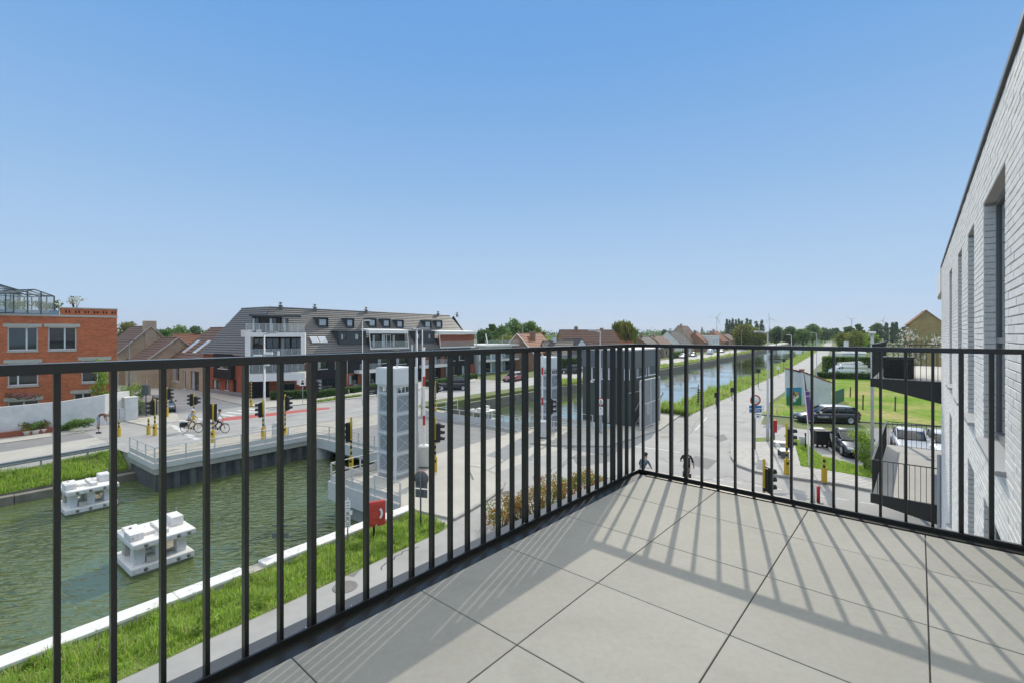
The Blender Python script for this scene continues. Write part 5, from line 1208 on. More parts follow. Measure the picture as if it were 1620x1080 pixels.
def car(label, loc, head, pm, kind='estate', roofm=None, name='parked_car', cat='car', group=None, L=4.6, Wd=1.8, text=None):
    """head: heading angle of the nose (from +Y towards +X). local +x = nose"""
    t = thing(name, label, cat, loc, pi/2-head, group)
    w = Wd/2; hb, hr = {'estate':(.92,1.47),'hatch':(.95,1.48),'suv':(1.05,1.68),'sedan':(.90,1.43),'van':(1.15,1.95)}[kind]
    f, r = L/2, -L/2
    hood = f-(1.45 if kind != 'van' else .75)
    sec = lambda x,wi,zt,zb=.22: (x,[(wi*.86,zb),(wi,zb+.12),(wi*1.0,zt-.22),(wi*.95,zt-.04),(wi*.80,zt)])
    st = [sec(r,w*.80,hb-.12,.38), sec(r+.12,w*.93,hb-.02,.28), sec(r+.6,w,hb), sec(0,w,hb-.0), sec(hood-.1,w,hb-.02), sec(hood+.5,w*.98,hb-.10), sec(f-.35,w*.94,hb-.22,.24), sec(f-.08,w*.82,hb-.34,.26), sec(f,w*.66,hb-.44,.32)]
    mb = MB(); loft(mb, st); body = mb.build('body', pm, t)
    # cabin: glass block under a painted roof
    xr0, xr1 = {'estate':(r+.06,r+.55),'hatch':(r+.1,r+.55),'suv':(r+.05,r+.4),'sedan':(r+.75,r+1.45),'van':(r+.02,r+.08)}[kind]
    xf0, xf1 = hood+.12, hood-.75
    wr = w*.78; 
    g = MB(); loft(g,[(xr0,[(w*.84,hb-.02),(w*.82,hb+.02)]),(xr1,[(w*.86,hb-.02),(wr,hr-.06)]),((xr1+xf1)/2,[(w*.88,hb-.02),(wr,hr-.03)]),(xf1,[(w*.88,hb-.02),(wr,hr-.06)]),(xf0,[(w*.80,hb-.04),(w*.76,hb-.0)])])
    g.build('windows', m_cglass if kind != 'van' else pm, t)
    rf = MB(); loft(rf,[(xr1-.14,[(wr*.93,hr-.12),(wr*.8,hr-.10)]),(xr1+.1,[(wr+.01,hr-.06),(wr*.85,hr-.015)]),((xr1+xf1)/2,[(wr+.02,hr-.04),(wr*.85,hr+.02)]),(xf1-.1,[(wr+.01,hr-.06),(wr*.85,hr-.01)]),(xf1+.12,[(wr*.95,hr-.13),(wr*.8,hr-.10)])]); rf.build('roof', roofm or pm, t)
    for s in (-1,1):
        pl = MB(); pl.bar((xf0-.02,s*w*.80,hb),(xf1,s*(wr+.012),hr-.05),.06,.05); pl.bar((xr0+.03,s*w*.84,hb),(xr1,s*(wr+.012),hr-.05),.10,.07)
        for q in ((.48,) if kind == 'van' else (.40,.72)):
            x = xf1+(xr1-xf1)*q; pl.bar((x,s*(w*.885),hb),(x,s*(wr+.015),hr-.05),.06,.03)
        pl.build('window_pillar', pm, t) if kind != 'van' else None
    if kind == 'van':
        g = MB(); 
        for s in (-1,1): g.add([(xf0-.1,s*(w*.80+.02),hb),(xf1-.35,s*(w*.885+.012),hb),(xf1-.35,s*(wr+.05),hr-.35),(xf1+.02,s*(wr+.035),hr-.35),(xf0-.1,s*(w*.80+.0),hb),(xf1-.35,s*(w*.87),hb),(xf1-.35,s*(wr),hr-.35),(xf1+.02,s*(wr),hr-.35)],[(0,1,2,3),(7,6,5,4),(0,4,5,1),(1,5,6,2),(2,6,7,3),(3,7,4,0)])
        g.build('side_window', m_cglass, t)
    wx = (f-.88, r+.85 if kind != 'van' else r+1.0); wr_ = .33 if kind not in ('suv','van') else .36
    for x in wx:
        for s in (-1,1):
            ty = MB(); ty.lathe([(wr_*.62,-.10),(wr_*.92,-.11),(wr_,-.07),(wr_,.07),(wr_*.92,.11),(wr_*.62,.10)],(x,s*(w-.10),wr_),20,'y'); wh = ty.build('wheel', m_tyre, t)
            ri = MB(); yy = s*(w-.10)+s*.112
            ri.lathe([(wr_*.66,-.01),(wr_*.66,.01),(wr_*.58,.012),(wr_*.58,-.012)],(x,yy,wr_),20,'y')
            for k in range(5): a = 2*pi*k/5+.3; ri.bar((x,yy,wr_),(x+cos(a)*wr_*.6,yy,wr_+sin(a)*wr_*.6),.05,.02,(0,1,0))
            ri.build('rim', m_rim, wh)
            ar = MB(); ar.lathe([(wr_*1.14,-.03),(wr_*1.14,.012),(wr_*.9,.012),(wr_*.9,-.03)],(x,s*(w-.012),wr_+.02),20,'y'); ar.build('wheel_arch', m_trim, t)
    for s in (-1,1):
        h = MB(); h.bev(f-.42,f-.09,s*w*.64-.19,s*w*.64+.19,hb-.36,hb-.24,.04); h.build('headlight', m_lamp, t)
        h = MB(); h.bev(r-.01,r+.12,s*w*.72-.14,s*w*.72+.14,hb-.22,hb-.04,.03); h.build('tail_light', m_tail, t)
        h = MB(); h.bev(hood-.22,hood-.05,s*(w+.08)-.08,s*(w+.08)+.08,hb-.02,hb+.13,.03); h.build('mirror', roofm or pm, t)
        dl = MB()
        if kind != 'van':
            for x in (xf1+.55,xf1-.55,(xf1+xr1)/2-.5): dl.box(x-.006,x+.006,s*(w-.001)-.006,s*(w-.001)+.006,.36,hb-.22)
        else: dl.box(.0,.012,s*(w-.001)-.006,s*(w-.001)+.006,.36,hb-.22)
        dl.build('door_gap', m_trim, t)
    g = MB(); g.box(f-.03,f+.006,-w*.42,w*.42,.46,.56); g.box(f-.06,f+.004,-w*.5,w*.5,.30,.40); g.build('grille', m_trim, t)
    MB().box(f+.007,f+.016,-.26,.26,.34,.45).build('number_plate', m_plate_, t)
    MB().box(r+.1,f-.15,-w*.98,w*.98,.17,.27).build('sill', m_trim, t)
    return t
blk = paint('black',(.012,.013,.014)); gry = paint('grey',(.05,.053,.056)); sil = paint('silver',(.50,.51,.52)); wh_ = paint('white',(.78,.78,.78)); red = paint('red',(.30,.02,.02)); dk = paint('dark_blue',(.02,.024,.03))
c1 = P(1300,668.5)
ca = car('glossy black estate car with white roof and lettered door on the side street', P(1306,667), R(-80), blk, 'estate', wh_, L=4.75)
tx = bpy.data.curves.new('lettering','FONT'); tx.body = 'PULSSEN  71'; tx.size = .23; tx.extrude = .002
to = bpy.data.objects.new('lettering', tx); COL.objects.link(to)
dg = bpy.context.evaluated_depsgraph_get(); me = bpy.data.meshes.new_from_object(to.evaluated_get(dg)); bpy.data.objects.remove(to)
lt = bpy.data.objects.new('lettering', me); COL.objects.link(lt); me.materials.append(m_wht); lt.parent = ca
lt.location = (1.0,.906,.50); lt.rotation_euler = (R(90),0,pi)
car('dark grey car parked nose towards us beside the wheeled container', P(1347,714), R(200), gry, 'sedan', L=4.4)
car('silver white car parked behind the lower neighbour balcony', P(1440,712), R(215), sil, 'sedan', wh_, L=4.5)
car('white car half hidden at the wall corner behind the lower balcony', P(1500,722), R(215), wh_, 'hatch', L=4.2)
vn = car('white work van with an aerial platform on its roof behind the low hedge', P(1341,592.5), R(-80), wh_, 'van', name='work_van', cat='van', L=6.0, Wd=2.0)
mb = MB(); mb.bar((1.6,-.3,2.15),(-2.2,-.3,2.45),.22,.2); mb.bar((1.2,.1,2.1),(-2.6,.1,2.2),.2,.18); mb.box(-2.2,-1.6,-.5,.5,1.98,2.5); mb.build('lift_arm', m_wht, vn)
mb = MB(); mb.box(-3.6,-2.99,-.55,.55,.55,1.25); mb.mat(1); mb.box(-3.3,-3.02,-.3,.3,1.251,2.3); mb.build('work_basket', [m_wht, m_trim], vn)
car('dark hatchback waiting at the left junction near the concrete wall', P(258,650), R(140), gry, 'hatch', None, 'car', L=4.1)
car('black sport utility car parked before the hedge of the dark apartments', P(716,616), R(-95), dk, 'suv')
car('red car parked along the far bank road by the white annex', P(812,602), R(-150), red, 'hatch', wh_, L=4.3)
car('dark grey people carrier parked by the low white house', P(901,590), R(-100), gry, 'suv')
car('white hatchback parked behind the dark grey people carrier', P(926,587), R(-110), wh_, 'hatch', L=4.)
car('silver car parked in front of the white house gate', P(874,583), R(-120), sil, 'hatch', L=4.)
for px,off,pm,kd,lab in ((1078,-9,wh_,'hatch','white car parked by the low brown house on the far bank'),(1094,-9,dk,'sedan','dark blue car parked in front of the white rendered house'),(1122,-9,wh_,'van','white van parked by the flat white house on the far bank'),(1141,-9,sil,'hatch','silver car parked by the orange roofed farmhouse')):
    car(lab, t_for(px,off), R(215), pm, kd, group='cars parked along the far bank')

# ================================================================== bicycles and people
m_blkm = mat('bike_black',(.015,.015,.016),.4); m_skin = mat('skin',(.50,.30,.21),.6)
def bicycle(label, loc, head, fm, bag=None, group='bicycles being ridden', basket=None):
    """local +x forwards; stands on z=0"""
    t = thing('bicycle', label, 'bicycle', loc, pi/2-head, group); R_w = .35
    for x in (-.55,.55):
        mb = MB(); n = 28; pts = [(x+cos(2*pi*k/n)*R_w*.96,0,R_w+sin(2*pi*k/n)*R_w*.96) for k in range(n+1)]; mb.tube(pts,.022,6,False); wh = mb.build('wheel', m_tyre, t)
        mb = MB()
        for k in range(9): a = pi*k/9; mb.bar((x-cos(a)*R_w*.93,0,R_w-sin(a)*R_w*.93),(x+cos(a)*R_w*.93,0,R_w+sin(a)*R_w*.93),.004,.004)
        mb.lathe([(.04,-.05),(.04,.05)],(x,0,R_w),10,'y'); mb.build('spokes', m_rim, wh)
    fr = MB(); bb=(-.08,0,.30); sd=(-.24,0,.80); hd=(.36,0,.92); hl=(.40,0,.72)
    for a,b,r in ((bb,sd,.022),(bb,hl,.032),(sd,(.37,0,.86),.02),(bb,(-.55,0,.35),.018),(sd,(-.55,0,.35),.014),(hl,hd,.024),(hl,(.55,.05,.35),.016),(hl,(.55,-.05,.35),.016),(sd,(-.26,0,.92),.016)): fr.tube([a,b],r,7)
    fr.build('frame', fm, t)
    mb = MB(); mb.tube([(.28,.30,1.04),(.36,.18,1.06),(.37,0,1.0),(.36,-.18,1.06),(.28,-.30,1.04)],.014,6); mb.build('handlebar', m_blkm, t)
    mb = MB(); mb.bev(-.40,-.14,-.07,.07,.92,.98,.025); mb.build('saddle', m_blkm, t)
    mb = MB(); mb.lathe([(.09,-.01),(.09,.01)],(-.08,.05,.30),12,'y'); mb.bar((-.08,.09,.30),(.06,.09,.20),.02,.02); mb.bar((-.08,-.09,.30),(-.22,-.09,.40),.02,.02); mb.box(.0,.12,.09,.19,.185,.21); mb.box(-.28,-.16,-.19,-.09,.39,.415); mb.build('crank', m_blkm, t)
    mb = MB(); mb.tube([(-.55+cos(a)*.40,0,R_w+sin(a)*.40) for a in np.linspace(.3,2.7,9)],.02,5); mb.tube([(.55+cos(a)*.40,0,R_w+sin(a)*.40) for a in np.linspace(.7,2.6,8)],.02,5); mb.box(-.85,-.30,-.06,.06,.76,.78); mb.build('mudguard', m_blkm, t)
    if bag:
        for s in (-1,1): mb = MB(); mb.bev(-.82,-.42,s*.14-.06,s*.14+.06,.42,.76,.03); mb.build('pannier', bag, t)
    if basket: mb = MB(); mb.bev(.45,.75,-.18,.18,.86,1.10,.03); mb.build('basket', basket, t)
    return t
def person(label, loc, head, J, mats, zones, group=None, hat=None, hair=(.05,.035,.025), cat='person'):
    """one skinned body: J = joint dict; zones assign clothing by nearest bone"""
    t = thing('person', label, cat, loc, pi/2-head, group)
    bones = [('pelvis','waist'),('waist','chest'),('chest','neck'),('neck','head0'),('head0','head1')]
    for s in 'lr': bones += [('chest','sh'+s),('sh'+s,'el'+s),('el'+s,'wr'+s),('wr'+s,'ha'+s),('pelvis','hi'+s),('hi'+s,'kn'+s),('kn'+s,'an'+s),('an'+s,'to'+s)]
    rad = {'pelvis':.135,'waist':.125,'chest':.15,'neck':.055,'head0':.085,'head1':.085}
    for s in 'lr': rad.update({'sh'+s:.065,'el'+s:.045,'wr'+s:.032,'ha'+s:.035,'hi'+s:.09,'kn'+s:.06,'an'+s:.042,'to'+s:.035})
    names = list(rad); me = bpy.data.meshes.new('body'); me.from_pydata([J[n] for n in names],[(names.index(a),names.index(b)) for a,b in bones],[])
    o = bpy.data.objects.new('body', me); COL.objects.link(o)
    md = o.modifiers.new('skin','SKIN'); sb = o.modifiers.new('sub','SUBSURF'); sb.levels = 2; sb.render_levels = 2
    sv = me.skin_vertices[0].data
    for i,n in enumerate(names): sv[i].radius = (rad[n],rad[n]*(.8 if n in ('pelvis','waist','chest') else 1)); sv[i].use_root = n == 'pelvis'
    dg = bpy.context.evaluated_depsgraph_get(); m2 = bpy.data.meshes.new_from_object(o.evaluated_get(dg)); bpy.data.objects.remove(o)
    for m in mats: m2.materials.append(m)
    seg = [(Vector(J[a]),Vector(J[b]),zones(a,b)) for a,b in bones]
    for p in m2.polygons:
        c = p.center; best = 1e9
        for a,b,z in seg:
            u = max(0,min(1,(c-a).dot(b-a)/max(1e-9,(b-a).length_squared))); d_ = (c-a.lerp(b,u)).length
            if d_ < best: best = d_; k = z
        p.material_index = k; p.use_smooth = True
    b = bpy.data.objects.new('body', m2); COL.objects.link(b); b.parent = t
    h0, h1 = Vector(J['head0']), Vector(J['head1']); up = (h1-h0).normalized(); c = h0.lerp(h1,.75)
    bm = bmesh.new(); bmesh.ops.create_uvsphere(bm,u_segments=14,v_segments=9,radius=.112 if not hat else .125)
    for v in bm.verts:
        v.co = Vector((v.co.x*1.05-.018,v.co.y*.88,v.co.z*.95+.02))
        if v.co.z < -.03 and v.co.x > -.02: v.co.z = -.01
    q = Vector((0,0,1)).rotation_difference(up).to_matrix().to_4x4()
    mb = MB(); mb.M = T(c+up*.02) @ q; mb.bm(bm); mb.sm = [True]*len(mb.sm); mb.build('helmet' if hat else 'hair', mat('helmet_'+hat[0],hat[1],.4) if hat else mat('dark_hair',hair,.8), t)
    f = MB(); f.M = T(c) @ q; f.smooth = True; f.lathe([(.001,-.02),(.016,0),(.010,.03),(.001,.035)],(.095,0,-.05),6); 
    f.build('nose', m_skin, t)
    return t
def ride(lean=.25, hand_z=1.04, hx=.30, left_up=False, arm_down=False):
    J = {'pelvis':(-.24,0,1.0),'waist':(-.24+lean*.4,0,1.16),'chest':(-.24+lean,0,1.36),'neck':(-.20+lean*1.15,0,1.50),'head0':(-.14+lean*1.15,0,1.58),'head1':(-.12+lean*1.15,0,1.70)}
    for s,k in (('l',1),('r',-1)):
        J.update({'sh'+s:(-.24+lean,k*.19,1.42),'el'+s:(.0+lean*.4,k*.28,1.22),'wr'+s:(hx-.06,k*.29,hand_z+.02),'ha'+s:(hx+.02,k*.28,hand_z+.01),'hi'+s:(-.22,k*.10,.96)})
    J.update({'knl':(.22,.11,.72),'anl':(.04,.12,.29),'tol':(.16,.13,.22),'knr':(.16,-.11,.92),'anr':(-.20,-.12,.50),'tor':(-.08,-.13,.43)})
    if arm_down: J.update({'elr':(-.12,-.30,1.14),'wrr':(-.05,-.33,.90),'har':(-.03,-.33,.82)})
    return J
jacket = lambda top,leg: (lambda a,b: top if a in ('pelvis','waist','chest') and b in ('waist','chest','shl','shr') or a[:2]=='sh' else leg if a[:2] in ('hi',) or a=='pelvis' else 3 if a[:2]=='an' else 0 if a in ('neck','chest','head0') or a[:2] in ('wr','el') else leg)
longs = lambda a,b: 1 if (a in ('pelvis','waist','chest') and b in ('waist','chest','shl','shr')) or a[:2] in ('sh','el') else 2 if a[:2] in ('hi','kn') or a=='pelvis' else 3 if a[:2]=='an' else 0
shorts = lambda a,b: 1 if (a in ('pelvis','waist','chest') and b in ('waist','chest','shl','shr')) or a[:2]=='sh' else 2 if a[:2]=='hi' or a=='pelvis' else 3 if a[:2]=='an' else 0
cloth = lambda n,c: mat('cloth_'+n,c,.9,bump=.2,bscale=80)
m_shoe = cloth('shoe',(.03,.03,.03))
hd1 = R(92)
b1 = P(303,683.3); bicycle('city bicycle with black panniers under the rider in the pale blue jacket', b1, hd1, mat('bike_ochre',(.45,.32,.08),.4), m_blkm)
person('cyclist in pale blue jacket and white helmet on the bicycle with panniers', b1, hd1, ride(.2), [m_skin,cloth('pale_blue',(.42,.52,.60)),cloth('tan',(.28,.2,.14)),m_shoe], jacket(1,2), 'people riding bicycles', ('white',(.7,.7,.72)))
b2 = P(345,684); bicycle('black bicycle in front, under the rider in the white shirt', b2, hd1, mat('bike_red_black',(.16,.03,.03),.4), None)
person('cyclist in white shirt and dark helmet riding ahead over the junction', b2, hd1, ride(.24), [m_skin,cloth('off_white',(.62,.62,.60)),cloth('navy',(.03,.035,.05)),m_shoe], jacket(1,2), 'people riding bicycles', ('dark',(.05,.05,.055)))
b3 = at_depth(1018.5,22.6); hd3 = R(42); bicycle('dark bicycle under the rider in the slate blue top below the railing corner', b3, hd3, m_blkm, None)
person('cyclist in slate blue top leaning forward below the corner of the railing', b3, hd3, ride(.3), [m_skin,cloth('slate_blue',(.10,.14,.17)),cloth('charcoal',(.03,.032,.035)),m_shoe], shorts, 'people riding bicycles', None)
b4 = at_depth(1086.5,23.6); hd4 = R(20); bicycle('dark bicycle under the rider in black with a black backpack', b4, hd4, m_blkm, m_blkm)
p4 = person('cyclist in black clothes with one arm hanging, riding away from us', b4, hd4, ride(.12,arm_down=True), [m_skin,cloth('black',(.015,.015,.016)),cloth('black',(.015,.015,.016)),m_shoe], shorts, 'people riding bicycles', None)
bk = thing('backpack','black backpack on the back of the cyclist in black','backpack',b4,pi/2-hd4); mb = MB(); mb.bev(-.44,-.24,-.15,.15,1.05,1.46,.06); mb.build('bag',m_blkm,bk); mb = MB(); mb.tube([(-.26,.12,1.42),(-.08,.13,1.48),(-.02,.12,1.3)],.018,5); mb.tube([(-.26,-.12,1.42),(-.08,-.13,1.48),(-.02,-.12,1.3)],.018,5); mb.build('strap',m_blkm,bk)
Jb = {'pelvis':(0,0,.93),'waist':(.10,0,1.07),'chest':(.36,0,1.17),'neck':(.52,0,1.14),'head0':(.60,0,1.08),'head1':(.70,0,1.00)}
for s,k in (('l',1),('r',-1)): Jb.update({'sh'+s:(.40,k*.19,1.14),'el'+s:(.47,k*.25,.86),'wr'+s:(.52,k*.14,.62),'ha'+s:(.54,k*.10,.54),'hi'+s:(.0,k*.10,.88),'kn'+s:(.05,k*.13,.48),'an'+s:(-.04,k*.14,.09),'to'+s:(.12,k*.15,.04)})
pb_ = P(155,677.5); person('man in brown top and pale jeans bending over by the white garden wall', pb_, R(60), Jb, [m_skin,cloth('brown',(.16,.09,.06)),cloth('pale_jeans',(.36,.42,.48)),m_shoe], shorts, None, None, (.03,.025,.02))
br = thing('broom','dark broom held upright on the path by the bending man','broom',P(156,685),0); mb = MB(); mb.tube([(0,0,.1),(0,.1,1.25)],.02,6); mb.build('handle',m_blkm,br); mb = MB(); mb.bev(-.18,.18,-.04,.04,0,.12,.015); mb.build('head',m_blkm,br)
# ================================================================== plants
def leafmat(name, c, c2=None, trans=.5):
    m = mat('leaf_'+name, c, .6, var=c2 or tuple(v*1.5 for v in c), scale=2.5, world=True, spec=.3)
    t = m.node_tree; b = t.nodes['Principled BSDF']
    tr = N(t,'BsdfTranslucent'); mx = N(t,'MixShader'); mx.inputs[0].default_value = trans
    src = b.inputs['Base Color'].links[0].from_socket; t.links.new(src, tr.inputs[0])
    t.links.new(b.outputs[0], mx.inputs[1]); t.links.new(tr.outputs[0], mx.inputs[2]); t.links.new(mx.outputs[0], t.nodes['Material Output'].inputs[0])
    return m
G = {'mid':[leafmat('mid_a',(0.144,0.235,0.057)),leafmat('mid_b',(0.196,0.300,0.073)),leafmat('mid_c',(0.105,0.177,0.048))],
     'dark':[leafmat('dark_a',(0.087,0.153,0.053)),leafmat('dark_b',(0.123,0.199,0.064)),leafmat('dark_c',(0.064,0.118,0.048))],
     'lime':[leafmat('lime_a',(0.251,0.356,0.062)),leafmat('lime_b',(0.335,0.440,0.084)),leafmat('lime_c',(0.167,0.251,0.053))],
     'olive':[leafmat('olive_a',(0.200,0.245,0.052)),leafmat('olive_b',(0.264,0.242,0.064)),leafmat('olive_c',(0.127,0.150,0.046))],
     'autumn':[leafmat('autumn_a',(0.273,0.209,0.053)),leafmat('autumn_b',(0.167,0.178,0.046)),leafmat('autumn_c',(0.105,0.126,0.038))],
     'red':[leafmat('photinia_red',(.30,.10,.045)),leafmat('photinia_amber',(.32,.26,.07)),leafmat('photinia_green',(.18,.24,.05))],
     'grass':[leafmat('grass_a',(.30,.43,.07)),leafmat('grass_b',(.38,.52,.09)),leafmat('grass_c',(.20,.32,.05)),leafmat('grass_dry',(.48,.46,.22))],
     'flower':[leafmat('white_petal',(.75,.75,.70),(.65,.65,.6)),leafmat('sage',(.14,.17,.10))],
     'pink':[leafmat('pink_petal',(.45,.22,.24)),leafmat('sage2',(.12,.15,.09))]}
m_bark = mat('bark',(.09,.07,.05),.95,var=(.14,.11,.085),scale=6,bump=.8,bscale=12)
def leaf_cloud(clumps, n, size, nm=3, shell=.55, flat=.0):
    """quads spread through ellipsoid clumps (cx,cy,cz,rx,ry,rz); returns verts, faces, material index"""
    C = np.array(clumps, float); vol = (C[:,3]*C[:,4]*C[:,5])**.667; pk = rng.choice(len(C), n, p=vol/vol.sum())
    d = rng.normal(size=(n,3)); d /= np.linalg.norm(d,axis=1)[:,None]; r = (shell+(1-shell)*rng.random(n)**.6)*(1+.12*rng.normal(size=n))
    c = C[pk,:3]+d*C[pk,3:6]*r[:,None]
    nrm = d+rng.normal(size=(n,3))*.7; nrm /= np.linalg.norm(nrm,axis=1)[:,None]
    a = np.cross(nrm, rng.normal(size=(n,3))); a /= np.linalg.norm(a,axis=1)[:,None]; b = np.cross(nrm,a)
    s = size*(.6+.8*rng.random(n))[:,None]
    V = np.stack([c-a*s*.5, c+b*s*.32, c+a*s*.6, c-b*s*.32],1).reshape(-1,3)
    tone = rng.integers(0,nm,len(C))[pk]; sw = rng.random(n) < .45; tone = np.where(sw, rng.integers(0,nm,n), tone)
    return V, np.arange(4*n).reshape(n,4), tone
def crown(R_x, R_z, z0, k, rc, lean=0.):
    """k clumps spread over an ellipsoid crown whose base sits at z0"""
    out = []
    for i in range(k):
        th = 2.399963*i; u = (i+.5)/k; z = -1+2*u; rr = sqrt(max(0,1-z*z)); q = random.uniform(.55,1.0)
        f = rc*random.uniform(.7,1.25)
        out.append((R_x*.72*rr*cos(th)*q+lean*z, R_x*.72*rr*sin(th)*q, z0+R_z+R_z*.78*z*random.uniform(.8,1.05), f*R_x, f*R_x, f*R_x*.85))
    return out
def tree(label, loc, H, R_, pal='mid', n=1500, leaf=.5, kind='round', name='tree', cat='tree', group=None, z_trunk=None, rc=.42, kcl=14):
    t = thing(name, label, cat, loc, random.uniform(0,6), group)
    zt = z_trunk if z_trunk is not None else H*.28
    tr = MB(); tr.tube([(0,0,-.1),(.03*H*.1,.0,zt*.6),(0,.02*H*.1,zt),(0,0,H*.62)],[H*.028,H*.022,H*.018,H*.007],7)
    for k in range(6):
        a = k*1.05+random.uniform(-.3,.3); z = zt*random.uniform(.75,1.2); q = R_*random.uniform(.5,.8)
        tr.tube([(0,0,z),(cos(a)*q*.5,sin(a)*q*.5,z+(H-z)*.25),(cos(a)*q,sin(a)*q,z+(H-z)*.5)],[H*.012,H*.008,H*.004],5)
    tr.build('trunk', m_bark, t)
    if kind == 'poplar': cl_ = [(random.uniform(-.2,.2)*R_,random.uniform(-.2,.2)*R_,zt+(H-zt)*(k+.4)/9,R_*(.9 if k < 7 else .5),R_*(.9 if k < 7 else .5),(H-zt)/9) for k in range(9)]
    elif kind == 'willow':
        cl_ = crown(R_,(H-zt)*.36,zt+(H-zt)*.28,kcl,rc)
        for k in range(16): a = k*.3927; cl_.append((cos(a)*R_*.85,sin(a)*R_*.85,zt+(H-zt)*.22,R_*.16,R_*.16,(H-zt)*.36))
    else: cl_ = crown(R_,(H-zt)*.5,zt,kcl,rc)
    V,Fq,mi = leaf_cloud(cl_, n, leaf); 
    if kind == 'willow':
        V = V.reshape(-1,4,3); c = V.mean(1,keepdims=True); V = c+(V-c)*np.array([.45,.45,1.9]); V = V.reshape(-1,3)
    fast('crown', V, Fq, G[pal], t, mi); return t
def bush(label, loc, clumps, pal, n, leaf, name='shrub', cat='shrub', group=None, rz=0., part='foliage', stems=True, shell=.5):
    t = thing(name, label, cat, loc, rz, group); V,Fq,mi = leaf_cloud(clumps, n, leaf, len(G[pal]), shell); fast(part, V, Fq, G[pal], t, mi)
    if stems:
        mb = MB()
        for c in clumps[:8]: mb.tube([(c[0]*.3,c[1]*.3,0),(c[0]*.7,c[1]*.7,c[2]*.6),(c[0],c[1],c[2])],[.03,.02,.008],5)
        mb.build('stem', m_bark, t)
    return t
def treeat(label, px, ytop, Y, R_px, **k):
    H = hz(ytop, Y); return tree(label, at_depth(px,Y), H, R_px*Y/F, leaf=k.pop('leaf',Y*.0042), **k)
# trees behind the houses on the left
treeat('rusty green tree right behind the orange-red brick block', 203, 505, 125, 19, pal='autumn', n=1800, group='trees behind the left houses')
for px,yt,Y,r,pal,lab in ((243,513,150,9,'dark','small dark conifer-like tree just right of the broad chimney'),(262,518,160,14,'mid','low green tree between the chimney and the pale tree'),(287,512,165,18,'mid','broad green tree behind the orange tiled roofs'),(308,515,170,16,'dark','dark green tree to the right of the broad green tree'),
    (330,519,110,16,'lime','yellow-green tree beside the tiled slope of the dark apartments'),(347,517,120,12,'lime','yellow-green tree partly behind the dark apartments')):
    treeat(lab, px, yt, Y, r, pal=pal, n=1500, z_trunk=1.2, group='trees behind the left houses')
# trees behind the far end of the apartments
for px,yt,Y,r,pal,lab in ((768,517,150,16,'dark','dark tree behind the end of the tiled mansard roof'),(779,508,175,10,'dark','slim dark tree standing above its neighbours'),(795,514,170,17,'mid','round green tree left of the tall brown gable'),(816,504,180,20,'mid','large green tree above the tall brown gable'),(838,504,180,17,'mid','tall full tree right of the brown gable'),(852,517,150,14,'olive','olive tree at the right end of the group by the brown gable'),(806,530,135,24,'olive','wide lower olive tree right behind the brown gable')):
    treeat(lab, px, yt, Y, r, pal=pal, n=2200, z_trunk=1.5, group='trees behind the far end of the apartments')
treeat('big weeping willow behind the low brown houses', 986, 509, 140, 21, pal='olive', kind='willow', n=5000, z_trunk=3.0, leaf=.8, name='willow_tree')
for px,yt,Y,r,pal,lab,nn,kd in ((1054,523,260,13,'dark','dark tree behind the low roofs in the middle distance',1300,'round'),(1066,526,250,9,'mid','small green tree beside the dark one over the low roofs',900,'round'),
    (1180,515,235,23,'olive','huge yellow-green tree at the end of the far bank houses',4200,'round'),(1200,524,230,14,'olive','lower yellow-green tree right of the huge one',1600,'round'),
    (1228,518,300,13,'dark','dark rounded tree left of the pair along the far bank path',1500,'round'),(1250,516,300,15,'dark','broad dark tree in the row along the far bank path',1700,'round'),(1270,520,290,13,'mid','green tree in the row along the far bank path',1400,'round'),(1286,511,330,12,'mid','tallest airy tree in the row along the far bank path',1200,'round'),(1305,519,420,13,'dark','bluish dark tree near the vanishing end of the canal',1200,'round'),(1322,518,470,9,'dark','last dark tree at the vanishing end of the canal',900,'round')):
    treeat(lab, px, yt, Y, r, pal=pal, n=nn, kind=kd, z_trunk=1.5, group='trees along the far bank', kcl=16)
for i,px in enumerate((1150,1154.5,1159,1164,1169,1174,1181,1187,1197,1205)):
    treeat(('first','second','third','fourth','fifth','sixth','seventh','eighth','ninth','tenth')[i]+' poplar from the left in the far row of tall dark poplars', px, 506+(0,1,-1,1,0,2,-1,0,3,1)[i], 520, 3.2 if px < 1180 else 4.2, pal='dark', n=700, kind='poplar', z_trunk=2, leaf=1.7, name='poplar_tree', group='far row of poplars')
for px,yt,Y,r,pal,lab,kd in ((1343,512,260,10,'dark','dark tree left of the pair over the white cottage','round'),(1360,511,260,8,'dark','dark narrow tree over the white cottage','round'),(1335,524,190,14,'olive','yellow-green tree over the hedge at the left','round'),(1357,523,180,18,'olive','wide yellow-green tree behind the white cottage','round'),(1380,527,150,12,'lime','pale green tree at the edge of the upper balcony','round'),
    (1388,510,420,11,'dark','dark clump of trees behind the right wind turbine','round'),(1402,512,430,3,'dark','slim poplar left of the balcony end','poplar'),(1412,512,430,3.2,'dark','slim poplar in the middle above the balcony','poplar'),(1418,511,430,3,'dark','slim poplar right of the middle above the balcony','poplar'),(1432,514,300,10,'dark','dark tree left of the ochre gabled house','round')):
    treeat(lab, px, yt, Y, r, pal=pal, n=1500, kind=kd, z_trunk=1.2, group='trees beyond the meadow')
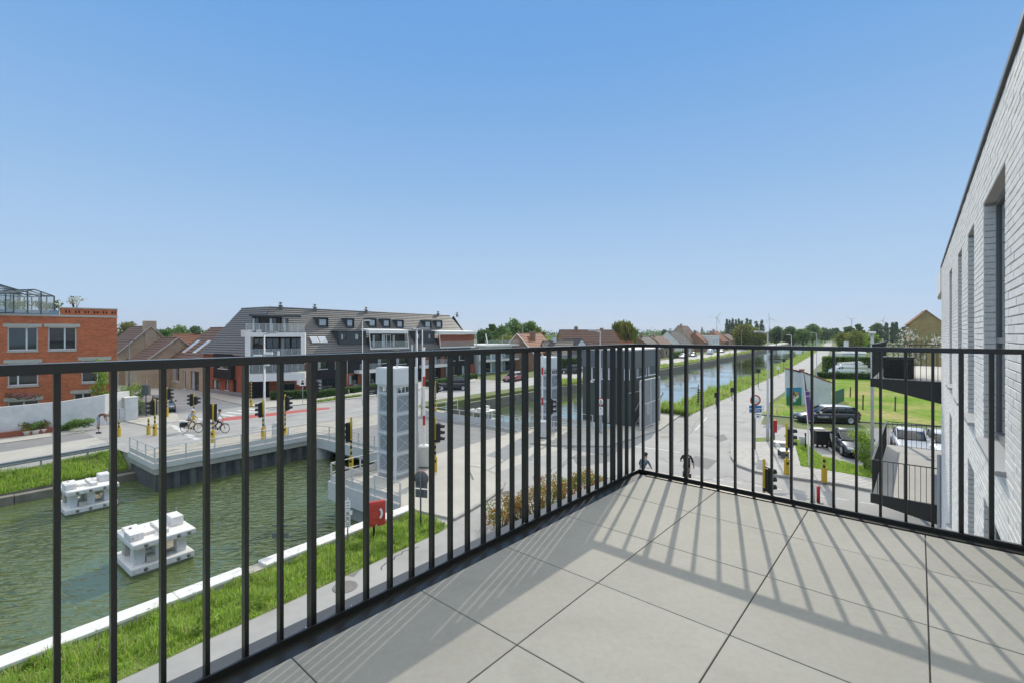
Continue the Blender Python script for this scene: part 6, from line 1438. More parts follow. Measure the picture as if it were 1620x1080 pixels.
# far wood on the horizon: one mass
cl_ = []
for i in range(420):
    a = R(random.uniform(-58,62)); Y = random.uniform(620,1150); h = random.uniform(7,13)*(Y/800)
    cl_.append((math.tan(a)*Y, Y, h*.45, h*1.3, h*.8, h*.62))
V,Fq,mi = leaf_cloud(cl_, 30000, 3.4, 3, .7); o = fast('far_wood', V, Fq, G['dark'], None, mi); tag(o,'long dark green belt of far trees along the horizon','wood'); stuff(o)
cl_ = []
for i in range(150):
    px = random.uniform(850,1060); Y = random.uniform(250,420); h = random.uniform(3,7); cl_.append(((px-810)/F*Y, Y, h*.45, h*1.2, h*.9, h*.6))
for i in range(60):
    px = random.uniform(1205,1320); Y = random.uniform(430,600); h = random.uniform(4,8); cl_.append(((px-810)/F*Y, Y, h*.45, h*1.2, h*.9, h*.6))
V,Fq,mi = leaf_cloud(cl_, 9000, 1.5, 3, .6); o = fast('hedgerow', V, Fq, G['mid'], None, mi); tag(o,'low green hedgerows and scrub in the fields before the far wood','hedgerow'); stuff(o)

# hedges (clipped): box-shaped foliage
def hedge(label, a, b, wd, h, pal='dark', n=2500, leaf=.16, name='hedge', group=None):
    a,b = Vector(a),Vector(b); L = (b-a).length; ang = atan2((b-a).y,(b-a).x); t = thing(name,label,'hedge',a,ang,group)
    P_ = rng.random((n,3)); f = rng.integers(0,5,n)
    x = P_[:,0]*L; y = (P_[:,1]-.5)*wd; z = P_[:,2]*h
    z = np.where(f==0,h,z); y = np.where(f==1,-wd/2,np.where(f==2,wd/2,y)); x = np.where(f==3,0,np.where(f==4,L,x))
    big = (f>=3)&(rng.random(n)>.25*wd/L*4); y = np.where(big,-wd/2,y); x = np.where(big,P_[:,0]*L,x)
    c = np.stack([x,y,z],1)+rng.normal(size=(n,3))*.035; aa = rng.normal(size=(n,3)); aa /= np.linalg.norm(aa,axis=1)[:,None]; bb = np.cross(aa,rng.normal(size=(n,3))); bb /= np.linalg.norm(bb,axis=1)[:,None]
    s = leaf*(.6+.8*rng.random(n))[:,None]
    fast('foliage', np.stack([c-aa*s*.5,c+bb*s*.35,c+aa*s*.5,c-bb*s*.35],1).reshape(-1,3), np.arange(4*n).reshape(n,4), G[pal], t, rng.integers(0,3,n))
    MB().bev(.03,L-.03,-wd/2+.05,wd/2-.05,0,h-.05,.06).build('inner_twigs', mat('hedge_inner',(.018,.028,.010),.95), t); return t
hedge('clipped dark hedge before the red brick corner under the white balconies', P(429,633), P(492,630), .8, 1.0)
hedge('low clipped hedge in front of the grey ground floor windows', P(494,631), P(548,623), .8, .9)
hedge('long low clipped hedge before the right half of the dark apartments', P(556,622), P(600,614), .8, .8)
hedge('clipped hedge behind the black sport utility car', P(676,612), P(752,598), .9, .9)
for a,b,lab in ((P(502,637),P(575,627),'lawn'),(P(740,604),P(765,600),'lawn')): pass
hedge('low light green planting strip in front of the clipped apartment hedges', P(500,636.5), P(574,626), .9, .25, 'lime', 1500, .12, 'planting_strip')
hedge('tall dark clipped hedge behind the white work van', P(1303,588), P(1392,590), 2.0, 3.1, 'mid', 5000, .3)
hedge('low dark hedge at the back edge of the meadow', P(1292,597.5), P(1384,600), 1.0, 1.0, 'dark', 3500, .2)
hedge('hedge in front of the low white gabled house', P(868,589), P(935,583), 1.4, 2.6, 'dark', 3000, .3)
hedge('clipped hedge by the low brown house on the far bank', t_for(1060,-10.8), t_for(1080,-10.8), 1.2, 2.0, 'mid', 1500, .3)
# named shrubs
bush('leafy green shrub beside the pole of the white flag at the drive', P(1371,741), [(random.uniform(-.55,.55),random.uniform(-.5,.5),.3+1.7*k/11,.42,.42,.34) for k in range(12)], 'lime', 2600, .10)
bush('young light green tree against the orange-red brick facade', at_depth(161,43.5), [(random.uniform(-.6,.6),random.uniform(-.3,.3),1.2+3.7*k/13,.5,.4,.4) for k in range(14)], 'lime', 1500, .15)
bush('bright green bush spilling over the street end of the white garden wall', at_depth(206,42.2), [(random.uniform(-.5,.5),random.uniform(-.4,.4),1.6+1.2*k/7,.45,.4,.35) for k in range(8)], 'lime', 900, .14)
bush('dark climbing bush beside the grey concrete retaining wall', at_depth(219,43.5), [(random.uniform(-.5,.5),random.uniform(-.4,.4),.6+1.9*k/7,.4,.4,.35) for k in range(8)], 'mid', 800, .14)
for k,(px,py,lab) in enumerate(((42,688.3,'left'),(56,686.8,'middle'),(69,685,'right'))):
    q = thing('planter', lab+' one of three white pots with reddish plants along the garden wall', 'plant pot', P(px,py), 0, 'white pots along the garden wall')
    MB().lathe([(.20,0),(.24,.30),(.27,.30),(.27,.36),(.22,.36),(.001,.33)],n=14).build('pot', m_wht, q)
    V,Fq,mi = leaf_cloud([(random.uniform(-.2,.2),random.uniform(-.2,.2),.5+.35*j/4,.28,.28,.2) for j in range(5)], 260, .12); fast('foliage', V, Fq, G['autumn'] if k != 1 else G['mid'], q, mi)
bush('heap of cut green branches on the pavement beside the bending man', P(124,681), [(-1.7+k*.24,random.uniform(-.2,.2),.22+.07*k*random.random(),.42,.36,.22) for k in range(11)], 'mid', 1800, .14, 'branch_heap', 'branches', stems=False)
bush('airy flowering shrub on the parapet of the orange-red brick roof', lp(S1-3.0,1.2,ztop+.8), [(random.uniform(-.9,.9),random.uniform(-.4,.4),.5+.6*random.random(),.4,.3,.25) for k in range(9)], 'flower', 260, .13)
bush('green plants growing at the foot of the roof greenhouse', lp(gs-1.2,.6,ztop+.5), [(random.uniform(-2.2,1.0),random.uniform(-.2,.4),.3+.4*random.random(),.5,.4,.35) for k in range(12)], 'olive', 900, .14)
bush('green plants inside the glass greenhouse on the roof', lp((gs+ge)/2,1.2,ztop+.2), [(random.uniform(-.9,.9),random.uniform(-.6,.9),.35+.7*random.random(),.4,.4,.35) for k in range(9)], 'olive', 700, .15, 'greenhouse_plants', 'plants')
bush('pink flowering plants before the lower left brick window', lp(fc.sz(37,640)[0],-1.2,1.9), [(-1.2+.35*k,0,.2+.2*random.random(),.35,.3,.25) for k in range(8)], 'pink', 500, .11)
bush('white flowering shrub in a pot on the upper neighbour balcony', bl(a1+.35,BB+2.2,zt_), [(random.uniform(-.9,.8),random.uniform(-.5,.5),.5+.8*k/11,.34,.3,.26) for k in range(12)], 'flower', 1500, .07, stems=False)
# red-tipped shrub bed below the left railing
for k,(px,py,h) in enumerate(((795,832,.95),(822,822,1.05),(848,812,1.1),(872,803,1.1),(897,794,1.1),(921,786,1.0),(944,778,1.0))):
    bush(('','second ','third ','fourth ','fifth ','sixth ','')[k]+('nearest' if k == 0 else 'farthest' if k == 6 else 'nearest')+' red-tipped photinia shrub in the bed below the railing', P(px,py), [(random.uniform(-.55,.55),random.uniform(-.5,.5),.25+h*.75*random.random(),.36,.36,.28) for j in range(12)], 'red', 1500, .075, group='red-tipped shrubs in a row below the railing', cat='shrub', name='photinia_shrub', shell=.3)

# grass: blades on the banks
def blades(name, label, pts, nrm_h, w, pal='grass', weights=(.4,.32,.2,.08)):
    n = len(pts); h = nrm_h*(.5+rng.random(n)); a = rng.random(n)*2*np.pi; d = np.stack([np.cos(a),np.sin(a),np.zeros(n)],1); s = np.stack([-np.sin(a),np.cos(a),np.zeros(n)],1)*(w*(.6+.8*rng.random(n)))[:,None]
    b = rng.random(n)[:,None]*.75; tip = pts+np.array([0,0,1])*h[:,None]*(1-.35*b)+d*h[:,None]*b; mid = pts+np.array([0,0,.55])*h[:,None]+d*h[:,None]*b*.35
    V = np.stack([pts-s,pts+s,mid+s*.8,tip,mid-s*.8],1).reshape(-1,3); i = np.arange(n)*5
    F4 = np.stack([i,i+1,i+2,i+4],1); F3 = np.stack([i+4,i+2,i+3,i+3],1)
    mi = rng.choice(len(weights), n, p=weights)
    me_v = V; Fq = np.concatenate([np.stack([i,i+1,i+2],1),np.stack([i,i+2,i+4],1),np.stack([i+4,i+2,i+3],1)]); mi = np.concatenate([mi,mi,mi])
    o = fast(name, me_v, Fq, G[pal], None, mi); tag(o,label,'grass'); return stuff(o)
def field_noise(x, y, s): return np.sin(x*s*1.3+np.sin(y*s*.9)*1.7)*np.sin(y*s*1.1+1.3*np.sin(x*s*.7))
cu, cnn = np.array(CU), np.array(CN)
n = 60000; t_ = rng.uniform(-16,13.2,n); q_ = rng.uniform(-15.08,-12.95,n); h = .19*(1+.5*field_noise(t_,q_,2.2)+.35*field_noise(t_+9,q_*1.7,5.1))*np.where(q_>-13.3,.6,1)
blades('grass','lush green grass on the near bank between the white coping and the path', t_[:,None]*cu+q_[:,None]*cnn+np.array([0,0,.008]), np.clip(h,.05,.45), .010, weights=(.34,.26,.27,.13))
n = 34000; t_ = rng.uniform(-24,9.0,n); o_ = rng.uniform(-2.55,-.42,n); z_ = bank_z(t_,o_)
blades('grass','rough green grass on the far bank below the crash barrier', t_[:,None]*cu+(NL+o_)[:,None]*cnn+np.stack([0*z_,0*z_,z_],1), .24*np.clip(1+.6*field_noise(t_,o_,1.5),.3,2), .018)
def along(off0, off1, n, s0, s1, power=2.):
    A = np.array([canal_line(off0),canal_line(off1)]); seg = np.linalg.norm(np.diff(A[0],axis=0),axis=1); cum = np.concatenate([[0],np.cumsum(seg)])
    s = s0+(s1-s0)*rng.random(n)**power; u = rng.random(n); P0 = np.stack([np.interp(s,cum,A[0][:,k]) for k in range(3)],1); P1 = np.stack([np.interp(s,cum,A[1][:,k]) for k in range(3)],1)
    return P0*(1-u)[:,None]+P1*u[:,None], s, u
pt, s_, u_ = along(W_+.0, W_+3.1, 30000, 114, 420)
blades('bank_vegetation','tall weeds and grass along the right bank beside the towpath', pt, np.clip(.42+.4*field_noise(s_,u_*3,.55)+.25*rng.random(len(s_))+s_*.0005,.15,1.4)*(1-.45*u_), .035, weights=(.22,.22,.28,.28))
pt, s_, u_ = along(-2.9, -.3, 22000, 128, 420); pt[:,2] -= .3*u_
blades('bank_vegetation','green weeds on the far bank between the road and the stone edge', pt, np.clip(.35+.25*field_noise(s_,u_*3,.4),.12,.9), .04, weights=(.25,.25,.26,.24))
cx_ = np.array([[p.x,p.y] for p in fld]); n = 26000; pp_ = np.stack([rng.uniform(20,70,n),rng.uniform(37,90,n)],1)
def inside(p, poly):
    c = np.zeros(len(p),bool); j = len(poly)-1
    for i in range(len(poly)):
        k = ((poly[i,1]>p[:,1])!=(poly[j,1]>p[:,1]))&(p[:,0]<(poly[j,0]-poly[i,0])*(p[:,1]-poly[i,1])/(poly[j,1]-poly[i,1]+1e-12)+poly[i,0]); c ^= k; j = i
    return c
pp_ = pp_[inside(pp_,cx_)][:0]; None and blades('grass','short mown grass of the meadow beyond the side street', np.concatenate([pp_,np.full((len(pp_),1),.01)],1), np.full(len(pp_),.10), .05, weights=(.38,.34,.12,.16))
vg = np.array([[p.x,p.y] for p in (P(1258,707),P(1267,740),P(1330,749),P(1392,758),P(1392,745),P(1300,722),P(1272,700),P(1240,688))]); n = 26000
pp_ = np.stack([rng.uniform(vg[:,0].min(),vg[:,0].max(),n),rng.uniform(vg[:,1].min(),vg[:,1].max(),n)],1); pp_ = pp_[inside(pp_,vg)]
blades('grass','green verge between the paved island and the drive', np.concatenate([pp_,np.full((len(pp_),1),.01)],1), np.full(len(pp_),.13), .014)

# broad-leaved weeds and dry tufts scattered in the near grass
cl_ = []
for i in range(70):
    t = random.uniform(-12,13); q = random.choice((random.uniform(-15.05,-14.7),random.uniform(-15.0,-13.1),random.uniform(-13.4,-13.0))); p = cn(t,q); r = random.uniform(.07,.2); cl_.append((p.x,p.y,.08+r*.5,r,r,r*.7))
V,Fq,mi = leaf_cloud(cl_, 4200, .075, 3, .2); o = fast('weeds', V, Fq, G['lime'], None, mi); tag(o,'broad-leaved weeds scattered through the near grass strip','weeds'); stuff(o)
# ================================================================== floating dolphins, street furniture
def dolphin(label, t, n, seed):
    rr = random.Random(seed); d = thing('floating_dolphin', label, 'mooring platform', cn(t,n,WZ), pi/2-CA, 'white platforms in the canal')
    L, Wd = 2.05, 2.3; m_st = mat('stained_white_concrete',(.70,.68,.60),.85,var=(.40,.36,.26),scale=2.2,bump=.5,bscale=16)
    MB().bev(0,L,-Wd/2,Wd/2,.08,.33,.04).build('lower_slab', m_chip, d); MB().bev(.03,L-.03,-Wd/2+.03,Wd/2-.03,-.3,.085,.03).build('waterline', mat('algae_stained_concrete',(.13,.14,.07),.8,var=(.24,.23,.16),scale=5), d)
    MB().bev(.05,L+.05,-Wd/2-.04,Wd/2-.04,1.0,1.22,.05).build('upper_slab', m_chip, d)
    for x in (.35,1.02,1.7):
        for y in (-.62,.6): MB().bev(x-.17+rr.uniform(-.05,.05),x+.17,y-.2,y+.2,.331,.999,.02).build('column', m_chip if y < 0 else m_st, d)
    MB().bev(.55,.85,-1.0,-.5,.331,.55,.02).build('ledge_block', m_st, d); MB().bev(1.2,2.0,-.5,.9,.331,.46,.03).build('ledge_block', m_st, d)
    for (x0,x1,y0,y1,h) in ((.1,.5,-.75,.0,.30),(.55,.95,-.45,.55,.14),(1.0,1.3,-.8,.6,.18),(1.5,1.95,-.3,.5,.42),(.2,.7,.4,1.0,.12)): MB().bev(x0+rr.uniform(-.04,.04),x1,y0,y1+rr.uniform(-.05,.05),1.221,1.22+h*.85,.03).build('top_block', m_chip, d)
    for x in (.45,.95,1.5,1.85):
        for z in (.20,1.11): 
            mb = MB(); mb.lathe([(.07,0),(.07,.012),(.045,.012),(.045,.002),(.001,.002)],(x,-Wd/2-(.013 if z < 1 else .053),z),12,'y'); mb.build('tie_ring', m_iron, d)
    mb = MB(); mb.tube([(1.95,.6,1.24),(1.95,.6,1.7)],.04,6); mb.tube([(.35,.35,1.24),(.35,.35,1.42)],.05,6); mb.build('bollard', m_iron, d)
    return d
dolphin('nearer white chipped concrete platform standing in the canal close to the white coping', 5.35, -22.75, 3)
dolphin('farther white chipped concrete platform standing in the canal by the left quay', 5.2, -32.6, 5)
dolphin('white chipped concrete platform beyond the bridge, seen between the far railings', 36.0, -31.8, 8)

m_yel = mat('signal_yellow',(.62,.42,.02),.5,var=(.52,.35,.03),scale=5); m_sblk = mat('signal_black',(.02,.021,.021),.5)
m_lens = {'red':mat('lens_red_off',(.12,.015,.01),.15),'amber':mat('lens_amber_off',(.14,.07,.01),.15),'green':mat('lens_green_off',(.01,.07,.045),.15)}
def pole_bands(H, z0=.85, r=.055, par=None, band=.16, top=None):
    mb = MB(); z = z0; k = 0; lim = top or H
    while z < lim-.01: e = min(z+band,lim); mb.mat(k%2); mb.lathe([(r,z),(r,e)],n=10); z = e; k += 1
    if top: mb.mat(0); mb.lathe([(r,lim),(r,H),(r*.5,H+.04)],n=10)
    return mb.build('pole', [m_yel,m_sblk], par)
def signal_head(t, z, face, off, n=3, small=False):
    """face: world heading the lenses look at"""
    a = pi/2-face; s = .62 if small else 1.; h = .33*n*s
    M = T((sin(face)*off, cos(face)*off, z)) @ RZ(a)
    mb = MB(); mb.M = M; mb.bev(-.10*s,.11*s,-.155*s,.155*s,0,h,.025); mb.box(-.025,.0,-.21*s,.21*s,-.05,h+.05); o = mb.build('signal_head', m_sblk, t)
    for k in range(n):
        zc = h*(k+.5)/n
        v = MB(); v.M = M; v.smooth = True
        pr = [(cos(q)*.125*s, sin(q)*.125*s) for q in np.linspace(-.5,pi+.5,9)]
        vs = [(.11*s,y,zc+z_) for y,z_ in pr]+[(.34*s,y*.95,zc+z_*.95) for y,z_ in pr]+[(.11*s,y*.9,zc+z_*.9) for y,z_ in pr]+[(.34*s,y*.86,zc+z_*.86) for y,z_ in pr]
        q = len(pr); fs = [(i,i+1,q+i+1,q+i) for i in range(q-1)]+[(2*q+i,3*q+i,3*q+i+1,2*q+i+1) for i in range(q-1)]+[(q+i,q+i+1,3*q+i+1,3*q+i) for i in range(q-1)]
        v.add(vs,fs); v.build('visor', m_sblk, o)
        c = ('green','amber','red')[k] if n == 3 else ('green','red')[k%2]
        l = MB(); l.M = M; l.lathe([(.001,.112*s),(.105*s,.112*s),(.09*s,.13*s),(.001,.14*s)],(0,0,zc),12,'x'); l.build('lens', m_lens[c], o)
    return o
def traffic_light(label, px, base, top, faces, z=.0, sleeve=True, low=None):
    g = gp(px, base, z); H = (base-top)/F*g.y
    t = thing('traffic_light', label, 'traffic light', g, 0, 'yellow and black traffic lights'); nb = len(faces)
    pole_bands(H, .8 if sleeve else .0, par=t, top=H-1.15 if nb else H)
    if sleeve: mb = MB(); mb.bev(-.10,.10,-.10,.10,0,.82,.02); o = mb.build('base_box', m_yel, t); mb = MB(); mb.box(-.07,.07,-.105,-.1005,.55,.68); mb.build('base_plate', m_sblk, o)
    for f,zz_,n in faces: signal_head(t, H-zz_, R(f), .17, n)
    return t
def marker_post(label, px, base, top, z=0.):
    g = gp(px, base, z); H = (base-top)/F*g.y; t = thing('marker_post', label, 'bollard', g, 0, 'yellow and black marker posts')
    MB().bev(-.095,.095,-.095,.095,0,H*.58,.02).build('base_box', m_yel, t); mb = MB(); z_ = H*.58
    for k in range(4): mb.mat((k+1)%2); mb.lathe([(.06,z_),(.06,z_+H*.105)],n=10); z_ += H*.105
    mb.build('post', [m_yel,m_sblk], t); return t
marker_post('yellow and black marker post nearest the bending man', 188, 690, 664.5)
marker_post('yellow and black marker post left of the striped pole with the yellow-backed signals', 235, 687, 661)
marker_post('yellow and black marker post on the paved island right of the container', 1304, 762, 722, .12)
traffic_light('striped traffic light with yellow-backed heads at the left end of the bridge rail', 245, 688.5, 631, [(-60,1.1,3),(-150,1.1,3)])
traffic_light('striped traffic light by the white garden wall corner, partly behind a railing bar', 264, 660, 612, [(60,1.1,3)])
traffic_light('striped traffic light beyond the first cyclist with its head turned left', 306.5, 663, 621, [(-95,1.1,3),(80,1.0,2)])
traffic_light('striped traffic light in front of the second cyclist', 337, 699, 637.5, [(-20,1.1,3)])
traffic_light('striped pole on the pavement before the red brick corner', 397.5, 643, 602, [])
traffic_light('striped traffic light beside the tall grey lamp post with a big head turned left', 416, 694, 630, [(-95,1.3,3)])
traffic_light('striped traffic light at the far corner of the bridge rail with its head turned right', 451, 692, 624, [(92,1.1,3)])
traffic_light('striped traffic light before the hedge, half hidden by the double railing posts', 499, 650, 601, [(60,1.1,3)])
traffic_light('striped traffic light on the near bridge corner with a long dark head to the left', 555.5, 746, 660, [(-60,1.3,3)])
traffic_light('striped traffic light on the plaza right of the near tower', 688.5, 746, 660, [(88,1.3,3)], .1)
traffic_light('striped traffic light across the bridge in front of the parked black car', 689, 650, 603, [(80,1.1,3)])
traffic_light('striped traffic light beside the second lift tower', 868, 700, 628, [(80,1.1,3)], .1)
traffic_light('striped traffic light on the paved island with its head turned right', 1244.5, 750, 669, [(88,1.25,3)], .12)
traffic_light('nearest striped traffic light rising just beyond the front railing', 1208.5, 806, 726.5, [(88,1.35,3)], 0., False)

def lamp(label, px, base, top, head=1, mt=None, arm=.8, z=0., double=False, thick=.07, Y=None, name='street_lamp'):
    g = gp(px, base, z) if Y is None else at_depth(px, Y); H = (base-top)/F*g.y if Y is None else hz(top, Y)
    t = thing(name, label, 'street lamp', g, 0, 'street lamps'); mt = mt or m_galv
    mb = MB(); mb.tube([(0,0,0),(0,0,1.0),(0,0,1.02),(0,0,H)],[thick*1.35,thick*1.3,thick,thick*.6],10); mb.build('pole', mt, t)
    for s in ((-1,1) if double else (head,)):
        mb = MB(); mb.tube([(0,0,H-.06),(s*arm*.5,0,H)],thick*.5,6); a = mb.build('arm', mt, t)
        mb = MB(); x0, x1 = sorted((s*arm*.35, s*(arm*.35+.62))); mb.bev(x0,x1,-.12,.12,H-.02,H+.09,.03); mb.build('lamp_head', mt, a)
    return t
m_dpole = mat('dark_lamp_post',(.10,.115,.12),.5)
lamp('dark street lamp in front of the brown chimney house', 204, 618, 538.5, 1, m_dpole)
s2 = lamp('tall grey street lamp with cameras beside the red brick corner', 418, 693, 527, 1, m_galv, thick=.085)
mb = MB(); mb.bev(-.75,-.2,-.1,.1,5.9,6.05,.03); mb.bev(.1,.6,-.1,.1,6.05,6.22,.03); mb.bev(.05,.35,-.12,.12,5.25,5.5,.05); mb.tube([(-.4,0,5.9),(.4,0,5.9)],.03,6); mb.build('camera', m_wht, s2)
lamp('slim white street lamp rising before the dark apartment dormers', 573.5, 640, 507.5, 1, m_wht, .5, thick=.05)
lamp('tall twin-headed grey street lamp standing behind the near lift tower', 659, 700, 520.5, 1, m_galv, .75, double=True, thick=.10)
lamp('grey street lamp with a single flat head just right of the twin lamp', 668, 646, 521, -1, m_galv, .6, thick=.09)
s6 = lamp('grey street lamp carrying the round speed sign at the control building', 949.5, 684, 524, -1, m_galv, .8, .12, thick=.075)
lamp('grey street lamp between the no-entry sign and the mural panel', 1214.5, 700, 526, -1, m_galv, .9, thick=.075)
for px,Y,top,hd,lab in ((827,100,512,1,'slim street lamp in front of the tall brown gable'),(795,105,531,1,'short slim lamp left of the tall brown gable'),(1292,75,527,-1,'street lamp far along the towpath road'),(1252,84,530,-1,'street lamp with a round white head at the far water edge'),(1030,150,519,1,'street lamp right of the willow on the far bank'),(1083,155,520,1,'street lamp before the dark hipped house'),(1126,170,521,1,'street lamp in front of the flat white house'),(1155,185,522,1,'street lamp by the orange farmhouse'),(1173,200,523,1,'street lamp before the huge yellow-green tree'),(1204,235,524,1,'street lamp right of the huge yellow-green tree'),(1237,262,519,1,'street lamp before the dark rounded trees'),(1282,300,518,1,'last street lamp at the bend of the far path')):
    lamp(lab, px, 0, top, hd, m_galv if px != 1252 else m_wht, .7, Y=Y, thick=.06)
# round speed sign on the lamp: red ring, numeral
def disc(par, x, z, r, m, y, name='sign_plate', n=24, inner=0.):
    mb = MB()
    mb.lathe([(max(inner,.001),y+.004),(r,y+.004),(r,y),(max(inner,.001),y)],(x,0,z),n,'y'); return mb.build(name, m, par)
m_sred = mat('sign_red',(.50,.03,.03),.4); m_sblue = mat('sign_blue',(.035,.14,.36),.4,var=(.05,.19,.42),scale=3); m_sback = mat('sign_back_grey',(.11,.115,.12),.5)
def text(par, s, loc, size, m, rot=(pi/2,0,0), name='lettering', ext=.002, al='CENTER'):
    c = bpy.data.curves.new('lettering','FONT'); c.body = s; c.size = size; c.extrude = ext; c.align_x = al; c.align_y = 'CENTER'
    o = bpy.data.objects.new('lettering',c); COL.objects.link(o); me = bpy.data.meshes.new_from_object(o.evaluated_get(bpy.context.evaluated_depsgraph_get())); bpy.data.objects.remove(o)
    o = bpy.data.objects.new(name, me); COL.objects.link(o); me.materials.append(m); o.parent = par; o.location = loc; o.rotation_euler = rot; return o
rs = thing('speed_sign','round red-ringed sign on the lamp post before the dark control building','road sign',at_depth(950,26.6)+Vector((0,-.1,0)),0)
rs.location = s6.location+Vector((.02,-.13,0)); zc = hz(637,s6.location.y); disc(rs,0,zc,.30,m_sred,-.01); d_ = disc(rs,0,zc,.225,m_wht,-.018); text(d_,'5',(0,-.021,zc),.34,m_sblk)
mb = MB(); mb.bev(-.24,.24,-.02,.0,zc-1.0,zc-.36,.008); o = mb.build('sub_plate',m_wht,rs); text(o,'P',(-.0,-.024,zc-.52),.16,m_sblk); MB().bev(-.1,.1,-.06,.06,zc-2.6,zc-1.1,.02).build('control_box',m_galv,rs)
# no-entry ring with blue plates
g = P(1194.5,709,.12); ns = thing('no_entry_sign','round white sign with a red ring above two blue street plates on the paved island','road sign',g,0)
zc = hz(635,g.y); mb = MB(); mb.tube([(0,0,0),(0,0,zc+.3)],.038,8); mb.build('pole',m_sback,ns); disc(ns,0,zc,.345,m_sred,-.05); disc(ns,0,zc,.255,m_wht,-.058,'sign_face')
mb = MB(); mb.bev(-.40,.40,-.06,-.045,hz(648,g.y),hz(643.3,g.y),.004); mb.build('blue_plate',m_sblue,ns)
mb = MB(); mb.bev(-.40,.40,-.06,-.045,hz(654.5,g.y),hz(648.6,g.y),.004); o = mb.build('blue_plate',m_sblue,ns); text(o,'Ors',(.12,-.064,hz(651.3,g.y)),.2,m_wht)
mb = MB(); mb.bev(-.14,.36,-.06,-.045,hz(663.5,g.y),hz(655.5,g.y),.004); o = mb.build('white_plate',m_wht,ns); mb = MB(); mb.bar((.0,-.063,hz(657.3,g.y)),(.28,-.063,hz(657.3,g.y)),.004,.03); mb.bev(.08,.22,-.064,-.061,hz(661.5,g.y),hz(660,g.y),.001); mb.build('pictogram',m_sblk,o)
# sign seen from behind on the near bank
g = P(665.5,832); sb_ = thing('sign_from_behind','grey back of a round sign with two plates on a post in the near grass','road sign',g,R(-16))
zc = hz(757,g.y); mb = MB(); mb.tube([(0,0,0),(0,0,zc+.3)],.035,8); mb.build('pole',m_sback,sb_); disc(sb_,0,zc,.30,m_sback,.05); disc(sb_,0,zc,.31,m_sred,.056,'sign_rim')
mb = MB(); mb.bev(-.26,.26,.05,.065,hz(772,g.y),hz(763.5,g.y),.004); mb.build('plate',m_sback,sb_); mb = MB(); mb.bev(-.26,.26,.05,.065,hz(785,g.y)-.05,hz(774,g.y),.004); mb.build('plate',m_sback,sb_)
# lifebuoy station
g = P(592,851); lb = thing('lifebuoy_station','red lifebuoy cabinet with a white arc on a post in the near grass','lifebuoy station',g,R(28))
m_lred = mat('lifebuoy_red',(.55,.055,.035),.4,var=(.47,.05,.035),scale=3); zc = hz(811,g.y)
MB().bar((0,.06,0),(0,.06,zc),.08,.05).build('post',m_sblk,lb); MB().bev(-.40,.40,-.12,.05,zc-.46,zc+.46,.07).build('cabinet',m_lred,lb)
mb = MB(); 
for rr,q in ((.33,.02),(.16,.016)):
    mb.tube([(cos(a)*rr,-.125,zc+sin(a)*rr) for a in np.linspace(0,2*pi,25)],q,6,False)
mb.build('moulded_ring',m_lred,lb)
mb = MB(); mb.tube([(cos(a)*.25,-.135,zc+sin(a)*.25) for a in np.linspace(-.75,.75,9)],.045,6); mb.build('white_arc',m_wht,lb)
mb = MB(); mb.lathe([(.025,-.13),(.025,-.122),(.001,-.121)],(.05,0,zc-.40),8,'y'); mb.build('lock',m_wht,lb)
# notice strip post and small board post on the quay
g = P(550,862); npz = thing('notice_post','slim post with stacked white notices left of the lifebuoy cabinet','notice board',g,R(20)); mb = MB(); mb.tube([(0,0,0),(0,0,hz(787,g.y))],.025,6); mb.build('post',m_galv,npz)
for k,(a,b) in enumerate(((790,806),(807,814),(815,822),(823,833))):
    mb = MB(); mb.bev(-.09,.09+(.07 if k == 1 else 0),-.035,-.025,hz(b,g.y),hz(a,g.y),.003); o = mb.build('notice',m_wht,npz)
    mb = MB()
    for j in range(3): zz_ = hz(b,g.y)+(hz(a,g.y)-hz(b,g.y))*(j+.7)/3.6; mb.box(-.06,.06,-.0375,-.0355,zz_-.012,zz_+.012)
    mb.build('print', m_sblue if k == 0 else m_sback, o)
g = P(451,884); bp_ = thing('mooring_sign','thin dark post with two small dark boards at the quay edge','sign',cn((g-cn(0,-16.2)).dot(CU),-15.75,.1),0); mb = MB(); mb.tube([(0,0,-.4),(0,0,1.3)],.03,6); mb.build('post',m_sblk,bp_); mb = MB(); mb.bev(-.3,.26,-.03,-.015,.95,1.0,.004); mb.bev(-.3,.26,-.03,-.0,.55,.72,.004); mb.build('board',m_sback,bp_)
# canal signs on the right bank of the far canal
for px,py,h,k,lab in ((1105,640,2.2,0,'dark stepped mooring post leaning at the right canal bank'),(1133,641,1.4,1,'small signal board on the canal bank, left of the navigation sign'),(1158,630,1.3,1,'short dark post on the canal bank'),(1199.5,612,2.6,2,'black square navigation sign on a pole at the water edge'),(1231,594,1.7,3,'white square navigation marks near the bank further on'),(1240,588,2.6,4,'tall thin double navigation marker on the far part of the bank')):
    g = P(px,py); q = thing('navigation_sign',lab,'navigation sign',g,0); mb = MB(); mb.tube([(0,0,0),(0,0,h)],.05,6); mb.build('post',m_sback,q)
    if k == 0:
        mb = MB(); [mb.bev(-.12,.12,-.08,.08,.35+j*.24,.5+j*.24,.02) for j in range(6)]; mb.build('step',m_sblk,q); MB().bev(-.9,-.06,-.02,.02,h-.42,h-.28,.01).build('board',m_galv,q)
    else: MB().bev(-.32 if k > 1 else -.2,.32 if k > 1 else .2,-.05,-.02,h-.55,h,.01).build('board',(m_sblk if k != 3 else m_wht),q)
